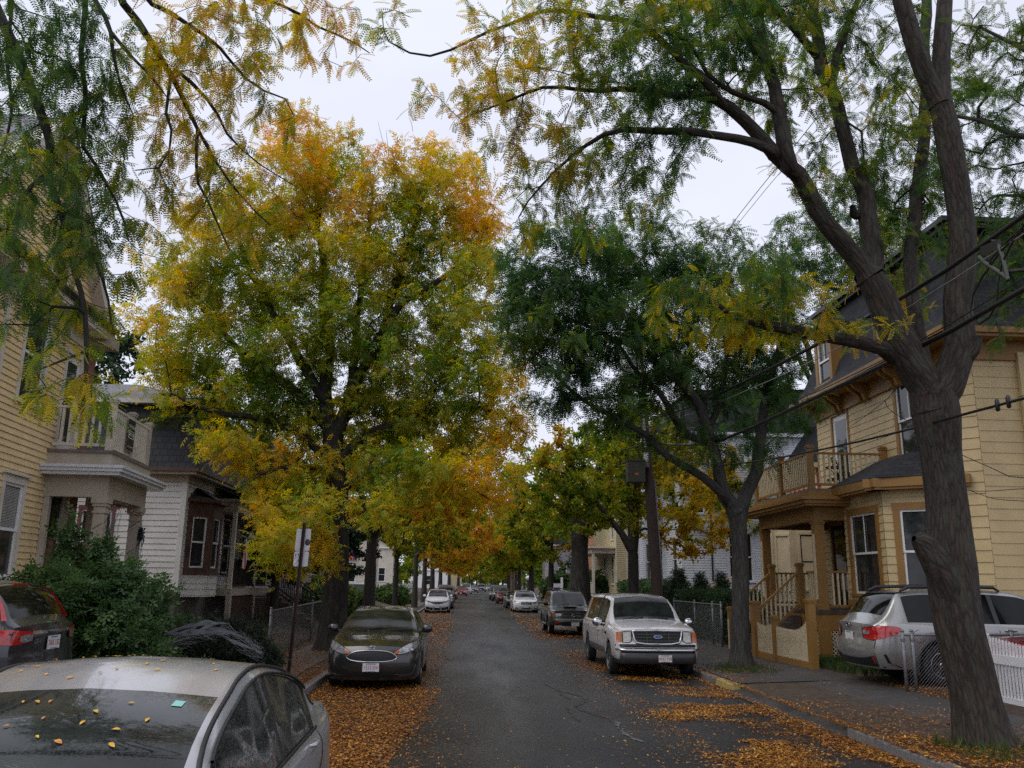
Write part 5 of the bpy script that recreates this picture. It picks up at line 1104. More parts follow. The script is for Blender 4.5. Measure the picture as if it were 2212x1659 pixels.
# --- the rows of cars further down the street
FAR = []
def far_cars():
    specs = {}
    specs['saloon'] = lambda: sedan_spec(4.7, 1.78, 1.44, .97, .76, 1.15, 1.95, 3.3, 4.0, 1.08, (.95, 3.65), .32, .2)
    specs['suv'] = lambda: sedan_spec(4.6, 1.86, 1.74, 1.08, .92, 1.1, 1.85, 3.8, 4.45, 1.15, (.92, 3.6), .36, .28, True, beltz=1.03, roofw=.66)
    specs['van'] = lambda: sedan_spec(4.9, 1.96, 1.85, 1.12, .95, .95, 1.85, 4.2, 4.75, 1.2, (.95, 3.9), .35, .25, True, beltz=1.06, roofw=.72)
    cols = {}
    def P(nm, col): 
        if nm not in cols: cols[nm] = carpaint(nm+' paint', col, .3, .28)
        return cols[nm]
    rows = [('saloon', 'dark plum saloon parked just behind the small white hatchback', 'plum', (.035, .012, .018), -1.50, 66.5), ('suv', 'brown black sport utility parked second behind the small white hatchback', 'brown black', (.03, .022, .018), -1.62, 86),
            ('saloon', 'maroon saloon half hidden behind the brown black sport utility', 'maroon', (.09, .012, .014), -1.45, 104), ('saloon', 'bright red saloon in front of the tall silver van', 'red', (.30, .014, .02), -.15, 132),
            ('van', 'tall silver van in the far left row of parked cars', 'silver', (.42, .43, .46), .65, 152), ('saloon', 'dark maroon saloon just beyond the tall silver van', 'maroon2', (.10, .016, .02), 2.3, 176), ('suv', 'blue grey sport utility far down the left row', 'bluegrey', (.06, .07, .09), 4.2, 196),
            ('saloon', 'pale silver saloon near the far end of the left row', 'silver2', (.36, .37, .4), 6.4, 214), ('saloon', 'grey saloon last in the far left row', 'grey', (.16, .17, .19), 8.9, 232),
            ('saloon', 'black saloon parked just behind the white saloon', 'black', (.010, .010, .012), 4.35, 69.5), ('saloon', 'red saloon in the right row behind the black saloon', 'red3', (.16, .012, .014), 4.30, 86.0), ('suv', 'black sport utility in the right row beyond the red saloon', 'black2', (.012, .012, .012), 4.25, 96),
            ('saloon', 'dark saloon in the right row beyond the black sport utility', 'dark', (.02, .02, .024), 4.2, 106), ('suv', 'grey black sport utility far along the right row', 'gb', (.03, .03, .033), 4.6, 118)]
    for kind, label, nm, col, x, Y in rows:
        c = specs[kind](); x2 = x; rz = -math.atan(2*3.9e-4*max(0, Y-80))
        p = P(nm, col)
        r = build_car('parked_suv' if kind == 'suv' else ('parked_van' if kind == 'van' else 'parked_car'), label, {'suv': 'suv', 'van': 'van', 'saloon': 'car'}[kind], c, p, (x2, Y, 0), rz, 1.0, 'cars parked down the street', simple=True, mirror=(1.5, c.belt(1.5)+.1, .2))
        n0 = c.top(0); hw = c.HW(0)
        lamp_pair(c, r, [hw*.58, hw*.8, hw*.98, hw*1.1], [n0-.17, n0-.16, n0-.14, n0-.12], [n0-.06, n0-.05, n0-.03, n0-.03], 'clearlens')
        mb = MB(); c.patch(mb, np.linspace(-hw*.5, hw*.5, 5), [n0-.22]*5, [n0-.07]*5, .012); mb.build('grille', M['blackplastic'], r, True, True)
        plate_part(r, 0, c.fy(0, .45, .02), .45, '', top=False)
# ---------------------------------------------------------------- houses
class Fr:
    """wall frame: origin O on the ground, a runs along the wall (unit u), d outwards (unit n), z up"""
    def __init__(s, O, u, n): s.O = np.array(O, float); s.u = np.array([u[0], u[1], 0.])/math.hypot(*u[:2]); s.n = np.array([n[0], n[1], 0.])/math.hypot(*n[:2])
    def __call__(s, a, d, z): return s.O+s.u*a+s.n*d+np.array([0, 0, z])
    def box(s, mb, a0, a1, d0, d1, z0, z1, mi=0):
        mb.hexa([s(a0, d0, z0), s(a1, d0, z0), s(a1, d1, z0), s(a0, d1, z0), s(a0, d0, z1), s(a1, d0, z1), s(a1, d1, z1), s(a0, d1, z1)], mi)
    def turn(s, a, ang):
        """frame starting at point a along the wall turned by ang (radians, positive = outwards)"""
        u = s.u*math.cos(ang)+s.n*math.sin(ang); n = s.n*math.cos(ang)-s.u*math.sin(ang); return Fr(s(a, 0, 0), u, n)
def clap(mb, fr, a0, a1, z0, z1, ex=.11, openings=(), proud=.016, lim=None, mi=0, jit=.0):
    z = z0
    while z < z1-.005:
        zt = min(z+ex, z1); cuts = {z, zt}
        for o in openings:
            for q in (o[2], o[3]):
                if z < q < zt: cuts.add(q)
        cuts = sorted(cuts)
        for za, zb in zip(cuts[:-1], cuts[1:]):
            zm = (za+zb)/2; spans = [(a0, a1)] if lim is None else [lim(zm)]
            for o in openings:
                if o[2] < zm < o[3]:
                    ns = []
                    for p, q in spans:
                        if o[1] <= p or o[0] >= q: ns.append((p, q)); continue
                        if o[0] > p: ns.append((p, o[0]))
                        if o[1] < q: ns.append((o[1], q))
                    spans = ns
            da, db = proud*(1-(za-z)/ex), proud*(1-(zb-z)/ex)
            for p, q in spans:
                if q-p < .01: continue
                mb.quad(fr(p, da, za), fr(q, da, za), fr(q, db, zb), fr(p, db, zb), mi)
                if za == z: mb.quad(fr(p, 0, za), fr(q, 0, za), fr(q, da, za), fr(p, da, za), mi)
        z = zt
def window(root, fr, a0, a1, z0, z1, casing, sashm, cw=.10, head=.14, sill=True, two=True, mull=0, d=.035, blind=False, glass='winglass', name='window', crown=False):
    mb = MB(); fr.box(mb, a0-cw, a0, -.02, d, z0, z1); fr.box(mb, a1, a1+cw, -.02, d, z0, z1); fr.box(mb, a0-cw-.01, a1+cw+.01, -.02, d+.006, z1, z1+head)
    if crown: fr.box(mb, a0-cw-.05, a1+cw+.05, -.02, d+.06, z1+head, z1+head+.05)
    if sill: fr.box(mb, a0-cw-.03, a1+cw+.03, -.02, d+.045, z0-.06, z0)
    else: fr.box(mb, a0-cw, a1+cw, -.02, d, z0-cw, z0)
    w = mb.build(name, casing, root)
    sb = MB(); s = .05; zm = (z0+z1)/2
    def sash(za, zb, dd):
        fr.box(sb, a0, a0+s, dd-.03, dd, za, zb); fr.box(sb, a1-s, a1, dd-.03, dd, za, zb); fr.box(sb, a0+s, a1-s, dd-.03, dd-.002, za, za+s); fr.box(sb, a0+s, a1-s, dd-.03, dd-.002, zb-s, zb)
    if two: sash(zm-.02, z1, .005); sash(z0, zm+.025, -.018)
    else: sash(z0, z1, .0)
    for k in range(mull): am = a0+(a1-a0)*(k+1)/(mull+1); fr.box(sb, am-.012, am+.012, -.02, -.002, zm, z1-s)
    sb.build('sash', sashm, w)
    gb = MB(); fr.box(gb, a0+.01, a1-.01, -.06, -.035, z0+.01, z1-.01); gb.build('pane', M[glass], w)
    if blind:
        bb = MB(); 
        zz = z1-s
        while zz > zm+.02: fr.box(bb, a0+s, a1-s, -.034, -.031, zz-.018, zz); zz -= .028
        bb.build('blind', M['blind'], w)
    return w
def door(root, fr, a0, a1, z0, z1, frame, leaf, glassed=True, cw=.10, d=.03):
    mb = MB(); fr.box(mb, a0-cw, a0, -.02, d, z0, z1); fr.box(mb, a1, a1+cw, -.02, d, z0, z1); fr.box(mb, a0-cw, a1+cw, -.02, d+.006, z1, z1+cw)
    fr.box(mb, a0, a1, -.04, -.015, z0, z1, 1)
    o = mb.build('door', [frame, leaf], root)
    if glassed: gb = MB(); fr.box(gb, a0+.15, a1-.15, -.03, -.008, z0+.25, z1-.16); gb.build('pane', M['winglass'], o)
    hb = MB(); c = fr(a0+.07, .02, z0+1.0); hb.sphere(c, .03, 8, 6); hb.build('handle', M['metaldark'], o, True)
    return o
def rail(root, fr, a0, a1, d, z0, z1, cap, bal, sp=.12, bw=.04, name='railing', bottom=.09, post=None, slope=0.0, tops=.05):
    """balustrade at outward distance d between a0 and a1; slope: height gained per metre"""
    mb = MB(); n = max(2, int(round((a1-a0)/sp))); h = lambda a: slope*(a-a0)
    mb.beam(fr(a0, d, z1+h(a0)-tops/2), fr(a1, d, z1+h(a1)-tops/2), .08, tops); mb.beam(fr(a0, d, z0+bottom+h(a0)), fr(a1, d, z0+bottom+h(a1)), .05, .06)
    for k in range(1, n):
        a = a0+(a1-a0)*k/n; mb.hexa([fr(a-bw/2, d-bw/2, z0+bottom+.03+h(a)), fr(a+bw/2, d-bw/2, z0+bottom+.03+h(a)), fr(a+bw/2, d+bw/2, z0+bottom+.03+h(a)), fr(a-bw/2, d+bw/2, z0+bottom+.03+h(a)),
                                     fr(a-bw/2, d-bw/2, z1-tops+h(a)), fr(a+bw/2, d-bw/2, z1-tops+h(a)), fr(a+bw/2, d+bw/2, z1-tops+h(a)), fr(a-bw/2, d+bw/2, z1-tops+h(a))], 1)
    return mb.build(name, [cap, bal], root)
def post_part(root, fr, a, d, z0, z1, w, m, capm=None, name='post', capw=.03, inset=None):
    mb = MB(); fr.box(mb, a-w/2, a+w/2, d-w/2, d+w/2, z0, z1-.10)
    e = capw
    fr.box(mb, a-w/2-e*.6, a+w/2+e*.6, d-w/2-e*.6, d+w/2+e*.6, z1-.10, z1-.06); fr.box(mb, a-w/2-e, a+w/2+e, d-w/2-e, d+w/2+e, z1-.06, z1-.03); fr.box(mb, a-w/2, a+w/2, d-w/2, d+w/2, z1-.03, z1)
    o = mb.build(name, m, root)
    if inset: ib = MB(); fr.box(ib, a-w*.28, a+w*.28, d+w/2, d+w/2+.012, z0+.25, z1-.35); fr.box(ib, a-w/2-.012, a-w/2, d-w*.28, d+w*.28, z0+.25, z1-.35); ib.build('panel', inset, o)
    return o
def lattice_part(root, fr, a0, a1, d, z0, z1, m, pitch=.10, name='lattice_skirt', slat=.028):
    mb = MB(); H, W = z1-z0, a1-a0
    k = -H
    while k < W:
        for sg in (1, -1):
            # line a = k + t (sg) from z0..z1
            t0, t1 = max(0, -k), min(H, W-k)
            if t1-t0 > .03:
                q = (lambda t: (a0+k+t, z0+t)) if sg > 0 else (lambda t: (a0+k+t, z1-t))
                p, r = q(t0), q(t1); mb.beam(fr(p[0], d+(.006 if sg > 0 else -.006), p[1]), fr(r[0], d+(.006 if sg > 0 else -.006), r[1]), .010, slat, 0, tuple(fr.n*0+np.array([-fr.u[0], -fr.u[1], 1])) if False else (0, 0, 1))
        k += pitch
    return mb.build(name, m, root)
def slab_uv(root, name, quads, m):
    """roof quads with uv in metres: list of 4 world points (eave left, eave right, top right, top left)"""
    V, Fq, UV = [], [], []
    for q in quads:
        q = [np.array(p, float) for p in q]; b = len(V); V += q; Fq.append((b, b+1, b+2, b+3))
        e = q[1]-q[0]; L = np.linalg.norm(e); e = e/L; up = q[3]-q[0]; up = up-e*up.dot(e); up /= np.linalg.norm(up)
        UV += [((p-q[0]).dot(e)+3, (p-q[0]).dot(up)+1) for p in q]
    return raw_mesh(name, V, Fq, m, root, uv=UV)
def prism_part(root, name, fr, prof, a0, a1, m):
    """profile [(d, z)...] extruded along the wall"""
    mb = MB(); n = len(prof); A = [fr(a0, d, z) for d, z in prof]; B = [fr(a1, d, z) for d, z in prof]; b = mb.add(A+B)
    for i in range(n): j = (i+1) % n; mb.face((b+i, b+j, b+n+j, b+n+i))
    mb.face(range(b, b+n)); mb.face([b+n+i for i in range(n)][::-1]); return mb.build(name, m, root)
# --- left: yellow clapboard house with a porch and balcony (near)
def house_left_yellow():
    th = R_(4.0); u = (-math.sin(th), math.cos(th)); n = (math.cos(th), math.sin(th)); O = (-8.6, 18.0, .15)
    f = Fr(O, u, n); r = thing('yellow_house', 'yellow clapboard house with a columned cream porch and balcony, at the left edge', 'house', O)
    z = lambda v: v-.15
    A0, A1 = -6.5, 1.45
    lo = (-1.72, -.92, z(2.0), z(3.72)); up = (-1.72, -.72, z(5.28), z(7.2)); dn = (.30, 1.10, z(1.45), z(3.75)); bd = (.35, 1.15, z(4.62), z(6.75)); tw = (-1.0, -.25, z(8.05), z(9.2))
    w2 = (-4.6, -3.7, z(2.0), z(3.72)); w3 = (-4.6, -3.6, z(5.28), z(7.2))
    mb = MB(); op = [lo, up, dn, bd, w2, w3]
    clap(mb, f, A0, A1, z(1.1), z(7.35), .125, op, .022)
    # gable above the cornice
    pk = -1.6; clap(mb, f, A0, A1, z(7.75), z(11.0), .125, [tw], .022, lim=lambda q: (pk-(z(11.0)-q)*1.1, pk+(z(11.0)-q)*1.1))
    s2 = Fr(f(A1, 0, 0), -f.n[:2], f.u[:2]); clap(mb, s2, 0, 8, z(1.1), z(7.35), .125, (), .022); s3 = Fr(f(A0, 0, 0), -f.n[:2], -f.u[:2]); clap(mb, s3, 0, 8, z(1.1), z(7.35), .125, (), .022)
    mb.build('wall', M['yellow'], r)
    mb = MB(); f.box(mb, A0, A1, -8, -.03, -.3, z(1.1)); mb.build('foundation', M['found'], r)
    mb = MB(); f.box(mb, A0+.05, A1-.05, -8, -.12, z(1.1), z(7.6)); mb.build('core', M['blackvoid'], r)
    for a in (-2.62, A1-.08):
        mb = MB(); f.box(mb, a-.075, a+.075, 0, .04, z(1.1), z(7.35)); mb.build('corner_board', M['cream'], r)
    mb = MB(); f.box(mb, A0, A1, 0, .05, z(7.05), z(7.35)); f.box(mb, A0-.1, A1+.35, -.02, .42, z(7.35), z(7.42)); f.box(mb, A0-.1, A1+.35, .3, .44, z(7.42), z(7.62)); mb.build('cornice', M['cream'], r)
    mb = MB(); mb.tube([f(a, .50, z(7.60)) for a in (A0, A1+.3)], .07, 8); mb.build('gutter', M['metaldark'], r, True)
    mb = MB()
    for sg in (-1, 1): mb.beam(f(pk, .12, z(11.05)), f(pk+sg*3.75, .12, z(11.05)-3.41), .30, .26)
    mb.build('rake_board', M['cream'], r)
    e = .15
    slab_uv(r, 'roof', [[f(pk+3.95, e+.15, z(7.56)), f(pk+3.95, -8, z(7.56)), f(pk, -8, z(11.2)), f(pk, e+.15, z(11.2))][::1], [f(pk-4.9, -8, z(6.75)), f(pk-4.9, e+.15, z(6.75)), f(pk, e+.15, z(11.21)), f(pk, -8, z(11.21))],
                        [f(A0, .45, z(7.62)), f(A1+.3, .45, z(7.62)), f(A1+.3, .03, z(7.82)), f(A0, .03, z(7.82))]], M['asphaltroof'])
    # lifted roof at the far end with its soffit
    mb = MB(); f.box(mb, A1-.02, A1+.55, -1.6, .5, z(7.2), z(7.42)); mb.build('soffit', M['tan'], r)
    mb = MB(); f.box(mb, A1+.03, A1+.62, -.75, -.02, -.2, z(7.19)); mb.build('chimney', M['chimney'], r)
    window(r, f, *lo, M['cream'], M['white'], .11, .15, blind=True, crown=True); window(r, f, *up, M['cream'], M['white'], .11, .15, crown=True); window(r, f, *tw, M['cream'], M['white'], .1, .1); window(r, f, *w2, M['cream'], M['white'], .11, .15, crown=True); window(r, f, *w3, M['cream'], M['white'], .11, .15, crown=True)
    door(r, f, *dn, M['cream'], M['darkdoor']); door(r, f, *bd, M['cream'], M['white'])
    # porch: floor, columns, beam, roof, balcony
    P0, P1, D = .05, 2.75, 1.12
    mb = MB(); f.box(mb, P0, P1, 0, D+.12, z(1.2), z(1.38)); f.box(mb, P0+.05, P1-.05, 0, D+.05, -.2, z(1.2), 1); mb.build('porch_floor', [M['greyfloor'], M['tan']], r)
    for a, dd in ((P0+.16, D), (P1-.16, D), (P0+.08, .08), (P1-.08, .08)):
        mb = MB(); wd = .22 if dd > .5 else .12
        f.box(mb, a-wd/2, a+wd/2, dd-wd/2, dd+wd/2, z(1.38), z(3.62))
        if dd > .5:
            for q0, q1, e in ((1.38, 1.62, .04), (3.30, 3.34, .025), (3.44, 3.50, .03), (3.50, 3.62, .055)): f.box(mb, a-wd/2-e, a+wd/2+e, dd-wd/2-e, dd+wd/2+e, z(q0), z(q1))
        mb.build('column', M['tan'], r)
    mb = MB(); f.box(mb, P0, P1, D-.14, D+.14, z(3.62), z(4.05)); f.box(mb, P0, P0+.26, 0, D-.14, z(3.62), z(4.05)); f.box(mb, P1-.26, P1, 0, D-.14, z(3.62), z(4.05)); f.box(mb, P0+.1, P1-.1, 0, D, z(3.95), z(4.0)); mb.build('porch_beam', M['tan'], r)
    mb = MB(); f.box(mb, P0-.28, P1+.35, 0, D+.42, z(4.05), z(4.12)); f.box(mb, P0-.33, P1+.4, 0, D+.47, z(4.12), z(4.19)); f.box(mb, P0-.36, P1+.43, 0, D+.50, z(4.19), z(4.25)); mb.build('porch_cornice', [M['gutter']], r)
    mb = MB(); f.box(mb, P0-.06, P1+.06, 0, D+.16, z(4.25), z(4.52)); mb.build('balcony_fascia', M['tan'], r)
    mb = MB(); f.box(mb, P0-.10, P1+.10, 0, D+.20, z(4.52), z(4.58)); mb.build('balcony_floor', M['greyfloor'], r)
    g = Fr(f(0, 0, 0), f.u[:2], f.n[:2])
    rail(r, g, P0+.12, (P0+P1)/2-.05, D+.05, z(4.58), z(5.52), M['cream'], M['cream'], .115, .055, bottom=.10); rail(r, g, (P0+P1)/2+.05, P1-.12, D+.05, z(4.58), z(5.52), M['cream'], M['cream'], .115, .055, bottom=.10)
    side = Fr(f(P0+.02, 0, 0), f.n[:2], -f.u[:2]); rail(r, side, .05, D-.02, 0, z(4.58), z(5.52), M['cream'], M['cream'], .16, .05, bottom=.12)
    for a, dd, zt in ((P0+.04, D+.05, 5.72), ((P0+P1)/2, D+.05, 5.66), (P1-.05, D+.05, 5.66)): post_part(r, f, a, dd, z(4.58), z(zt), .13, M['tan' if a > 1 else 'cream'], name='balcony_post', capw=.035)
    # lower railing and steps
    rail(r, g, P0+.3, P1-.3, D, z(1.38), z(2.25), M['tan'], M['tan'], .12, .04)
    # things hung on the porch
    mb = MB(); a0, a1 = .92, 1.38; dd = D+.125
    f.box(mb, a0, a1, dd, dd+.012, z(4.74), z(5.44)); 
    ex = f.u; am = (a0+a1)/2
    add_text(mb, 'N NOUS', .115, f(am+.02, dd+.016, z(5.28)), ex, (0, 0, 1), 1); add_text(mb, 'NATION', .105, f(am, dd+.016, z(5.10)), ex, (0, 0, 1), 1)
    for q in ((a0+.05, a1-.05, 5.17, 5.182), (a0+.05, a1-.05, 5.02, 5.032)): f.box(mb, q[0], q[1], dd+.013, dd+.016, z(q[2]), z(q[3]), 1)
    for q in (a0+.05, a1-.062): f.box(mb, q, q+.012, dd+.013, dd+.016, z(5.02), z(5.182), 1)
    f.box(mb, a0+.06, a1-.06, dd+.013, dd+.015, z(4.83), z(4.838), 1)
    for k in (0, 1): f.box(mb, a0-.012, a1+.012, dd-.004, dd+.010, z(4.735) if k == 0 else z(5.44), z(4.74) if k == 0 else z(5.447), 2)
    tag(mb.build('sign', [M['ink'], M['white2'], M['white2']]), 'dark poster with white lettering tied to the balcony railing of the yellow house', 'sign')
    mb = MB(); pts = [f(P0+.3+t*(P1-P0-.6), D+.16, z(3.60)-.05-.10*math.sin(math.pi*t*3)**2-.07*t) for t in np.linspace(0, 1, 28)]; mb.tube(pts, .006, 4)
    q = f(P0+.16, D+.14, 0)
    for k in range(60): t = k/59; mb.add([]) 
    mb.tube([f(P0+.16+.14*math.cos(t*19), D+.14*math.sin(t*19), z(3.3)-1.6*t) for t in np.linspace(0, 1, 60)], .006, 4); mb.tube([f(P1-.16+.14*math.cos(t*19), D+.14*math.sin(t*19), z(3.5)-1.8*t) for t in np.linspace(0, 1, 60)], .006, 4)
    o = mb.build('string_lights', M['wire']); tag(o, 'string of small orange party lights along the porch beam of the yellow house', 'string lights')
    bb = MB()
    for k in range(2, 27, 2): p = pts[k]; bb.sphere((p[0], p[1], p[2]-.02), .018, 6, 5)
    ob = bb.build('bulbs', M['bulb'], o); ob['kind'] = 'stuff'
    # toy spider on the far column
    mb = MB(); c = f(P1-.22, D+.17, z(2.95)); mb.sphere(c, (.06, .06, .11), 10, 8); mb.sphere(c+np.array([0, 0, .14]), (.05, .05, .06), 10, 8)
    for sg in (-1, 1):
        for k in range(4): mb.tube([c+f.u*0+np.array([0, 0, .06]), c+f.u*sg*.10+f.n*.06+np.array([0, 0, .14-.09*k+.05]), c+f.u*sg*.20+np.array([0, 0, .20-.14*k])], [.018, .016, .010], 5)
    tag(mb.build('toy_spider', M['spider'], None, True), 'big black toy spider clinging to the far column of the porch', 'decoration')
    mb = MB(); rr = random.Random(4)
    top = [f(P0+.5+k*.12, D-.2, z(3.6)) for k in range(9)]
    for k in range(26):
        p = f(P0+.35+rr.random()*1.3, D+rr.uniform(-.3, .1), z(3.6)); q = f(P0+.7+rr.random()*.25, D, z(2.9-rr.random()*1.2)); mb.tube([p, (p+q)/2+np.array([rr.uniform(-.05, .05)]*3), q], [.003, .006, .002], 3)
    for k in range(30):
        p = f(P1-.2+rr.uniform(-.1, .1), D+.15, z(3.4-rr.random()*1.2)); q = p+np.array([rr.uniform(-.1, .1), rr.uniform(-.1, .1), -rr.uniform(.3, .9)]); mb.tube([p, (p+q)/2+np.array([rr.uniform(-.06, .06), rr.uniform(-.06, .06), 0]), q], [.004, .008, .003], 3)
    tag(mb.build('porch_cobweb', M['web']), 'stretched pale fake cobweb between the porch columns of the yellow house', 'decoration', kind='stuff')
    return r
# --- left: white clapboard house with a slate mansard and a brown bay window
def house_left_white():
    X, Y = -8.0, 25.2; O = (X, Y, .6); z = lambda v: v-.6
    f = Fr(O, (0, 1), (1, 0)); s = Fr(O, (-1, 0), (0, -1)); r = thing('white_house', 'weathered white clapboard house with a dark slate mansard roof and a brown bay window', 'house', O)
    mb = MB(); ws = (2.0, 2.85, z(2.1), z(3.9)); d1 = (6.6, 7.6, z(1.75), z(3.9)); w5 = (4.3, 5.2, z(2.2), z(4.0))
    clap(mb, s, .12, 9, z(1.65), z(4.75), .165, [ws], .02); clap(mb, f, .12, 9.5, z(1.65), z(4.75), .165, [d1, w5], .02)
    mb.build('wall', M['whiteclap'], r)
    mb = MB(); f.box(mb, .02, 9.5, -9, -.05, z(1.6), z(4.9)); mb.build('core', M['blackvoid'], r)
    mb = MB(); f.box(mb, 0, 9.5, -9, -.02, -.6, z(1.65)); mb.build('foundation', M['found'], r)
    mb = MB(); f.box(mb, -.03, .12, -.12, .03, z(1.65), z(4.75)); mb.build('corner_board', M['whiteclap'], r)
    mb = MB(); f.box(mb, -.05, 9.6, -9, .05, z(4.72), z(4.92)); f.box(mb, -.35, 9.8, -9.1, .35, z(4.92), z(5.0)); mb.build('cornice', M['tan'], r)
    mb = MB(); f.box(mb, -.42, 9.9, -9.1, .42, z(5.0), z(5.10)); mb.build('gutter', M['copper'], r)
    # mansard: lower steep part and upper flat part
    a, b, h0, h1, i = -.30, 9.7, z(5.08), z(7.05), .55
    P = lambda q, d, zz: f(q, d, zz)
    slab_uv(r, 'mansard_roof', [[P(a, .3, h0), P(b, .3, h0), P(b-i, .3-i, h1), P(a+i, .3-i, h1)], [P(a, -9, h0), P(a, .3, h0), P(a+i, .3-i, h1), P(a+i, -9, h1)], [P(b, .3, h0), P(b, -9, h0), P(b-i, -9, h1), P(b-i, .3-i, h1)]], M['slatefish'])
    slab_uv(r, 'upper_roof', [[P(a+i-.25, -9, h1+.12), P(a+i-.25, .3-i+.2, h1+.12), P(a+2.9, -2.6, h1+1.1), P(a+2.9, -9, h1+1.1)], [P(a+i-.25, .3-i+.25, h1+.12), P(b-i, .3-i+.25, h1+.12), P(b-2.6, -2.6, h1+1.1), P(a+2.9, -2.6, h1+1.1)]], M['asphaltroof'])
    mb = MB(); f.box(mb, a+i-.3, b-i+.3, -9, .3-i+.3, h1-.02, h1+.11); mb.build('roof_trim', M['gutter'], r)
    # dormers on both faces
    for fr_, a0 in ((f, 3.2), (s, 4.2)):
        mb = MB(); fr_.box(mb, a0-.2, a0+1.1, -.9, -.05 if fr_ is f else .1, h0+.35, h1-.15); fr_.box(mb, a0-.3, a0+1.2, -.9, .08 if fr_ is f else .22, h1-.15, h1-.02); dm = mb.build('dormer', M['tan'], r)
        f2 = Fr(fr_(0, .0 if fr_ is f else .15, 0), fr_.u[:2], fr_.n[:2])
        gb = MB(); f2.box(gb, a0+.05, a0+.85, -.05, -.02, h0+.5, h1-.3); gb.build('pane', M['winglass'], dm)
        gb = MB()
        for k in (0, .4, .8): f2.box(gb, a0+.03+k, a0+.09+k, -.02, .0, h0+.48, h1-.28)
        gb.build('sash', M['white'], dm)
    window(r, s, *ws, M['maroon'], M['white'], .09, .12); window(r, f, *w5, M['brownwood'], M['white']); door(r, f, *d1, M['tan'], M['darkdoor'])
    # bay window near the corner
    bx = .55; Q = [f(.35, 0, 0), f(.35+.55, bx, 0), f(2.35-.45, bx, 0), f(2.35, 0, 0)]
    bay = MB()
    for k in range(3):
        trim = MB(); p, q = Q[k], Q[k+1]; uu = q-p; L = float(np.linalg.norm(uu)); nn = np.array([uu[1], -uu[0], 0]); fr_ = Fr(p, uu[:2], nn[:2])
        clap(bay, fr_, 0, L, z(1.55), z(2.15), .165, (), .02); fr_.box(bay, 0, L, -.03, .0, z(1.5), z(1.56))
        gap = .16 if L > .75 else .14; wn = (gap, L-gap, z(2.32), z(3.78))
        fr_.box(trim, 0, gap-.03, -.02, .03, z(2.15), z(4.2)); fr_.box(trim, L-gap+.03, L, -.02, .03, z(2.15), z(4.2)); fr_.box(trim, gap-.03, L-gap+.03, -.02, .028, z(3.80), z(4.2)); fr_.box(trim, 0, L, -.02, .06, z(2.12), z(2.2)); fr_.box(trim, gap-.03, L-gap+.03, -.02, .028, z(2.2), z(2.30))
        window(r, fr_, *wn, M['brownwood'], M['white'], .05, .05, False)
        fr_.box(trim, -.15, L+.15, -.1, .16, z(4.2), z(4.30)); trim.build('bay_trim', M['brownwood'], r)
    bay.build('bay_wall', M['whiteclap'], r)
    qs = []
    for k in range(3): p, q = Q[k], Q[k+1]; qs.append([p+[0, 0, z(4.3)]+(p-f(1.35, -.3, 0))*.12, q+[0, 0, z(4.3)]+(q-f(1.35, -.3, 0))*.12, f(1.35+.3*(k > 0)+.2, .04, z(4.66)), f(1.35-.3*(k < 2)-.2, .04, z(4.66))])
    slab_uv(r, 'bay_roof', qs, M['slate'])
    # porch along the street side
    p0, p1, D = 2.9, 9.4, .75
    mb = MB(); f.box(mb, p0, p1, 0, D, z(1.50), z(1.72)); mb.build('porch_floor', M['tan'], r)
    lattice_part(r, f, p0+.05, p1-.1, D-.03, -.1, z(1.48), M['rustlattice'], .14)
    for a in (p0+.08, (p0+p1)/2, p1-.08):
        mb = MB(); f.box(mb, a-.06, a+.06, D-.13, D-.01, z(1.72), z(4.15)); mb.build('column', M['cream'], r); mb = MB(); f.box(mb, a-.1, a+.1, D-.14, D, -.5, z(1.5)); mb.build('pier', M['tan'], r)
    mb = MB(); f.box(mb, p0, p1, 0, D+.02, z(4.12), z(4.42)); f.box(mb, p0-.15, p1+.15, 0, D+.2, z(4.42), z(4.52)); mb.build('porch_beam', M['tan'], r)
    slab_uv(r, 'porch_roof', [[f(p0-.2, D+.25, z(4.53)), f(p1+.2, D+.25, z(4.53)), f(p1+.2, .02, z(4.9)), f(p0-.2, .02, z(4.9))]], M['slate'])
    rail(r, f, p0+.16, (p0+p1)/2-.08, D-.07, z(1.72), z(2.65), M['darkwood'], M['darkwood'], .13, .035); rail(r, f, (p0+p1)/2+.08, p1-1.4, D-.07, z(1.72), z(2.65), M['darkwood'], M['darkwood'], .13, .035)
    # stairs down to the street with dark railings
    g = Fr(f(0, D, 0), (1, 0), (0, -1)); mb = MB()
    for k in range(6): mb.box(X+D+k*.28, X+D+(k+1)*.28, Y+p1-1.35, Y+p1-.25, .25, 1.55-.19*k)
    mb.build('stairs', M['porchdark'], r)
    for yy in (p1-1.35, p1-.25):
        fr_ = Fr((X+D, Y+yy, .6), (1, 0), (0, -1)); rail(r, fr_, 0, 1.75, 0, z(1.72), z(2.65), M['darkwood'], M['darkwood'], .14, .03, 'stair_railing', slope=-.66)
    # flag hanging from the porch
    mb = MB(); P = [[f(3.6+.55*aa+.05*math.sin(5*zz), D+.10+.04*math.sin(7*aa+3*zz), z(3.4)-1.0*zz-.1*aa) for aa in np.linspace(0, 1, 8)] for zz in np.linspace(0, 1, 14)]
    P = np.array(P)
    for i in range(13):
        for j in range(7): mb.quad(P[i, j], P[i, j+1], P[i+1, j+1], P[i+1, j], 1 if (i < 5 and j < 4) else (0 if j % 2 == 0 else 2))
    mb.tube([f(3.55, D-.05, z(3.0)), f(3.65, D+.35, z(3.5))], .012, 5, 2)
    tag(mb.build('flag', [M['flagred'], M['flagblue'], M['flagwhite']]), 'striped red, white and blue flag hanging on the porch of the white house', 'flag')
    return r
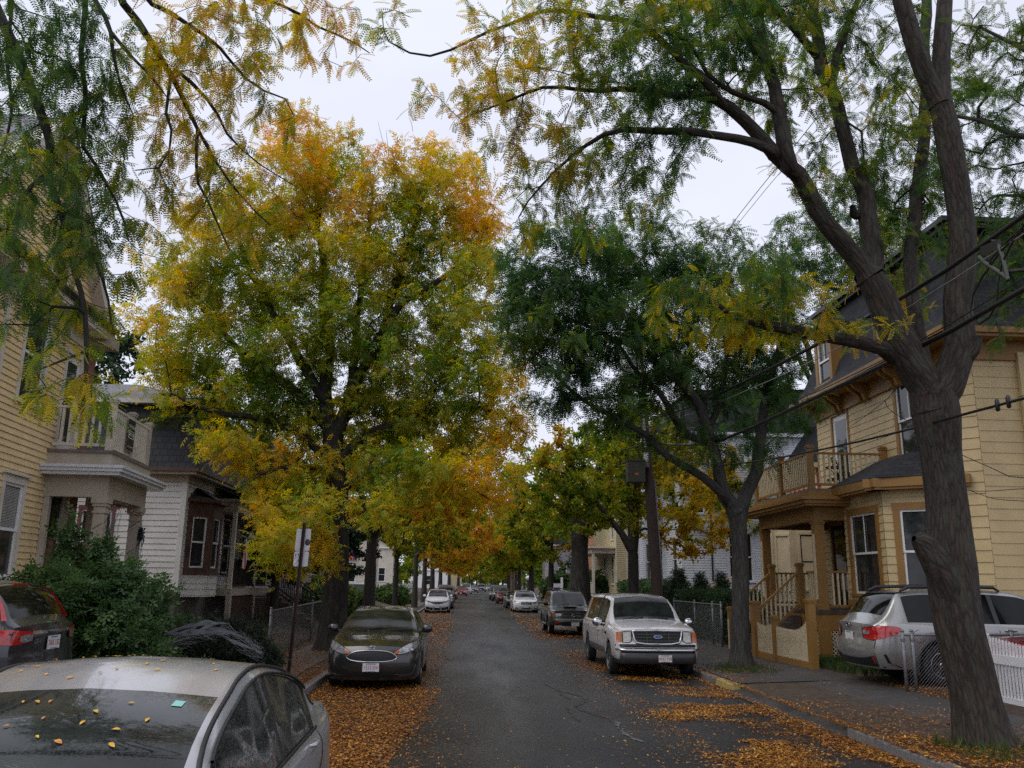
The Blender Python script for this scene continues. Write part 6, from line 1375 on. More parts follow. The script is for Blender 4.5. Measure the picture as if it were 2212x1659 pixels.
def simple_house(name, label, x, y0, y1, face, depth, base, zw, ztop, wallm, trimm, wins, roofm='slate', clapx=.12, gable=False, porch=None, side_wins=(), shutters=None):
    """plain background house: facade on the plane x, running y0..y1, looking towards +x (face=1) or -x (face=-1)"""
    O = (x, y0, 0); r = thing(name, label, 'house', O)
    f = Fr(O, (0, 1), (face, 0)); s = Fr(O, (-face, 0), (0, -1)); L = y1-y0
    mb = MB(); clap(mb, f, 0, L, base, zw, clapx, wins, .015); clap(mb, s, 0, depth, base, zw, clapx, side_wins, .015)
    if gable:
        pk = depth/2; clap(mb, s, 0, depth, zw, ztop, clapx, (), .015, lim=lambda q: (pk-(ztop-q)*pk/(ztop-zw), pk+(ztop-q)*pk/(ztop-zw)))
    mb.build('wall', wallm, r)
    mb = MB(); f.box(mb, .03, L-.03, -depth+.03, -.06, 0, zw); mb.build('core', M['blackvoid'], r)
    mb = MB(); f.box(mb, 0, L, -depth, -.03, 0, base); mb.build('foundation', M['found'], r)
    for fr_, a in ((f, .05), (f, L-.05), (s, depth-.05)):
        mb = MB(); fr_.box(mb, a-.06, a+.06, -.01, .03, base, zw); mb.build('corner_board', trimm, r)
    mb = MB(); f.box(mb, -.25, L+.25, -depth-.2, .25, zw, zw+.16); mb.build('cornice', trimm, r)
    e = .4; P = f
    if gable: q = [[P(-e, e, zw), P(L+e, e, zw), P(L+e, -depth/2, ztop+.1), P(-e, -depth/2, ztop+.1)], [P(L+e, -depth-e, zw), P(-e, -depth-e, zw), P(-e, -depth/2, ztop+.1), P(L+e, -depth/2, ztop+.1)]]
    else:
        i = .7; q = [[P(-.2, .2, zw+.16), P(L+.2, .2, zw+.16), P(L-i, -i, ztop), P(i, -i, ztop)], [P(-.2, -depth, zw+.16), P(-.2, .2, zw+.16), P(i, -i, ztop), P(i, -depth, ztop)], [P(L+.2, .2, zw+.16), P(L+.2, -depth, zw+.16), P(L-i, -depth, ztop), P(L-i, -i, ztop)], [P(i, -i, ztop), P(L-i, -i, ztop), P(L-i, -depth, ztop+.3), P(i, -depth, ztop+.3)]]
    slab_uv(r, 'roof', q, M[roofm])
    for w in wins: window(r, f, *w, trimm, M['white'], .09, .12)
    for w in side_wins: window(r, s, *w, trimm, M['white'], .09, .12)
    if shutters:
        for w in wins:
            for a, b in ((w[0]-.45, w[0]-.1), (w[1]+.1, w[1]+.45)):
                mb = MB(); f.box(mb, a, b, .01, .05, w[2], w[3]); mb.build('shutter', shutters, r)
    if porch:
        a0, a1, D, zf, zc, pm = porch; mb = MB(); f.box(mb, a0, a1, 0, D, zf-.2, zf); mb.build('porch_floor', M['greyfloor'], r)
        mb = MB(); f.box(mb, a0, a1, 0, D, zc, zc+.3); f.box(mb, a0-.2, a1+.2, 0, D+.2, zc+.3, zc+.4); mb.build('porch_roof', pm, r)
        for k in range(3): a = a0+.1+(a1-a0-.2)*k/2; mb = MB(); f.box(mb, a-.08, a+.08, D-.2, D-.04, 0, zc); mb.build('column', pm, r)
        rail(r, f, a0+.2, a1-.2, D-.12, zf, zf+.9, pm, pm, .14, .04)
    return r
# --- right: beige mansard house with ochre trim
def house_right_beige():
    X, Y1, Y0 = 11.0, 18.03, 25.85; O = (X, Y0, .2); z = lambda v: v-.2
    f = Fr(O, (0, -1), (-1, 0)); r = thing('beige_house', 'beige clapboard house with ochre trim, slate mansard roof, balcony porch and bay window', 'house', O)
    L = Y0-Y1; c = Fr((X, Y1, .2), (1, 0), (0, -1))
    A = lambda y: Y0-y
    ud = (A(24.72), A(23.72), z(4.62), z(6.95)); uw = (A(20.85), A(19.75), z(5.15), z(7.05)); d1 = (A(25.30), A(24.35), z(1.5), z(3.75)); d2 = (A(23.95), A(23.0), z(1.5), z(3.75)); uw2 = (A(19.0), A(18.6), z(5.2), z(6.9))
    mb = MB(); clap(mb, f, 0, L-.32, z(1.3), z(7.45), .19, [ud, uw, d1, d2], .013); clap(mb, c, .32, 10, z(1.0), z(7.45), .245, [], .012)
    l = Fr(f(0, 0, 0), (1, 0), (0, 1)); clap(mb, l, 0, 9, z(1.0), z(7.45), .19, (), .02); mb.build('wall', M['beige'], r)
    # chamfered corner in shingled courses
    q = Fr(f(L-.32, 0, 0), (f.u*.32-f.n*.32)[:2], (f.n+f.u)[:2]); mb = MB(); clap(mb, q, 0, .4525, z(.6), z(7.45), .245, (), .018); mb.build('corner_shingles', M['beige'], r)
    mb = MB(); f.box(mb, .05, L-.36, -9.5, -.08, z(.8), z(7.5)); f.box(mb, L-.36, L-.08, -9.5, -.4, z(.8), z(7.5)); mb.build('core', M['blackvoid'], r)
    mb = MB(); f.box(mb, 0, L-.35, -9.5, -.03, -.3, z(1.3)); f.box(mb, L-.35, L-.03, -9.5, -.36, -.3, z(1.0)); mb.build('foundation', M['found'], r)
    mb = MB(); P = [c(2.05, .10, zz) for zz in (z(.3), z(7.2))]; c.box(mb, 1.35, 1.50, .022, .12, z(.3), z(7.2)); 
    for zz in (2.2, 4.2, 6.2): c.box(mb, 1.32, 1.53, .022, .14, z(zz), z(zz)+.04)
    mb.build('downpipe', M['beige'], r)
    # cornice with brackets
    mb = MB(); f.box(mb, -.05, L+.0, -.01, .07, z(7.02), z(7.45)); f.box(mb, -.55, L+.5, -.05, .55, z(7.45), z(7.52)); f.box(mb, -.60, L+.55, -.05, .62, z(7.52), z(7.66)); c.box(mb, .01, 10, -.01, .07, z(7.02), z(7.45)); c.box(mb, -.05, 10, -.05, .5, z(7.45), z(7.52)); c.box(mb, -.05, 10, -.05, .56, z(7.52), z(7.655))
    co = mb.build('cornice', M['ochre'], r)
    for a in (.25, 1.6, 1.9, 3.2, 3.5, 5.0, 5.3, 6.9):
        mb = MB(); Q = [(.07, z(6.95)), (.14, z(7.0)), (.20, z(7.18)), (.42, z(7.32)), (.5, z(7.445)), (.07, z(7.445))]; b = mb.add([f(a, d, h) for d, h in Q]+[f(a+.11, d, h) for d, h in Q]); n = 6
        for i in range(n): mb.face((b+i, b+(i+1) % n, b+n+(i+1) % n, b+n+i))
        mb.face(range(b, b+n)); mb.face(range(b+2*n-1, b+n-1, -1)); mb.build('bracket', M['ochre'], co)
    h0, h1 = z(7.66), z(10.3); i = .85; B = L+.5; a0 = -.5
    prof = [(.58, h0), (.30, h0+.35), (.02, h0+1.05), (-.30, h1)]
    qs = []
    for (da, za), (db, zb) in zip(prof[:-1], prof[1:]):
        k = lambda d: .58-d
        qs += [[f(a0+k(da), da, za), f(B-k(da), da, za), f(B-k(db), db, zb), f(a0+k(db), db, zb)], [f(a0+k(da), -9.5, za), f(a0+k(da), da, za), f(a0+k(db), db, zb), f(a0+k(db), -9.5, zb)], [f(B-k(da), da, za), f(B-k(da), -9.5, za), f(B-k(db), -9.5, zb), f(B-k(db), db, zb)]]
    slab_uv(r, 'mansard_roof', qs, M['slate'])
    mb = MB(); f.box(mb, a0+.6, B-.6, -9.5, -.12, h1-.02, h1+.10); f.box(mb, a0+.5, B-.5, -9.5, -.02, h1+.10, h1+.22); f.box(mb, a0+.9, B-.9, -9.5, -.5, h1+.22, h1+.3); mb.build('roof_edge', M['metaldark'], r)
    mb = MB(); f.box(mb, 4.3, 5.0, -3.2, -2.5, h1, h1+1.2); f.box(mb, 4.25, 5.05, -3.25, -2.45, h1+1.2, h1+1.32); mb.build('chimney', M['chimney'], r)
    for a in (A(24.25), A(20.3)):
        w0, w1 = a-.42, a+.42; mb = MB(); f.box(mb, w0-.16, w0, -1.0, .36, h0+.25, h0+1.62); f.box(mb, w1, w1+.16, -1.0, .36, h0+.25, h0+1.62); f.box(mb, w0-.16, w1+.16, -1.0, .36, h0+1.62, h0+1.80); f.box(mb, w0-.30, w1+.30, -1.0, .52, h0+1.80, h0+1.92); f.box(mb, w0-.16, w1+.16, .0, .42, h0+.17, h0+.25)
        dm = mb.build('dormer', M['ochre'], r)
        fr_ = Fr(f(0, .33, 0), f.u[:2], f.n[:2]); sb = MB(); zz0, zz1 = h0+.25, h0+1.62; zm = (zz0+zz1)/2
        for q0, q1 in ((w0, w0+.06), (w1-.06, w1)): fr_.box(sb, q0, q1, -.05, -.01, zz0, zz1)
        for q0, q1 in ((zz0, zz0+.06), (zm-.03, zm+.03), (zz1-.06, zz1)): fr_.box(sb, w0+.06, w1-.06, -.05, -.012, q0, q1)
        fr_.box(sb, a-.012, a+.012, -.05, -.02, zm, zz1); sb.build('sash', M['white'], dm)
        gb = MB(); fr_.box(gb, w0, w1, -.09, -.055, zz0, zz1); gb.build('pane', M['winglass'], dm)
        sl = MB(); f.box(sl, w0-.34, w1+.34, -1.0, .55, h0+1.92, h0+1.97); sl.build('dormer_roof', M['slate'], dm)
    door(r, f, *d1, M['ochre'], M['darkdoor']); door(r, f, *d2, M['ochre'], M['darkdoor']); door(r, f, *ud, M['ochre'], M['white'])
    window(r, f, *uw, M['ochre'], M['white'], .13, .14, mull=1)
    # bay window
    b0, b1, D = A(22.35), A(18.55), 1.25; Q = [f(b0, 0, 0), f(b0+.72, D, 0), f(b1-1.0, D, 0), f(b1, 0, 0)]
    bw = MB()
    for k in range(3):
        tr = MB(); p, q = Q[k], Q[k+1]; uu = q-p; Lk = float(np.linalg.norm(uu)); nn = np.array([-uu[1], uu[0], 0]); nn = nn if nn.dot(f.n) > 0 else -nn; fr_ = Fr(p, uu[:2], nn[:2])
        m = .36; wn = (m, Lk-m, z(1.85), z(3.75)); clap(bw, fr_, 0, Lk, z(1.0), z(4.2), .19, [wn], .018)
        fr_.box(tr, -.02, Lk+.02, -.02, .05, z(1.55), z(1.70)); tr.build('bay_sill', M['ochre'], r); tr = MB()
        window(r, fr_, *wn, M['ochre'], M['white'], .15, .16, mull=1 if k < 2 else 0, sill=True)
        fr_.box(tr, -.30, Lk+.30, -.1, .30, z(4.2), z(4.26)); fr_.box(tr, -.32, Lk+.32, -.1, .34, z(4.26), z(4.46)); tr.build('bay_trim', M['ochre'], r)
    bw.build('bay_wall', M['beige'], r)
    mb = MB(); mb.poly([p+[0, 0, z(4.15)] for p in Q]); mb.poly([p+[0, 0, z(1.0)] for p in Q]); mb.build('bay_soffit', M['ochre'], r)
    cen = f((b0+b1)/2, -.2, 0); E = []
    for p in Q: v = p-cen; v = v/np.linalg.norm(v); E.append(p+v*.42+[0, 0, z(4.47)])
    E[0] = f(b0-.36, 0.02, z(4.47)); E[3] = f(b1+.36, .02, z(4.47)); T0, T1 = f(b0+.75, .02, z(5.22)), f(b1-.85, .02, z(5.22)); T0b, T1b = f(b0+1.05, .45, z(5.14)), f(b1-1.35, .45, z(5.14))
    slab_uv(r, 'bay_roof', [[E[0], E[1], T0b, T0], [E[1], E[2], T1b, T0b], [E[2], E[3], T1, T1b]], M['slate']); mb = MB(); mb.poly([T0b, T1b, T1, T0]); mb.build('bay_roof_top', M['slate'], r)
    # porch with balcony
    p0, p1, D = A(25.75), A(21.6), 2.05
    mb = MB(); f.box(mb, p0, p1, 0, D, z(1.34), z(1.44)); mb.build('porch_floor', M['porchdark'], r)
    mb = MB(); f.box(mb, p0+.05, p1-.03, D-.10, D-.03, z(.95), z(1.34)); f.box(mb, p1-.10, p1-.03, 0, D-.1, z(.95), z(1.34)); f.box(mb, p1-.22, p1, D-.24, D, -.3, z(.95)); f.box(mb, p0, p0+.4, D-.45, D, -.3, z(.95)); mb.build('porch_skirt', M['ochre'], r)
    lattice_part(r, f, p0+.4, p1-.22, D-.08, -.05, z(.94), M['lattice'], .10); sd = Fr(f(p1, 0, 0), f.n[:2], f.u[:2]); lattice_part(r, sd, .05, D-.24, -.06, -.05, z(.94), M['lattice'], .10)
    for a, d in ((p1-.12, D-.12), (p0+.12, D-.12)): post_part(r, f, a, d, z(1.44), z(3.66), .24, M['ochre'], name='column', capw=.03, inset=M['palecream'])
    mb = MB(); f.box(mb, p0, p1, D-.25, D+.0, z(3.66), z(4.0)); f.box(mb, p1-.25, p1, 0, D-.25, z(3.66), z(4.0)); f.box(mb, p0, p0+.25, 0, D-.25, z(3.66), z(4.0)); f.box(mb, p0+.2, p1-.2, 0, D-.2, z(3.86), z(3.9)); mb.build('porch_beam', M['ochre'], r)
    mb = MB(); f.box(mb, p0-.32, p1+.32, 0, D+.32, z(4.0), z(4.06)); f.box(mb, p0-.38, p1+.38, 0, D+.38, z(4.06), z(4.15)); f.box(mb, p0-.44, p1+.44, 0, D+.44, z(4.15), z(4.24)); f.box(mb, p0-.15, p1+.15, 0, D+.15, z(4.24), z(4.40)); mb.build('porch_cornice', M['ochre'], r)
    mb = MB(); f.box(mb, p0-.10, p1+.10, 0, D+.10, z(4.40), z(4.46)); mb.build('balcony_floor', M['greyfloor'], r)
    am = (p0+p1)/2
    rail(r, f, p0+.1, am-.07, D-.0, z(4.46), z(5.42), M['ochre'], M['palecream'], .125, .045, bottom=.12); rail(r, f, am+.07, p1-.1, D-.0, z(4.46), z(5.42), M['ochre'], M['palecream'], .125, .045, bottom=.12)
    rail(r, sd, .12, D-.1, -.05, z(4.46), z(5.42), M['ochre'], M['palecream'], .14, .045, bottom=.12); sl = Fr(f(p0, 0, 0), f.n[:2], -f.u[:2]); rail(r, sl, .12, D-.1, -.05, z(4.46), z(5.42), M['ochre'], M['palecream'], .14, .045, bottom=.12)
    for a, d in ((p1-.02, D), (am, D), (p0+.02, D), (p1-.02, .10)): post_part(r, f, a, d, z(4.46), z(5.60), .14, M['ochre'], name='balcony_post')
    rail(r, sd, .12, D-.28, -.12, z(1.44), z(2.40), M['ochre'], M['palecream'], .135, .045)
    rail(r, f, p1-.95, p1-.26, D-.12, z(1.44), z(2.40), M['ochre'], M['palecream'], .115, .045); rail(r, sl, .12, D-.28, -.12, z(1.44), z(2.40), M['ochre'], M['palecream'], .135, .045)
    # stairs to the pavement with ochre railings
    s0, s1 = A(25.0), A(22.9)
    mb = MB()
    for k in range(6): f.box(mb, s0, s1, D+k*.20, D+(k+1)*.20, -.3, z(1.44)-.19*(k+1))
    mb.build('stairs', M['porchdark'], r)
    for a in (s0, s1):
        fr_ = Fr(f(a, D, 0), f.n[:2], f.u[:2]); rail(r, fr_, .05, 1.15, 0, z(1.44), z(2.36), M['ochre'], M['palecream'], .12, .04, 'stair_railing', slope=-.86)
        post_part(r, f, a, D-.04, z(1.40), z(2.62), .15, M['ochre'], name='newel_post'); post_part(r, f, a, D+1.22, -.2, z(1.42), .17, M['ochre'], name='newel_post', inset=M['palecream'])
    for a in (A(24.1), A(22.62)):
        mb = MB(); p = f(a, .16, z(3.45)); mb.lathe([(.03, .30), (.09, .22), (.075, .20), (.07, .0), (.03, -.04), (.01, -.08)], 6, 0, p); mb.tube([f(a, 0, z(3.38)), f(a, .12, z(3.36)), p+[0, 0, -.06]], .014, 5); o = mb.build('wall_lantern', M['metaldark'], r)
        gb = MB(); gb.lathe([(.073, .19), (.066, .02)], 6, 0, p); gb.build('lamp_glass', M['lampglass'], o)
    return r, f, z, A
# --- fences
def picket_swoop(label, P0, P1, zb, htop, hmid, postm, pm, sp=.085, group=None, name='picket_fence', bottom=.16, base=True):
    """scalloped picket panel from P0 to P1 (ground points); posts are parts"""
    P0, P1 = np.array(P0, float), np.array(P1, float); r = thing(name, label, 'fence', tuple(P0), 0, group)
    u = P1-P0; L = float(np.linalg.norm(u[:2])); fr_ = Fr((P0[0], P0[1], 0), u[:2], (u[1], -u[0])); g = lambda a: P0[2]+(P1[2]-P0[2])*a/L
    mb = MB(); n = int(L/sp)
    for k in range(1, n):
        a = L*k/n; t = k/n; h = hmid+(htop[0]-hmid)*max(0, 1-t/.5)**2.2+(htop[1]-hmid)*max(0, t/.5-1)**2.2; z1 = g(a)+h
        fr_.box(mb, a-.02, a+.02, -.012, .012, g(a)+bottom, z1); mb.poly([fr_(a-.02, -.012, z1), fr_(a+.02, -.012, z1), fr_(a, -.012, z1+.03)]); mb.poly([fr_(a-.02, .012, z1), fr_(a+.02, .012, z1), fr_(a, .012, z1+.03)])
    mb.build('pickets', pm, r)
    mb = MB()
    pts = []
    for t in np.linspace(0, 1, 15): h = hmid+(htop[0]-hmid)*max(0, 1-t/.5)**2.2+(htop[1]-hmid)*max(0, t/.5-1)**2.2; pts.append((L*t, g(L*t)+h-.20))
    for (a, za), (b, zb_) in zip(pts[:-1], pts[1:]): mb.hexa([fr_(a, .012, za-.05), fr_(b, .012, zb_-.05), fr_(b, .045, zb_-.05), fr_(a, .045, za-.05), fr_(a, .012, za+.05), fr_(b, .012, zb_+.05), fr_(b, .045, zb_+.05), fr_(a, .045, za+.05)])
    mb.build('rail', pm, r)
    if base: mb = MB(); mb.hexa([fr_(0, -.03, g(0)-.05), fr_(L, -.03, g(L)-.05), fr_(L, .05, g(L)-.05), fr_(0, .05, g(0)-.05), fr_(0, -.03, g(0)+.15), fr_(L, -.03, g(L)+.15), fr_(L, .05, g(L)+.15), fr_(0, .05, g(0)+.15)]); mb.build('base_board', postm, r)
    return r, fr_, L
def chain_fence(label, P0, P1, h, posts, name='chain_link_fence', mesh=.062, group=None):
    P0, P1 = np.array(P0, float), np.array(P1, float); r = thing(name, label, 'fence', tuple(P0), 0, group); u = P1-P0; L = float(np.linalg.norm(u[:2])); f = Fr((P0[0], P0[1], 0), u[:2], (u[1], -u[0])); g = lambda a: P0[2]+(P1[2]-P0[2])*a/L
    for a in posts:
        mb = MB(); mb.tube([f(a, 0, g(a)-.05), f(a, 0, g(a)+h+.04)], .032, 8, cap=True); mb.sphere(f(a, 0, g(a)+h+.05), (.04, .04, .03), 8, 6); mb.tube([f(a, 0, g(a)+h-.12), f(a, 0, g(a)+h-.08)], .042, 8); mb.build('post', M['metalgal'], r, True)
    mb = MB(); mb.tube([f(0, 0, g(0)+h-.02), f(L, 0, g(L)+h-.02)], .021, 7); mb.build('top_rail', M['metalgal'], r, True)
    mb = MB(); k = -h
    while k < L:
        for sg in (1, -1):
            t0, t1 = max(0, -k), min(h, L-k)
            if t1-t0 > .02:
                n = 2; q = lambda t: f(k+t, .004*sg, g(k+t)+(t if sg > 0 else h-t)); mb.tube([q(t0), q(t1)], .0018, 3)
        k += mesh
    mb.build('wire_mesh', M['metalgal'], r); return r
M['tealsticker'] = mat('inspection sticker', (.25, .55, .48), .4, .1, 9); M['yellowleaf'] = mat('yellow leaf', (.62, .36, .03), .4, .25, 30); M['orangeleaf'] = mat('orange leaf', (.55, .22, .03), .4, .25, 30)
# ---------------------------------------------------------------- setting
XL, XR = -2.72, 5.30            # kerb faces
YS = [-12, -4, 0, 4, 8, 12, 16, 20, 26, 34, 44, 56, 70, 80, 90, 100, 112, 126, 142, 160, 180, 202, 226, 252, 280, 310, 345]
def gz(x, Y):
    if x < 0:
        k = min(1, max(0, (Y-19)/3)); t = min(1, max(0, (-x-4.6)/2.9)); return .13+k*.5*t*t*(3-2*t)+(.02*t)
    t = min(1, max(0, (x-5.4)/4.0)); return .13+.14*t
def strip(name, xs, zs, m, z0=0.0, ys=YS, kind='structure', sub=1):
    mb = MB(); P = [[(x+bend(Y), Y, (zs(x, Y) if callable(zs) else zs)) for x in xs] for Y in ys]; mb.grid(np.array(P)[:, ::1][::1]); o = mb.build(name, m, None, True); o['kind'] = kind; return o
xs = [-400, -90, -40, -20, -14, -11, -9, -8, -7.5, -7, -6.5, -6, -5.5, -5, -4.6, -4.0, -2.9, -2.8, 5.38, 5.5, 6.5, 7, 7.5, 8, 8.5, 9, 9.5, 10, 12, 16, 22, 45, 100, 400]
strip('ground', xs, lambda x, Y: -.06 if -2.85 < x < 5.45 else gz(x, Y)-.012, M['soil'], ys=[-300, -100]+YS+[420, 700])
strip('road', list(np.linspace(XL, XR, 9)), lambda x, Y: .035*(1-((x-1.3)/4.0)**2), M['asphalt'])
strip('left_pavement', [-4.45, -3.9, -3.3], lambda x, Y: .132, M['concrete'])
def slab(name, x0, x1, y0, y1, m, z0=-.05, z1=.13, kind='structure', bev=.0):
    mb = MB(); n = max(1, int((y1-y0)/8)); 
    for i in range(n):
        a, b = y0+(y1-y0)*i/n, y0+(y1-y0)*(i+1)/n
        mb.hexa([(x0+bend(a), a, z0), (x1+bend(a), a, z0), (x1+bend(b), b, z0), (x0+bend(b), b, z0), (x0+bend(a)+.0, a, z1), (x1+bend(a), a, z1), (x1+bend(b), b, z1), (x0+bend(b), b, z1)])
    o = mb.build(name, m); o['kind'] = kind; return o
def kerb(name, x0, y0, y1, m, w=.15, side=1, top=.135):
    mb = MB(); y = y0; k = 0
    while y < y1-.05:
        l = min(1.9+.35*math.sin(k*2.1), y1-y); a, b = y+.006, y+l-.006; dz = .006*math.sin(k*3.7); dx = .008*math.sin(k*1.3)
        xa, xb = x0+bend(a)+dx, x0+bend(b)+dx; r = .018
        prof = [(0, -.06), (0, top-r+dz), (side*r*.4, top-r*.3+dz), (side*r, top+dz), (side*w, top+dz), (side*w, -.06)]
        n = len(prof); B = mb.add([(xa+p[0], a, p[1]) for p in prof]+[(xb+p[0], b, p[1]) for p in prof])
        for i in range(n): j = (i+1) % n; mb.face((B+i, B+j, B+n+j, B+n+i))
        mb.face(range(B, B+n)); mb.face(range(B+2*n-1, B+n-1, -1)); y += l; k += 1
    o = mb.build(name, m); o['kind'] = 'structure'; return o
kerb('left_kerb', XL, -6, 340, M['granite'], .15, -1)
kerb('right_kerb', XR-.02, -6, 12.1, M['granite'], .16, 1); kerb('yellow_kerb_end', XR-.02, 17.2, 18.3, M['kerbyellow'], .16, 1); kerb('right_kerb', XR-.02, 18.3, 340, M['granite'], .16, 1)
strip('right_pavement', [6.75, 7.4, 8.0], lambda x, Y: gz(x, Y)+.004, M['walk'], ys=[-12, 0, 6, 9, 12.3]); strip('right_pavement', [5.5, 6.2, 7.1, 8.0], lambda x, Y: gz(x, Y)+.004, M['walk'], ys=[17.4, 18.6, 20]); strip('right_pavement', [5.5, 6.2, 7.1, 8.0], lambda x, Y: gz(x, Y)+.006, M['walk'], ys=[20]+[y for y in YS if y > 22])
mb = MB(); mb.grid([[(x, Y, z) for x, z in ((5.10, .015), (5.45, .045), (6.3, .125), (6.75, .165), (7.4, .20), (8.0, .225))] for Y in (12.1, 13.5, 15, 16.4, 17.4)]); o = mb.build('driveway_apron', M['walk'], None, True); o['kind'] = 'structure'
mb = MB(); mb.grid([[(x, Y, gz(x, Y)+.006) for x in (8.0, 9.5, 11, 14, 18)] for Y in (14.2, 15.2, 16.4, 17.9)]); o = mb.build('driveway', M['soil'], None, True); o['kind'] = 'structure'
mb = MB(); mb.grid([[(x, Y, z) for x, z in ((-4.4, .135), (-5.0, .25), (-5.6, .34), (-9, .35), (-12, .36))] for Y in (9.4, 10.4, 11.6, 12.8)]); o = mb.build('left_driveway', M['walk'], None, True); o['kind'] = 'structure'
# tar seams and a worn pale streak in the road
def ribbon(name, px, w, m, z=.055, wj=.3):
    mb = MB(); P = [atZ(x, y, z) for x, y in px]; L = []
    for i in range(len(P)-1):
        for t in np.linspace(0, 1, 6)[:-1]: q = P[i]+(P[i+1]-P[i])*t; L.append(q+np.array([rng.normal(0, .012), rng.normal(0, .02), 0]))
    L.append(P[-1]); R2 = []
    for i, q in enumerate(L):
        d = L[min(i+1, len(L)-1)]-L[max(i-1, 0)]; d = d/np.linalg.norm(d); n = np.array([-d[1], d[0], 0]); ww = w*(1+wj*rng.normal())*(.4 if i in (0, len(L)-1) else 1)
        zz = .035*(1-((q[0]-1.3)/4.0)**2)+.006; R2.append([(q[0]+n[0]*ww/2, q[1]+n[1]*ww/2, zz), (q[0]-n[0]*ww/2, q[1]-n[1]*ww/2, zz)])
    mb.grid(R2); o = mb.build(name, m); o['kind'] = 'structure'
c3 = lambda x, y: ((2000+x/1.795)*.5486, (2100+y/1.795)*.5486)
ribbon('road_crack', [c3(*p) for p in ((215, 985), (270, 1060), (380, 1110), (500, 1135), (555, 1165), (520, 1200), (465, 1215))], .06, M['crack']); ribbon('road_crack', [c3(*p) for p in ((465, 1215), (540, 1250), (620, 1280), (720, 1300), (800, 1370))], .04, M['crack'])
ribbon('road_crack', [c3(*p) for p in ((420, 1212), (460, 1265), (510, 1318))], .09, M['crack']); ribbon('road_crack', [c3(*p) for p in ((375, 1115), (380, 1135), (440, 1168))], .07, M['crack'])
ribbon('pale_streak', [c3(*p) for p in ((760, 1320), (800, 1380), (850, 1425), (960, 1465))], .06, M['patchpale'], wj=.6)
ribbon('road_crack', [(1062, 1318), (1058, 1345), (1052, 1375)], .05, M['crack']); ribbon('road_crack', [(1104, 1312), (1118, 1335), (1128, 1356), (1138, 1372)], .12, M['crack']); ribbon('road_crack', [(1045, 1330), (1062, 1352), (1072, 1372)], .06, M['crack'])
# ---------------------------------------------------------------- fallen leaves
def litter(name, P, S, tint, n_tilt=.22):
    N = len(P); a = rng.random(N)*2*np.pi; D = np.stack([np.cos(a), np.sin(a), rng.normal(0, n_tilt, N)], 1)
    T = np.array([[0, 0, 0], [.42, .24, .05], [1, 0, 0], [.42, -.24, .05]]); P = np.array(P, float); P[:, 2] += .006+.022*rng.random(N)
    o = leaves(name, P, D, S, T, tint, np.clip(rng.normal(.85, .2, N), .3, 1.3), M['litter'], None, .18); o['kind'] = 'stuff'; return o
def field(n, x0, x1, y0, y1, prob, zf):
    x = rng.uniform(x0, x1, n*3); u = rng.random(n*3); y = 1/(1/y0+(1/y1-1/y0)*u) if y1/y0 > 1.6 else rng.uniform(y0, y1, n*3)
    p = np.array(prob(x, y)); k = rng.random(n*3) < p; x, y = x[k][:n], y[k][:n]
    return np.stack([x+np.array([bend(v) for v in y]), y, np.array([zf(a, b) for a, b in zip(x, y)])], 1)
zroad = lambda x, Y: .035*(1-((x-1.3)/4.0)**2) if XL < x < XR-.02 else gz(x, Y)+.010
def p_left(x, y):
    nz = fbm(np.stack([x*1.3, y*.55, x*0], 1), 3); edge = np.interp(y, [8.5, 9.5, 11, 13.5, 15, 18, 30, 60, 110], [-1.25, -1.0, -.8, -.45, -.35, -.40, -.45, -.5, -.5])+(nz-.5)*.9
    d = edge-x; return np.clip(.35+d*1.6, 0, 1)*(d > -.05)*np.clip(.35+1.5*nz-np.where(y < 12, .25*(13-y)*.35, 0), .1, 1)+np.clip(.02-.03*np.abs(x-edge), 0, .02)
def p_right(x, y):
    nz = fbm(np.stack([x*.85+y*.3, y*1.15, x*0+3], 1), 3); edge = np.interp(y, [8.5, 10, 12, 16, 20, 28, 60, 110], [3.1, 2.95, 2.8, 2.85, 2.75, 2.5, 3.1, 3.2])
    d = x-edge; band = np.clip((5.25-x)*4, 0, 1)
    hole = np.exp(-((x-4.55)/.38)**2)*np.clip((15.5-y)/2, 0, 1)
    return np.clip(d*1.7+.15, 0, 1)*np.clip((nz-.43)*7, 0.01, 1)*(1-.85*hole)+(np.abs(x-5.2) < .10)*.7*(y < 40)
litter('leaf_litter', np.concatenate([field(52000, XL, 0.0, 8.5, 32, p_left, zroad)]), rng.uniform(.030, .058, 52000)[:52000] if False else None, None) if False else None
def lay(name, n, x0, x1, y0, y1, prob, smin, smax, t0, tv):
    P = field(n, x0, x1, y0, y1, prob, zroad); N = len(P); litter(name, P, rng.uniform(smin, smax, N), np.clip(np.where(rng.random(N) < .22, .10+.12*rng.random(N), t0+rng.normal(0, tv, N)+.5*(fbm(P*.8, 2)-.5)), 0, 1))
lay('leaf_litter', 46000, XL, 0.1, 8.4, 30, p_left, .022, .062, .46, .24); lay('leaf_litter', 42000, 2.4, 5.4, 8.0, 30, p_right, .022, .06, .62, .22)
lay('leaf_litter', 9000, XL, 0.2, 30, 130, p_left, .07, .12, .55, .15); lay('leaf_litter', 7000, 2.4, 5.4, 30, 130, p_right, .07, .12, .55, .15)
lay('leaf_litter', 900, -1, 5.3, 7.5, 30, lambda x, y: x*0+.5, .02, .045, .7, .15); lay('leaf_litter', 2600, -1.2, .5, 8, 40, lambda x, y: np.exp(-np.clip(x+.5, 0, 9)*3.2), .025, .05, .6, .18); lay('leaf_litter', 2600, 1.8, 3.2, 8, 40, lambda x, y: np.exp(-np.clip(3.0-x, 0, 9)*2.6), .025, .05, .65, .18)
nzf = lambda x, y, s: fbm(np.stack([x*s, y*s, x*0+9], 1), 3)
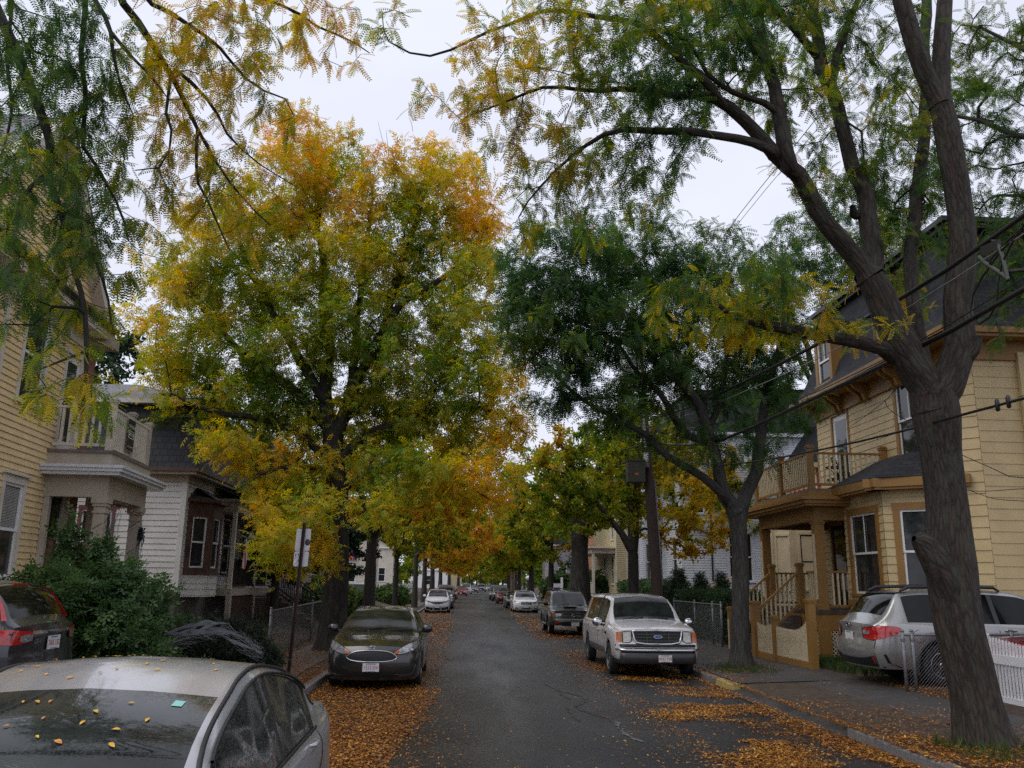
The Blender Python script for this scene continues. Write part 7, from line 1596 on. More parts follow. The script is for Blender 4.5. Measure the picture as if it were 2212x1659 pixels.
lay('leaf_litter', 30000, -6.8, -2.75, 13, 30, lambda x, y: np.clip((nzf(x, y, .7)-.24)*4, .05, 1), .03, .055, .38, .17)
lay('leaf_litter', 6000, 5.4, 8.4, 8.5, 30, lambda x, y: np.clip((nzf(x, y, .9)-.52)*6, .035, 1)*np.where((np.abs(x-6.3) < .8) & (np.abs(y-19.6) < 1.6), 1, .55), .03, .055, .66, .15)
lay('leaf_litter', 5000, 5.45, 7.2, 8.6, 12.2, lambda x, y: np.clip((nzf(x, y, 1.1)-.36)*4, .05, 1), .03, .055, .62, .15)
lay('leaf_litter', 3500, 7.9, 11, 14.0, 18, lambda x, y: np.clip((nzf(x, y, 1)-.42)*5, .05, 1), .03, .055, .62, .15)
lay('leaf_litter', 3000, -12, -4.5, 22, 60, lambda x, y: x*0+.5, .05, .08, .5, .2)
# grass tufts
def grass(n, x0, x1, y0, y1, prob, h, t0):
    P = field(n, x0, x1, y0, y1, prob, lambda x, Y: gz(x, Y)-.01); N = len(P); D = np.stack([rng.normal(0, .35, N), rng.normal(0, .35, N), np.ones(N)], 1)
    T = np.concatenate([np.array([[0, -.03, 0], [.55, -.02+.06*k, .12*k], [1, .1*k, .3*k], [.5, .03+.06*k, .1*k]]) for k in (-1, 0.1, 1)])
    o = leaves('grass', P, D, rng.uniform(.6, 1.3, N)*h, T, np.clip(t0+rng.normal(0, .2, N), 0, 1), np.clip(rng.normal(.9, .2, N), .4, 1.3), M['grass'], None, 1.0); o['kind'] = 'stuff'
grass(3200, -7.6, -4.6, 18.5, 32, lambda x, y: np.clip((nzf(x, y, .6)-.35)*4, 0, 1), .13, .4); grass(1500, -12, -4.6, 30, 60, lambda x, y: x*0+.6, .25, .4)
grass(900, 5.6, 7.1, 18.6, 21.3, lambda x, y: np.exp(-((x-6.3)/.55)**2-((y-19.9)/.8)**2), .10, .5); grass(1700, 8.1, 10.2, 17.3, 21.3, lambda x, y: np.clip((nzf(x, y, 1.2)-.3)*4, 0, 1), .18, .25); grass(260, 5.7, 6.7, 9.6, 10.9, lambda x, y: x*0+.5, .16, .5); grass(500, 8.0, 8.5, 17.6, 24, lambda x, y: x*0+.6, .2, .3)
# ---------------------------------------------------------------- build everything
T1, n1 = tree_near_right(); T0, n0 = tree_over_left(); T2_, n2 = tree_mid_right(); T3 = tree_ash()
print('leaves', n1, n0, n2)
# stones: row trees and trees behind the houses
RG = 'street trees further down the road'
far_tree('dark trunked tree with yellow leaves standing just beyond the large ash on the left', -3.6, 34.5, 10.5, .24, [(1.2, 0, 6.2, 3.2, 3, 2.6), (3.6, 0, 6.5, 2.6, 2.6, 2.4), (-1, 1, 7.5, 3, 3, 2.2)], .62, .45, size=.26, npts=430)
far_tree('thin trunked tree with green and yellow leaves on the left near the white picket fence', -3.65, 48.6, 9.5, .15, [(1, 0, 5.0, 3, 3, 1.9), (3.6, 0, 5.2, 2.6, 3, 1.7), (0, 0, 7.2, 3.2, 3, 2)], .52, .5, size=.30, npts=330)
far_tree('tree with bright golden leaves hanging low over the street on the left', -3.5, 66, 11, .2, [(3.0, 0, 5.6, 3.2, 4, 2.2), (1, 0, 8, 4, 4, 2.6), (4.6, -2, 5.2, 2.2, 3, 1.6)], .74, .25, size=.36, npts=360)
far_tree('small yellow leaved tree with a dark forked trunk beside the utility pole', 6.0, 30.5, 9.0, .21, [(-1.2, 0, 5.9, 2.7, 2.4, 2.0), (-2.6, .5, 5.6, 1.6, 2, 1.5), (1.2, 0, 5.2, 2.6, 2.4, 1.8), (.2, .4, 7.0, 2.4, 2.2, 1.4), (2.4, 0, 3.9, 1.8, 1.8, 1.2)], .48, .35, size=.25, npts=420)
far_tree('old tree with a very thick furrowed trunk behind the olive sport utility', 6.05, 45, 12, .55, [(1.4, 0, 7.5, 3.0, 3.4, 3), (-.6, 0, 5.8, 2.3, 3, 1.6), (3, 0, 9.5, 2.8, 3, 2.4)], .48, .45, size=.32, npts=380, bark='bark')
CNT = {'left': 0, 'right': 0}
for x, Y, h, r, t0, tv, dx in ((6.1, 60, 12, .22, .42, .3, -.8), (-3.6, 84, 11.5, .25, .62, .3, 2), (6.0, 76, 11, .25, .36, .3, -1.2), (-3.6, 101, 12, .3, .66, .3, 2.2), (6.0, 93, 11, .22, .34, .3, -1), (-3.6, 120, 12, .3, .62, .35, 2.2), (6.0, 112, 11, .26, .34, .35, -1.5),
                               (-3.6, 142, 12, .3, .66, .3, 2), (6.0, 134, 11, .26, .45, .4, -1.5), (-3.6, 166, 13, .3, .6, .35, 2), (6.0, 158, 11, .3, .3, .35, -2), (-3.6, 195, 13, .3, .6, .35, 2.2), (6.0, 186, 12, .3, .45, .35, -2), (6.0, 218, 12, .3, .5, .35, -2.5), (-3.6, 226, 13, .3, .45, .35, 2.5), (6.2, 255, 13, .3, .4, .35, -4), (-3.6, 262, 13, .3, .5, .35, 3)):
    side = 'left' if x < 0 else 'right'; col = 'golden' if t0 > .58 else ('green' if t0 < .36 else 'green and yellow'); CNT[side] += 1; k = CNT[side]-1
    ORD = ('first', 'second', 'third', 'fourth', 'fifth', 'sixth', 'seventh', 'eighth', 'ninth', 'tenth')[k]; ref = 'low golden tree' if side == 'left' else 'thick trunked tree'
    far_tree(f'{col} street tree on the {side} kerb, {ORD} beyond the {ref}', x+bend(Y), Y, h, r, [(dx, 0, h*.5, 3.4, 4, h*.24), (dx*.4, 0, h*.74, 3.6, 4, h*.24), (dx*1.9, -1, h*.46, 2.6, 3, h*.15)], t0, tv, size=.34+Y*.0022, npts=int(250-Y*.5) if Y < 250 else 110, per=6, group=RG)
BG = 'trees standing behind the houses'
far_tree('dark evergreen rising between the yellow house and the white house on the left', -16.5, 36, 14, .35, [(0, 0, 5, 4, 4, 4), (0, 0, 9, 3.4, 3.4, 3.6), (.5, 0, 12, 2.2, 2.2, 2.4)], .0, .1, 'bush', size=.40, npts=460)
far_tree('dark broadleaf evergreen behind the trunk of the large ash', -6.6, 31.5, 6, .16, [(.2, 0, 3.4, 1.5, 1.5, 1.6), (.6, 0, 4.6, 1.5, 1.4, 1.2)], .0, .08, 'bush', size=.26, npts=190)
far_tree('dark broadleaf evergreen beyond the stairs of the white house', -5.9, 44, 6.5, .16, [(0, 0, 3.6, 1.7, 1.6, 1.6), (.4, 0, 5.0, 1.6, 1.5, 1.4)], .02, .08, 'bush', size=.3, npts=150)
far_tree('tall green locust behind the left end of the beige house', 15.2, 33, 18, .3, [(-3.2, 0, 11.5, 2.4, 2.4, 2.6), (-1.8, 0, 14.6, 3.0, 2.6, 2.6), (-3.6, 0, 8.5, 2, 2, 2), (.8, 0, 16.4, 2.8, 2.6, 2.4), (2.6, 0, 13, 3, 3, 2.6)], .20, .2, 'leaf_loc', T_PIN2, .42, 640, fork=.3)
far_tree('tall green locust with yellowing tips beside the beige house at the right edge', 13.8, 11.9, 14.5, .26, [(-3.4, 3.2, 9.2, 1.5, 1.3, 1.5), (-3.6, 3.4, 11.2, 1.6, 1.4, 1.6), (-2.4, 3.5, 12.8, 2.0, 1.6, 1.5), (-3.8, 3.0, 7.4, .9, .9, .9), (-.8, 2, 11, 2, 1.8, 2.2)], .40, .3, 'leaf_loc', T_PIN, .24, 560, fork=.4)
far_tree('yellow green tree seen between the small locust and the beige house', 12.5, 41, 10, .22, [(0, 0, 6.2, 3, 3, 2.6), (-1.5, 0, 7.6, 2.6, 2.6, 2)], .52, .3, size=.32, npts=300)
for x, Y, h, t0, lb in ((-16, 52, 14, .1, 'dark tree behind the pale yellow porch house on the left'), (-14, 72, 13, .3, 'tree between the pale yellow house and the shuttered house on the left'), (-15, 96, 14, .2, 'dark green tree behind the shuttered house on the left'), (-13, 124, 14, .35, 'tree behind the white house among the golden trees on the left'), (16.5, 52, 15, .15, 'dark tall tree behind the bluish white house on the right'), (17, 72, 14, .25, 'green tree behind the buff house on the right'), (15, 98, 14, .15, 'dark tree behind the orange pink house on the right'), (14, 128, 13, .3, 'tree behind the dark grey house far along the right'), (-12, 160, 14, .3, 'tree beyond the white house far along the left'), (16, 165, 14, .25, 'tree beyond the dark grey house far along the right'), (-10, 215, 14, .35, 'tree just behind the small gabled house at the far bend'), (19, 210, 14, .3, 'tree right of the far bend of the street, nearer one'), (-4, 292, 13, .3, 'tree closing the view left of the far end of the road'), (5, 300, 14, .45, 'yellowish tree closing the view straight at the far end of the road'), (14, 305, 14, .3, 'tree closing the view right of the far end of the road'), (24, 300, 14, .25, 'outermost tree right of the far end of the road'), (-14, 285, 14, .3, 'outermost tree left of the far end of the road'), (-8, 325, 12, .3, 'second row tree left of the far end of the road'), (1, 330, 12, .25, 'second row tree straight at the far end of the road'), (11, 332, 12, .35, 'second row tree just right of the far end of the road'), (20, 330, 12, .2, 'dark second row tree right of the far end of the road'), (30, 335, 12, .3, 'outermost second row tree right of the far end of the road'), (-20, 325, 12, .25, 'outermost second row tree left of the far end of the road'), (-26, 250, 12, .2, 'dark tree well left of the gabled house at the bend'), (36, 280, 12, .3, 'tree well right of the far bend behind all houses')):
    far_tree(clear=0 if Y > 90 else .25, label=lb, x=x, Y=Y, h=h, trunk_r=.28, crown=[(0, 0, h*.42, 4.6, 4, h*.3), (1, 0, h*.7, 4.2, 4, h*.26)]+([(0, -1, 2.6, 5, 3, 2.6)] if Y > 90 else []), tint0=t0, tintv=.25, leafm='bush' if t0 < .18 else 'leaf_ash', size=.36+Y*.0025, npts=int(230-Y*.4), group=BG)
# ---------------------------------------------------------------- houses
house_left_yellow(); house_left_white(); hr, hf, hz, hA = house_right_beige()
W_ = lambda a, b, z0, z1: (a, b, z0, z1)
simple_house('grey_house', 'mauve grey clapboard house seen past the porch of the white house', -8.4, 38.5, 45.5, 1, 8, 1.2, 6.4, 8.6, M['mauve'], M['cream'], [W_(1, 1.9, 2, 3.8), W_(4.6, 5.5, 2, 3.8)], porch=(.5, 6, 1.3, 1.4, 3.7, M['cream']), side_wins=[W_(.6, 1.4, 2.2, 3.9), W_(.6, 1.4, 4.6, 6.0)])
simple_house('cream_house', 'pale yellow house with a porch behind the two dark trunks on the left', -9.0, 50, 59, 1, 8, 1.0, 6.6, 9.0, M['creamy'], M['cream'], [W_(1, 1.9, 1.9, 3.7), W_(3, 3.9, 1.9, 3.7), W_(6.5, 7.4, 1.9, 3.7), W_(1, 1.9, 4.5, 6.2), W_(6.5, 7.4, 4.5, 6.2)], porch=(.5, 8, 1.5, 1.1, 3.7, M['cream']), side_wins=[W_(1.5, 2.4, 2, 3.7), W_(4.5, 5.4, 2, 3.7), W_(1.5, 2.4, 4.5, 6.1)], gable=True, roofm='asphaltroof')
simple_house('shuttered_house', 'pale house with slatted shutters beyond the driveway on the left', -9.2, 86, 96, 1, 9, .9, 6.6, 9.2, M['cream'], M['white'], [W_(1.4, 2.3, 1.8, 3.6), W_(5, 5.9, 1.8, 3.6), W_(1.4, 2.3, 4.4, 6.0), W_(5, 5.9, 4.4, 6)], shutters=M['white'], side_wins=[W_(1.2, 2.1, 1.9, 3.5), W_(4.6, 5.5, 1.9, 3.5), W_(1.2, 2.1, 4.3, 5.9)], gable=True, roofm='asphaltroof')
simple_house('gabled_house', 'small white house with a steep gable at the far bend of the street', -9.5+bend(205), 205, 214, 1, 9, .5, 4.6, 8, M['white'], M['white'], [W_(1, 2, 1.4, 3.2), W_(5, 6, 1.4, 3.2)], gable=True, roofm='asphaltroof', side_wins=[W_(3.6, 5, 1.4, 3.4)])
simple_house('yellow_gable_house', 'pale yellow house with blue shutters at the far bend of the street', -8.0+bend(222), 222, 233, 1, 10, .5, 7.2, 10, M['creamy'], M['white'], [W_(1, 2, 1.4, 3.2), W_(5, 6, 1.4, 3.2)], shutters=M['flagblue'], side_wins=[W_(2, 3, 4.6, 6.4), W_(5, 6, 4.6, 6.4)], roofm='asphaltroof')
rh = simple_house('red_house', 'red clapboard house with a cream bay, seen through the ochre porch', 12.7, 30.2, 33.2, -1, 9, 1.0, 6.2, 8.0, M['redclap'], M['palecream'], [W_(1, 2, 2, 3.8)], clapx=.13)
bq = Fr((11.25, 29.35, 0), (1, 0), (0, -1)); mb = MB(); bq.box(mb, 0, 1.5, -.85, 0, .9, 4.5); bq.box(mb, 1.3, 1.62, -.85, -.4, .9, 4.5); bq.box(mb, -.45, -.0, -.82, -.42, .9, 4.5); bq.box(mb, -.1, 1.6, -.82, .08, 4.5, 4.7); mb.build('bay', M['palecream'], rh)
b2 = Fr((11.3-.45, 29.79, 0), (.45, -.43), (-.43, -.45)); mb = MB(); clap(mb, b2, 0, .622, .9, 4.5, 4, ()); mb.build('bay_side', M['palecream'], rh); window(rh, b2, .10, .52, 1.9, 3.7, M['palecream'], M['darkdoor'], .05, .08); window(rh, bq, .35, 1.05, 1.9, 3.75, M['palecream'], M['darkdoor'], .08, .1)
wh = simple_house('bluish_house', 'tall bluish white clapboard house behind the small locust on the right', 10.2, 40, 50, -1, 11, 1.4, 9.0, 11.4, M['bluewhite'], M['bluewhite'], [W_(1, 1.9, 2.2, 4.2), W_(4, 4.9, 2.2, 4.2), W_(7, 7.9, 2.2, 4.2), W_(1, 1.9, 5.4, 7.4), W_(4, 4.9, 5.4, 7.4)], clapx=.115, side_wins=[W_(2.2, 3.3, 2.2, 4.4), W_(.5, 1.1, 5.3, 7.2), W_(4.6, 5.6, 5.4, 7.2)])
s6 = Fr((10.2, 40, 0), (1, 0), (0, -1)); mb = MB(); s6.box(mb, 3.9, 7.6, 0, 1.5, 1.15, 1.3); mb.build('side_porch', M['palecream'], wh)
g6 = Fr((11.6, 37.9, 0), (1, 0), (0, -1)); rail(wh, g6, 1.5, 5.4, 0, 1.3, 2.3, M['palecream'], M['palecream'], .14, .05); rail(wh, g6, 2.6, 5.4, 0, 4.2, 5.0, M['palecream'], M['palecream'], .16, .05)
for k2, dd in ((0, 0), (1, -1.2)):
    st = Fr((9.4, 37.6+1.1*k2, 0), (1, 0), (0, -1)); rail(wh, st, 0, 2.5, 0, .45, 1.4, M['palecream'], M['palecream'], .17, .05, 'stair_railing', slope=.42); post_part(wh, st, -.1, 0, .2, 1.6, .16, M['palecream'], name='newel_post')
mb = MB(); s6.box(mb, 1.35, 1.42, 0, .06, 1.4, 8.6); mb.build('downpipe', M['metaldark'], wh); mb = MB(); s6.box(mb, 6.3, 6.42, 0, .08, 1.4, 8.6); mb.build('downpipe', M['white'], wh)
simple_house('buff_house', 'buff clapboard house beyond the bluish white house on the right', 9.6, 54, 63, -1, 10, 1.2, 7.0, 9.2, M['creamy'], M['cream'], [W_(1, 1.9, 2, 3.8), W_(4, 4.9, 2, 3.8), W_(1, 1.9, 4.8, 6.4)], clapx=.12, side_wins=[W_(.7, 1.6, 2.0, 3.9), W_(3, 3.9, 2.0, 3.9), W_(.7, 1.6, 4.8, 6.4)], porch=(.5, 8, 1.5, 1.2, 3.9, M['cream']))
simple_house('pink_house', 'orange pink house half hidden by trees on the right', 10.5, 74, 84, -1, 9, 1, 6.8, 9, M['pinkish'], M['cream'], [W_(1, 1.9, 2, 3.8), W_(5, 5.9, 2, 3.8)], side_wins=[W_(1, 1.9, 2, 3.8)])
simple_house('grey_cottage', 'dark grey house far along the right side', 10.5, 104, 114, -1, 9, 1, 6.4, 8.6, M['mauve'], M['cream'], [W_(1, 1.9, 2, 3.8), W_(5, 5.9, 2, 3.8)], side_wins=[W_(1, 1.9, 2, 3.8)])
simple_house('white_cottage', 'white house far along the left side behind golden trees', -9.5, 120, 130, 1, 9, 1, 6.4, 9, M['cream'], M['white'], [W_(1, 1.9, 2, 3.8), W_(5, 5.9, 2, 3.8)], side_wins=[W_(1, 1.9, 2, 3.8), W_(4, 4.9, 2, 3.8)], gable=True)
# ---------------------------------------------------------------- cars
car_hatch_front(); truck(); suv_scoop(); car_saloon_white(); car_compact_white(); sv, svc = car_silver(); suv_rear_left(); wagon_right(); car_red_right(); far_cars()
leaves_on_car(svc, (-1.86, 2.55, 0), 30, 3, -.58, .58, 2.1, 3.3); leaves_on_car(svc, (-1.86, 2.55, 0), 15, 5, -.55, .5, 1.35, 2.0)
# ---------------------------------------------------------------- fences
FG = 'panels of the ochre and cream picket fence'
Pf = [(7.85, 19.5, .19), (7.74, 21.5, .20), (7.70, 22.8, .21)]
for i, (a, b, lab, ht) in enumerate(((Pf[0], Pf[1], 'near panel of the cream picket fence with a tall ochre post, before the beige house', (1.22, .84)), (Pf[1], Pf[2], 'short far panel of the cream picket fence ending at the foot of the stairs', (1.0, .9)))):
    r, fr_, L = picket_swoop(lab, a, b, 0, ht, .80, M['ochre'], M['palecream'])
    post_part(r, fr_, .0, 0, -.1, 1.75 if i == 0 else 1.30, .17 if i == 0 else .13, M['ochre'], name='post')
    if i == 1: post_part(r, fr_, L, 0, -.1, 1.62, .2, M['ochre'], name='post')
r = thing('white_picket_fence', 'white vinyl picket fence at the right edge, behind the leaning tree', 'fence', (8.75, 9.2, .2)); fr_ = Fr((8.75, 9.2, 0), (0, 1), (-1, 0)); L = 5.3
mb = MB()
for k in range(int(L/.085)): a = .05+k*.085; h = .96+.05*math.cos(a*2.4); fr_.box(mb, a-.022, a+.022, 0, .018, .24, .20+h); mb.poly([fr_(a-.022, .018, .2+h), fr_(a+.022, .018, .2+h), fr_(a, .018, .235+h)]); mb.poly([fr_(a-.022, 0, .2+h), fr_(a, 0, .235+h), fr_(a+.022, 0, .2+h)])
mb.build('pickets', M['white2'], r); mb = MB(); fr_.box(mb, 0, L, .018, .055, .82, .96); fr_.box(mb, 0, L, .018, .055, .16, .32); mb.build('rail', M['white2'], r)
for a in (0, 2.65, L): post_part(r, fr_, a, 0, 0, 1.30, .11, M['white2'], name='post')
chain_fence('waist high chain link fence with two grey posts in front of the silver estate car', (7.85, 15.42, .2), (11.4, 15.42, .25), 1.0, (.0, .17, 2.0, 3.5))
chain_fence('rusty chain link fence round the yard of the white house on the left', (-4.7, 22.2, .12), (-4.7, 31.0, .2), 1.15, (.0, 3.0, 6.0, 8.8), mesh=.09)
chain_fence('low chain link gate posts before the dark hedge, left of the ochre fence', (7.8, 26.2, .2), (7.8, 32, .2), 1.25, (.0, .9, 3.0, 5.8), mesh=.09)
r = thing('white_plank_fence', 'tall white plank fence beside the pavement on the left, beyond the thin tree', 'fence', (-5.9, 78, .1)); fr_ = Fr((-5.9, 78, 0), (0, 1), (1, 0)); mb = MB()
for k in range(180): a = .1+k*.20; h = 1.75+.06*math.sin(k*.7); fr_.box(mb, a-.07, a+.07, 0, .03, .18, h)
mb.build('planks', M['white2'], r); mb = MB(); fr_.box(mb, 0, 36, -.06, 0, .5, .6); fr_.box(mb, 0, 36, -.06, 0, 1.3, 1.4); mb.build('rail', M['white2'], r)
mb = MB(); fe = Fr((-7.0, 78, 0), (1, 0), (0, -1))
for k in range(9): fe.box(mb, k*.13, k*.13+.10, 0, .03, .2, 1.8)
mb.build('gate', M['white2'], r); mb = MB(); fe.box(mb, .0, 1.1, .03, .05, 1.25, 1.33); fe.box(mb, .45, .6, .05, .08, .25, .33); mb.build('gate_hinge', M['metaldark'], r)
chain_fence('dark chain link fence across the lawn behind the thick trunked tree', (6.8, 47.5, .2), (12, 47.5, .2), 1.3, (0, 2.6, 5.2), mesh=.13)
# ---------------------------------------------------------------- shrubs and hedges
def shrub(name, label, base, blobs, leafm, tmpl, size, t0, tv, per=5, cat='shrub', stems=9, group=None, dens=60, rcut=.02, droop=.15, seg=.3, kind=None):
    root = thing(name, label, cat, base, 0, group); t = Tree(); b = np.array(base, float)
    for k in range(stems):
        c = np.array(blobs[k % len(blobs)][:3]); r3 = np.array(blobs[k % len(blobs)][3:6]); e = c+rng.normal(0, .35, 3)*r3; s = np.array([b[0]+(e[0]-b[0])*.55+rng.normal(0, .1), b[1]+(e[1]-b[1])*.55+rng.normal(0, .1), b[2]])
        t.limb([s, (s+e)/2+rng.normal(0, .06, 3)+[0, 0, .1], e], [.022, .016, .008], None, .2, .1)
    G = []
    for cx, cy, cz, rx, ry_, rz in blobs:
        n = int(dens*(rx*ry_*rz)**.7*6)+8; u = unit(rng.normal(size=(n, 3)))*(.45+.55*rng.random((n, 1))**.5); u = u*(1+.5*(vnoise(u*2.2+cx)-.5)[:, None]); p = np.array([cx, cy, cz])+u*np.array([rx, ry_, rz]); G.append(p[p[:, 2] > b[2]+.05])
    t.grow(np.concatenate(G), .1, seg, .15, .4); t.finish(.003, .5, .03); t.wood('stems', M['hedgewood'], root, 6, 3, .004)
    P, D = t.leafpos(per, rcut, .12); D = D+[0, 0, -droop]; N = len(P)
    leaves('foliage', P, D, size*rng.uniform(.7, 1.3, N), tmpl, np.clip(t0+tv*2*(vnoise(P*1.5)-.5)+rng.normal(0, .06, N), 0, 1), shade_of(N, P, 1.6), leafm, root, .5)
    return root
T_LEAFY = np.concatenate([np.array(rhomb((x, 0, 0), unit(np.array([.5, s*.8, -.15+.1*x])), .42, .22, (.1, s*.1, 1), .15)) for x in (.15, .45, .75) for s in (-1, 1)]+[np.array(rhomb((.95, 0, 0), (.95, 0, -.3), .42, .22, (.2, 0, 1), .15))])
shrub('lilac_shrub', 'large leafy green shrub before the yellow house porch, right of the dark sport utility', (-6.0, 14.1, .14), [(-5.7, 14.0, 1.15, .8, .8, .95), (-6.6, 14.4, 1.2, .9, .8, 1.0), (-5.05, 14.0, .8, .6, .65, .65), (-5.4, 14.6, 1.7, .7, .6, .55), (-7.3, 14.6, 1.1, .8, .7, .9), (-6.4, 14.9, 1.9, .45, .4, .6), (-4.85, 13.9, .55, .4, .5, .45), (-5.9, 14.6, 2.2, .22, .22, .65), (-6.5, 14.7, 2.5, .16, .16, .5), (-8.0, 15.0, 1.2, .6, .5, .8)], M['bush'], T_LEAFY, .20, .42, .3, per=6, dens=50, stems=14)
shrub('low_shrub', 'low green bush between the lilac and the cobwebbed hedge', (-6.2, 19.5, .2), [(-6.2, 19.6, .75, .7, .6, .5), (-5.4, 20.2, .6, .6, .5, .4), (-7.0, 20.2, .8, .6, .6, .6)], M['bush'], T_LEAFY, .2, .3, .25, per=5, dens=45)
shrub('yew_hedge', 'dark clipped yew hedge draped in fake cobweb behind the silver car', (-4.6, 16.3, .13), [(-4.1, 16.2, .70, .72, .6, .58), (-5.0, 16.4, .68, .7, .6, .52), (-4.5, 16.5, .85, .6, .5, .5), (-3.65, 16.2, .55, .45, .5, .45), (-5.7, 16.6, .55, .5, .5, .42)], M['yew'], T_NEEDLE, .16, .25, .25, per=7, dens=95, cat='hedge')
mb = MB(); rr = random.Random(9)
def hedge_top(x): return .72+.56*math.exp(-((x+4.2)/.75)**2)+.40*math.exp(-((x+5.2)/.5)**2)*.6
for k in range(150):
    x0 = rr.uniform(-5.5, -3.5); x1 = min(-3.4, x0+rr.uniform(.15, .8)); yb = rr.uniform(15.56, 15.9); dz0, dz1 = rr.uniform(-.34, .02), rr.uniform(-.34, .02); n = 5; th = rr.choice((.0012, .0016, .002, .0035))
    mb.tube([(x0+(x1-x0)*t, yb+rr.uniform(-.02, .02), hedge_top(x0+(x1-x0)*t)+dz0*(1-t)+dz1*t-.04*math.sin(3.1*t)+rr.uniform(-.015, .015)) for t in np.linspace(0, 1, n)], [th*.4]+[th]*(n-2)+[th*.4], 3)
for k in range(14):
    x0 = rr.uniform(-5.2, -4.0); l = rr.uniform(.4, .9); yb = rr.uniform(15.58, 15.75); dz = rr.uniform(-.22, .02); P = []
    for t in np.linspace(0, 1, 9): x = x0+l*t; w_ = (.006+.03*math.sin(3.14*t)*rr.uniform(.4, 1)); zc = hedge_top(x)+dz-.05*math.sin(3*t+k); P.append([(x, yb, zc-w_), (x+.01, yb-.01, zc+w_)])
    mb.grid(P)
tag(mb.build('cobweb', M['web']), 'torn grey fake cobweb stretched over the dark yew hedge', 'decoration', kind='stuff')
for i, (px, py, Y) in enumerate(((508, 1396, 15.0), (617, 1382, 15.2), (655, 1410, 15.1))):
    p = atY((0+px/1.58*1)*.5486+0, 0, 15)  # placeholder direction
cC = lambda x, y: ((x/1.58)*.5486, (2200+y/1.58)*.5486)
for (x, y, lab) in ((803, 535, 'orange flower in the flower bed, leftmost of three'), (978, 507, 'red orange flower, tallest of the three in the flower bed'), (1035, 557, 'orange flower at the right of the flower bed, low by the hedge')):
    c = atY(*cC(x, y), 14.6); r = thing('flower', lab, 'flower', (c[0], c[1], .13)); mb = MB(); mb.tube([(c[0], c[1], .13), (c[0]+.02, c[1], c[2]*.6), tuple(c)], .006, 4); mb.build('stem', M['hedgewood'], r); mb = MB()
    for ring, (n, rad) in enumerate(((9, .05), (7, .035), (5, .02))):
        for k in range(n): a = 2*math.pi*k/n+ring; d = np.array([math.cos(a), math.sin(a), .3+.3*ring]); mb.quad(c, c+d*rad*.6+np.array([-d[1], d[0], 0])*rad*.3, c+d*rad, c+d*rad*.6-np.array([-d[1], d[0], 0])*rad*.3)
    mb.build('petals', M['flower'], r)
shrub('flower_bed_plant', 'low leafy plants of the flower bed at the foot of the lilac', (-4.7, 14.7, .13), [(-4.6, 14.7, .45, .5, .3, .35), (-4.0, 14.8, .4, .4, .3, .3), (-5.2, 14.6, .4, .4, .3, .3)], M['bush'], T_LEAFY, .16, .45, .2, per=4, dens=30, stems=6, cat='plant')
def box_hedge(name, label, x0, x1, y0, y1, z0, z1, t0=.25, n=2600, mat_='bush', size=.13, group=None):
    root = thing(name, label, 'hedge', ((x0+x1)/2, (y0+y1)/2, z0), 0, group); mb = MB(); e = .10; mb.box(x0+e, x1-e, y0+e, y1-e, z0, z1-e); mb.build('stems', M['hedgewood'], root)
    A = [(x1-x0)*(y1-y0), (x1-x0)*(z1-z0), (y1-y0)*(z1-z0), (y1-y0)*(z1-z0)]; A = np.array(A)/sum(A); P = []
    for k, q in zip(range(4), (A*n).astype(int)):
        u = rng.random((q, 3)); 
        if k == 0: u[:, 2] = 1
        elif k == 1: u[:, 1] = 0
        elif k == 2: u[:, 0] = 0
        else: u[:, 0] = 1
        P.append(np.array([x0, y0, z0])+u*np.array([x1-x0, y1-y0, z1-z0]))
    P = np.concatenate(P)+rng.normal(0, .05, (sum(map(len, P)), 3)); P[:, 2] += .08*(vnoise(P*1.6)-.5); N = len(P)
    leaves('foliage', P, rng.normal(size=(N, 3))+[0, 0, .3], size*rng.uniform(.7, 1.3, N), T_SIMPLE, np.clip(t0+.3*(vnoise(P*2)-.5)+rng.normal(0, .06, N), 0, 1), shade_of(N, P, 2), M[mat_], root, .6); return root
box_hedge('privet_hedge', 'dark green hedge behind the white pickup, left of the ochre fence', 8.2, 9.6, 27.2, 33.5, .2, 1.75, .12, 5200)
box_hedge('privet_hedge', 'lighter clipped hedge before the bluish white house, behind the utility pole', 7.9, 9.3, 35.5, 44, .2, 2.1, .42, 4200, size=.17)
for i, (x, Y, h, lab) in enumerate(((8.6, 34.6, 2.4, 'small dark conical evergreen before the bluish house, leftmost of three'), (9.6, 35.0, 2.2, 'small dark conical evergreen, middle of the three before the bluish house'), (10.7, 35.6, 2.3, 'small dark conical evergreen, rightmost of three beside the stair railing'))):
    shrub('conifer', lab, (x, Y, .25), [(x, Y, .25+h*.28, .55, .5, h*.28), (x, Y, .25+h*.6, .42, .4, h*.26), (x, Y, .25+h*.86, .22, .22, h*.16)], M['yew'], T_NEEDLE, .22, .5, .3, per=6, dens=60, stems=4, cat='evergreen')
shrub('garden_bush', 'bright green garden bush behind the trunk of the large ash', (-5.6, 38, .4), [(-5.6, 38, 1.2, 1.0, .9, .9), (-4.9, 40, 1.0, .9, .9, .7), (-6.4, 40.5, 1.3, .9, .9, 1)], M['bush'], T_SIMPLE, .26, .75, .25, per=5, dens=30)
shrub('garden_bush', 'leafy bush beside the driveway on the left, before the pale plank fence', (-5.6, 70, .2), [(-5.6, 70, .9, 1.4, 1.2, .8), (-5.2, 76, .7, 1, 1, .6)], M['bush'], T_SIMPLE, .4, .7, .25, per=5, dens=16)
shrub('garden_bush', 'green bush on the lawn behind the white saloon', (7.5, 66, .2), [(7.5, 66, 1.5, 1.6, 1.5, 1.3), (8.6, 58, 1.5, 1.5, 1.5, 1.4)], M['bush'], T_SIMPLE, .42, .5, .25, per=5, dens=16)
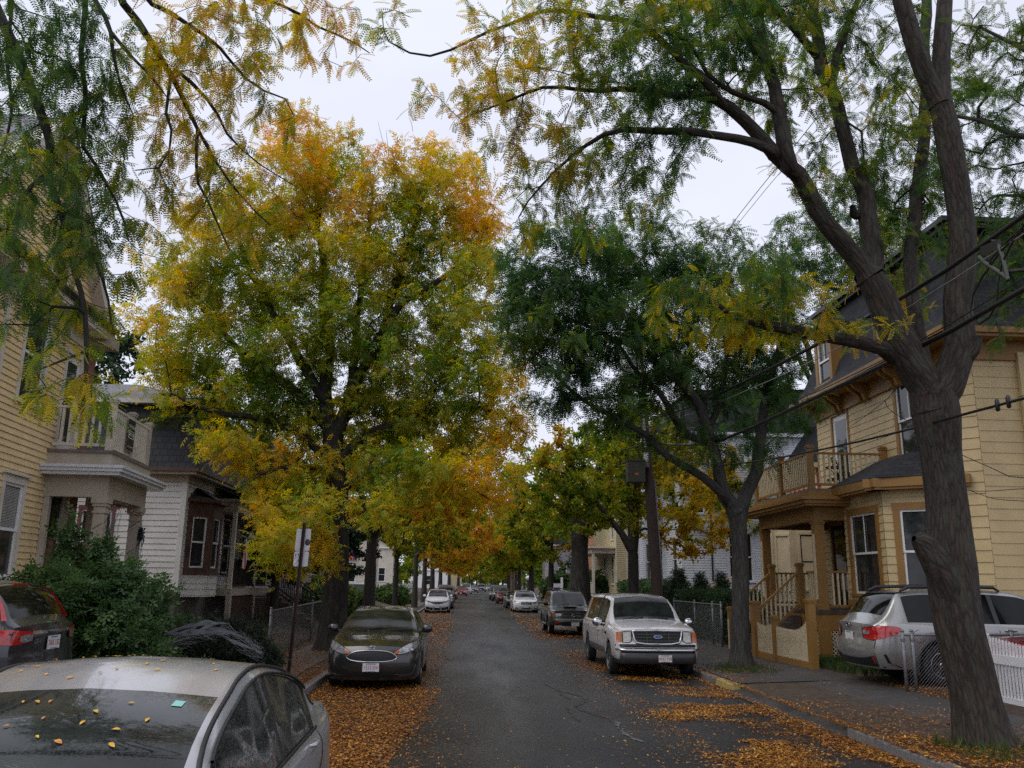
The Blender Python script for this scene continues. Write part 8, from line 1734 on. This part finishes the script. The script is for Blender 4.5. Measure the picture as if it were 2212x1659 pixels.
# ---------------------------------------------------------------- street furniture
p = (-3.50, 18.6); r = thing('street_sign', 'backs of two white street signs on a leaning brown post beside the left pavement', 'sign', (*p, .13))
lean = np.array([.04, 0, 1.0]); mb = MB(); H = 3.15; b = np.array([*p, .05]); q = b+lean*H
for dx in (-.028, .028): mb.beam(b+[dx, 0, 0], q+[dx, 0, 0], .012, .045)
mb.beam(b+[0, .02, 0], q+[0, .02, 0], .05, .012); 
for k in range(60): c = b+lean*(.3+k*.047); mb.box(c[0]-.008, c[0]+.008, c[1]+.006, c[1]+.0125, c[2]-.008, c[2]+.008, 1)
mb.build('post', [M['signpost'], M['blackvoid']], r)
def rrect(w, h, rad, k=5):
    pts = []
    for cx, cy, a0 in ((w/2-rad, h/2-rad, 0), (-w/2+rad, h/2-rad, 90), (-w/2+rad, -h/2+rad, 180), (w/2-rad, -h/2+rad, 270)):
        for i in range(k+1): a = R_(a0+90*i/k); pts.append((cx+rad*math.cos(a), cy+rad*math.sin(a)))
    return pts
for zc, w_, h_ in ((2.84, .305, .46), (2.44, .305, .31)):
    c = b+lean*(zc-.05); mb = MB(); pts = rrect(w_, h_, .035); A = [(c[0]+x+z*.04, c[1]+.030, c[2]+z) for x, z in pts]; B = [(x, y+.004, z) for x, y, z in A]; n = len(A); mb.poly(A[::-1]); mb.poly(B); bb = mb.add(A+B)
    for i in range(n): mb.face((bb+i, bb+(i+1) % n, bb+n+(i+1) % n, bb+n+i))
    sg = mb.build('sign_panel', M['signback'], r); st = MB()
    if zc > 2.6:
        cc = (c[0]+.098, c[1]+.027, c[2]-.05); st.poly([(cc[0]+.052*math.cos(a), cc[1], cc[2]+.07*math.sin(a)) for a in np.linspace(0, 6.283, 24)[:-1]][::-1])
        for k in (-1, 0, 1): st.tube([(cc[0]-.03+.06*t, cc[1]-.002, cc[2]+k*.035+.015*math.sin(3.1*t+k)) for t in np.linspace(0, 1, 6)], .005, 4, 1)
        st.build('round_sticker', [M['ink'], M['metalgal']], sg)
    else:
        cc = (c[0]-.088, c[1]+.027, c[2]+.02)
        for pts in (((-.035, .085), (-.012, .09), (-.028, .045)), ((.04, .09), (.015, .09), (.034, .045)), ((.04, -.07), (.034, -.03), (.008, -.07))): st.poly([(cc[0]+x, cc[1], cc[2]+z) for x, z in pts])
        st.tube([(cc[0]-.034, cc[1], cc[2]+.08), (cc[0]-.030, cc[1], cc[2]-.02)], .0025, 3); st.tube([(cc[0]+.036, cc[1], cc[2]+.08), (cc[0]+.036, cc[1], cc[2]-.07)], .0025, 3)
        st.poly([(cc[0]-.058, cc[1], cc[2]-.11), (cc[0]-.015, cc[1], cc[2]-.085), (cc[0]-.032, cc[1], cc[2]-.045), (cc[0]-.055, cc[1], cc[2]-.06)], 1); st.build('torn_sticker', [M['navy'], M['white2']], sg)
# utility pole with cabinet, conduit, transformer and lamp
PX, PY = 5.98, 26.3; r = thing('utility_pole', 'leaning brown wooden utility pole carrying a grey cabinet, behind the white pickup', 'utility pole', (PX, PY, .14)); mb = MB(); top = np.array([PX-.52, PY, 10.2])
mb.tube([(PX, PY, .05), (PX-.2, PY, 4.0), (PX-.36, PY, 7.2), tuple(top)], [.175, .155, .135, .12], 14, uvs=False); mb.build('pole', M['pole'], r, True)
at = lambda zz: np.array([np.interp(zz, [.05, 4, 7.2, 10.2], [PX, PX-.2, PX-.36, PX-.52]), PY, zz])
c = at(5.25); mb = MB(); mb.box(c[0]-.70, c[0]-.16, PY-.30, PY+.1, 5.08, 5.72); mb.box(c[0]-.72, c[0]-.14, PY-.32, PY+.12, 5.72, 5.76); cb = mb.build('cabinet', M['steelbox'], r); mb = MB(); mb.box(c[0]-.50, c[0]-.38, PY-.308, PY-.302, 5.28, 5.35); mb.build('cabinet_label', M['orange'], cb)
mb = MB(); mb.tube([at(zz)+[-.06, -.17, 0] for zz in (5.6, 6.5, 7.6, 9.0)], .045, 8); mb.box(at(6)[0]-.13, at(6)[0]+.02, PY-.24, PY-.12, 5.55, 6.0); mb.build('conduit', M['whiteconduit'], r, True)
mb = MB(); mb.tube([at(zz)+[.18, -.02, 0] for zz in (2.0, 4.0, 5.2)], .03, 6); mb.build('conduit', M['metalgal'], r, True)
c = at(8.9); mb = MB(); mb.lathe([(.001, -.45), (.27, -.43), (.27, .38), (.22, .44), (.001, .46)], 18, 0, (c[0]-.42, PY-.1, 8.75)); mb.tube([(c[0]-.42, PY-.1, 9.2), (c[0]-.42, PY-.1, 9.42)], .05, 8); mb.build('transformer', M['whiteconduit'], r, True, auto=40)
mb = MB(); mb.beam(at(9.7)+[-1.1, 0, 0], at(9.7)+[1.1, 0, 0], .1, .12); mb.build('crossarm', M['pole'], r)
mb = MB(); mb.tube([at(7.3)+[-.1, 0, 0], at(7.5)+[-1.0, -.05, .25], at(7.5)+[-1.9, -.1, .22]], .035, 6); mb.build('lamp_arm', M['metalgal'], r, True); mb = MB(); mb.sphere(tuple(at(7.5)+[-2.15, -.1, .18]), (.36, .14, .08), 12, 8); mb.build('lamp_head', M['metalgal'], r, True)
r = thing('utility_pole', 'pale wooden utility pole far down the right side of the street', 'utility pole', (5.55, 96, .1)); mb = MB(); mb.tube([(5.55, 96, 0), (5.5, 96, 6), (5.45, 96, 11)], [.24, .21, .17], 10); mb.build('pole', M['pole_pale'], r, True); mb = MB(); mb.beam((4.5, 96, 10.3), (6.5, 96, 10.3), .12, .14); mb.build('crossarm', M['pole_pale'], r)
r = thing('sign_post', 'white post with a small blue sign beside the white saloon', 'sign', (6.5, 57, .13)); mb = MB(); mb.box(6.43, 6.57, 56.94, 57.06, .1, 2.4); mb.build('post', M['white2'], r); mb = MB(); mb.box(5.95, 6.42, 56.98, 57.0, 1.3, 2.0); mb.build('sign_panel', M['bluesign'] if 'bluesign' in M else M['flagwhite'], r); mb = MB(); mb.box(5.97, 6.40, 56.97, 56.979, 1.5, 1.75); mb.build('lettering', M['navy'], r)
r = thing('globe_lamp', 'round white globe lamp on a post near the right kerb far down the street', 'lamp', (6.6, 88, .13)); mb = MB(); mb.tube([(6.6, 88, .1), (6.6, 88, 2.3)], .05, 6); mb.build('post', M['metaldark'], r, True); mb = MB(); mb.sphere((6.6, 88, 2.5), .24, 12, 8); mb.build('globe', M['white2'], r, True)
# banner on the shuttered house
mb = MB(); fb = Fr((-9.2, 86, 0), (-1, 0), (0, -1)); fb = Fr((-9.2, 86, 0), (1, 0), (0, -1)); c0 = fb(-2.2, .12, 4.0)
mb.poly([c0+np.array([.75*math.cos(a), 0, .75*math.sin(a)*1.05]) for a in np.linspace(0, math.pi, 14)]); R3 = [c0+np.array([.95*math.cos(a), -.02, .95*math.sin(a)*1.05]) for a in np.linspace(0, math.pi, 14)]; mb.tube(R3, .14, 5, 1)
tag(mb.build('banner', [M['orangecloth'], M['purple']]), 'orange and purple half round banner hung on the pale house between the dark trunks', 'banner')
# silver car in the far left driveway
c = sedan_spec(4.5, 1.85, 1.7, 1.05, .9, 1.1, 1.85, 3.7, 4.3, 1.12, (.92, 3.5), .35, .26, True, beltz=1.0, roofw=.66); build_car('parked_suv', 'silver sport utility parked in the driveway behind the thin trunk on the left', 'suv', c, carpaint('driveway silver paint', (.42, .43, .46), .3), (-5.6, 73.5, .15), R_(90), 1.0, None, simple=True, mirror=(1.5, 1.12, .2))
# stone steps and path bits on the left verge
mb = MB(); mb.box(-4.9, -4.3, 20.6, 21.6, .05, .24); mb.build('step', M['stone']); o = bpy.data.objects['step']; tag(o, 'worn stone step half buried in leaves at the yard of the white house', 'step')
# bistro set on the balcony
bx, by, bz = 9.9, 22.6, 4.46+.0
def bistro_chair(label, x, y, rz):
    r = thing('bistro_chair', label, 'chair', (x, y, 4.46), rz); 
    def L(a): return [tuple(p) for p in a]
    mb = MB(); mb.box(-.2, .2, -.2, .2, .44, .47); mb.build('seat', M['metaldark'], r, False, True)
    for sx_ in (-1, 1):
        mb = MB(); mb.tube([(sx_*.19, .25, 0), (sx_*.19, -.1, .45), (sx_*.19, -.24, .9)], .013, 5); mb.build('back_leg', M['metaldark'], r, False, True); mb = MB(); mb.tube([(sx_*.17, -.24, 0), (sx_*.17, .18, .45)], .013, 5); mb.build('front_leg', M['metaldark'], r, False, True)
    mb = MB()
    for zz in (.62, .72, .82, .89): mb.box(-.19, .19, -.25+(.9-zz)*.2, -.235+(.9-zz)*.2, zz-.025, zz+.025)
    mb.build('backrest', M['metaldark'], r, False, True); return r
bistro_chair('dark folding chair on the balcony, leftmost of the pair', 10.3, 23.2, R_(80)); bistro_chair('dark folding chair on the balcony, nearest the bay roof', 10.0, 22.05, R_(-100))
r = thing('bistro_table', 'small dark folding table between the chairs on the balcony', 'table', (10.1, 22.65, 4.46)); mb = MB(); mb.lathe([(.001, .70), (.32, .70), (.32, .72), (.001, .72)], 20); mb.build('table_top', M['metaldark'], r, False, True)
for a in range(3):
    mb = MB(); mb.tube([(.28*math.cos(a*2.09), .28*math.sin(a*2.09), 0), (-.2*math.cos(a*2.09), -.2*math.sin(a*2.09), .7)], .012, 5); mb.build('leg', M['metaldark'], r, False, True)
# ---------------------------------------------------------------- overhead wires
WG = 'overhead cables'
def wire(label, pts, rad, name='overhead_cable', m='wire', sag=0.0, n=18):
    mb = MB(); P = [np.array(q, float) for q in pts]; L = np.r_[0, np.cumsum([np.linalg.norm(b-a) for a, b in zip(P[:-1], P[1:])])]; Q = []
    fs = [interp(list(zip(L, [q[a] for q in P]))) for a in range(3)]
    for t in np.linspace(0, L[-1], n): q = np.array([f(t) for f in fs]); u = t/L[-1]; q[2] -= sag*4*u*(1-u); Q.append(q)
    mb.tube(Q, rad, 6); tag(mb.build(name, M[m], None, True), label, 'cable', WG); return Q
x6 = lambda x, y: atX(x, y, 6.0); pl = lambda zz: at(zz)+[0, -.12, 0]
wire('thick black cable, upper of the two heavy lines crossing the leaning tree', [pl(7.0), x6(1530, 862), x6(1750, 752), x6(1950, 642), x6(2090, 555), x6(2212, 465), (6.2, 3, 6.2)], .032)
wire('thin grey cable just under the upper heavy line', [pl(6.8), x6(1540, 875), x6(1950, 672), x6(2212, 505), (6.2, 3, 6.0)], .008, m='wirepale')
wire('thick black cable, lower of the two heavy lines crossing the leaning tree', [pl(6.3), x6(1560, 950), x6(1780, 850), x6(1990, 748), x6(2100, 690), x6(2212, 625), (6.2, 3, 5.0)], .034)
wire('thin black wire just above the lower heavy line', [pl(6.5), x6(1800, 830), x6(2000, 730), x6(2212, 600), (6.2, 3, 5.4)], .008)
wire('black cable passing before the balcony of the beige house', [pl(5.9), x6(1567, 1004), x6(1755, 975), x6(1946, 932), x6(2070, 898), x6(2120, 888), x6(2212, 862), (6.2, 3, 4.0)], .016)
Q = wire('high thin wire over the locust limbs', [pl(9.8)+[.9, 0, 0], atX(1592, 470, 6.3), atX(1762, 258, 6.3), atX(1932, 40, 6.3), (6.4, 4, 9.6)], .008); wire('second high thin wire beside the topmost one', [pl(9.8)+[.3, 0, 0], atX(1605, 470, 6.0), atX(1790, 250, 6.0), atX(1960, 50, 6.0), (6.2, 4, 9.5)], .006, m='wirepale')
wire('wire running from the near pole to the far left, uppermost', [pl(6.9), (2.2, 60, 10.0), (-3.9, 112, 13.2)], .02, sag=.3); wire('wire running from the near pole to the far left, middle of three', [pl(6.3), (2.2, 60, 9.0), (-3.9, 112, 12.2)], .02, sag=.3); wire('wire running from the near pole to the far left, lowest', [pl(5.9), (2.2, 60, 8.0), (-3.9, 112, 10.6)], .012, sag=.3)
gG = lambda x, y: ((3000+x/1.3828)*.5486, (700+y/1.3828)*.5486)
wire('service drop wire from the tree fork to the balcony door', [x6(*gG(745, 1130)), atX(*gG(670, 1215), 7.5), hf(2.2, .1, 6.2)], .007); wire('looping service wire before the upper window of the beige house', [atX(*gG(670, 1215), 7.5), atX(*gG(700, 1265), 8.4), atX(*gG(840, 1350), 9.6)], .007)
wire('thin wire sagging to the right of the trunk, upper', [atX(*gG(1070, 1500), 8), atX(*gG(1250, 1580), 8), atX(*gG(1427, 1640), 8), (8, 6, 4.2)], .007)
kk = lambda x, y: ((3300+x/1.843)*.5486, (1900+y/1.843)*.5486)
wire('thin wire sagging to the right of the trunk, lower', [atX(*kk(910, 40), 9), atX(*kk(960, 60), 9), atX(*kk(1349, 45), 9)], .006); wire('thin wire to the right of the trunk, lowest of the three', [atX(*kk(960, 60), 9), atX(*kk(1150, 120), 9), atX(*kk(1349, 135), 9)], .006)
r = thing('cable_loop', 'black spare cable loop with grey brackets hanging from the heavy lines at the right edge', 'cable loop', tuple(x6(2175, 590)))
mb = MB(); mb.tube([x6(*gG(x, y)) for x, y in ((1420, 280), (1300, 400), (1200, 540), (1150, 640), (1140, 740), (1185, 795), (1240, 760), (1280, 680), (1290, 560), (1310, 460), (1390, 300))], .014, 6); mb.tube([x6(*gG(x, y)) for x, y in ((1427, 262), (1320, 360), (1250, 440), (1225, 520))], .012, 6); mb.build('loop', M['wire'], r, True)
for P in (((1180, 430), (1215, 465), (1300, 520), (1345, 555)), ((1235, 330), (1280, 350), (1310, 430), (1340, 560))):
    mb = MB(); mb.tube([x6(*gG(*p)) for p in P], .022, 6); mb.build('bracket', M['steelbox'], r, True)
mb = MB(); a_, b_ = x6(*gG(1200, 400)), x6(*gG(1290, 360)); mb.beam(a_, b_, .05, .10); mb.build('clamp', M['blackplastic'], r)
for i, (x, y) in enumerate(((1285, 1258), (1345, 1240))):
    c = x6(*gG(x, y)); mb = MB(); mb.lathe([(.01, -.03), (.024, -.02), (.026, .09), (.016, .11), (.008, .12)], 10, 0, (c[0], c[1], c[2])); tag(mb.build('cable_splitter', M['blackplastic'], None, True), ('left' if i == 0 else 'right')+' one of two small dark splice boxes on the cable at the right edge', 'cable box')
# ---------------------------------------------------------------- light, sky, camera
w = bpy.data.worlds.new('World'); sc.world = w; w.use_nodes = True; nt = w.node_tree; nt.nodes.clear()
out = nt.nodes.new('ShaderNodeOutputWorld'); bg = nt.nodes.new('ShaderNodeBackground'); bg.inputs['Strength'].default_value = .1
sky = nt.nodes.new('ShaderNodeTexSky'); sky.sky_type = 'NISHITA'; sky.sun_disc = False; sky.sun_elevation = R_(55); sky.sun_rotation = R_(245); sky.dust_density = 4; sky.air_density = 1.2
tc = nt.nodes.new('ShaderNodeTexCoord'); mp = nt.nodes.new('ShaderNodeMapping'); mp.inputs['Scale'].default_value = (1, 1, 2.2); nt.links.new(tc.outputs['Generated'], mp.inputs['Vector'])
cl = ramp(nt, noise(nt, mp.outputs[0], 2.2, 5, .55), [(.3, (7.9, 8.2, 9.6)), (.72, (9.0, 9.3, 10.6))])
nt.links.new(mixc(nt, .93, sky.outputs[0], cl), bg.inputs['Color']); nt.links.new(bg.outputs[0], out.inputs[0])
sun = bpy.data.lights.new('sun', 'SUN'); sun.energy = 1.2; sun.angle = R_(45); sun.color = (1, .97, .93); so = bpy.data.objects.new('sun', sun); COL.objects.link(so)
so.rotation_euler = (R_(90-55), 0, R_(-65)); 
cam = bpy.data.cameras.new('camera'); co = bpy.data.objects.new('camera', cam); COL.objects.link(co); sc.camera = co
from mathutils import Matrix
Mx = Matrix(((CR[0], CU[0], -CF[0], 0), (CR[1], CU[1], -CF[1], 0), (CR[2], CU[2], -CF[2], CH), (0, 0, 0, 1))); co.matrix_world = Mx
cam.sensor_width = 36; cam.lens = FPX/1024*36; cam.clip_end = 2000; cam.clip_start = .05
sc.view_settings.view_transform = 'Standard'; sc.view_settings.look = 'None'; sc.view_settings.gamma = 1; sc.view_settings.exposure = 0.08
sc.cycles.use_adaptive_sampling = False; sc.cycles.max_bounces = 7; sc.cycles.diffuse_bounces = 4; sc.cycles.transmission_bounces = 3; sc.cycles.glossy_bounces = 3; sc.cycles.use_denoising = False
sc.render.film_transparent = False
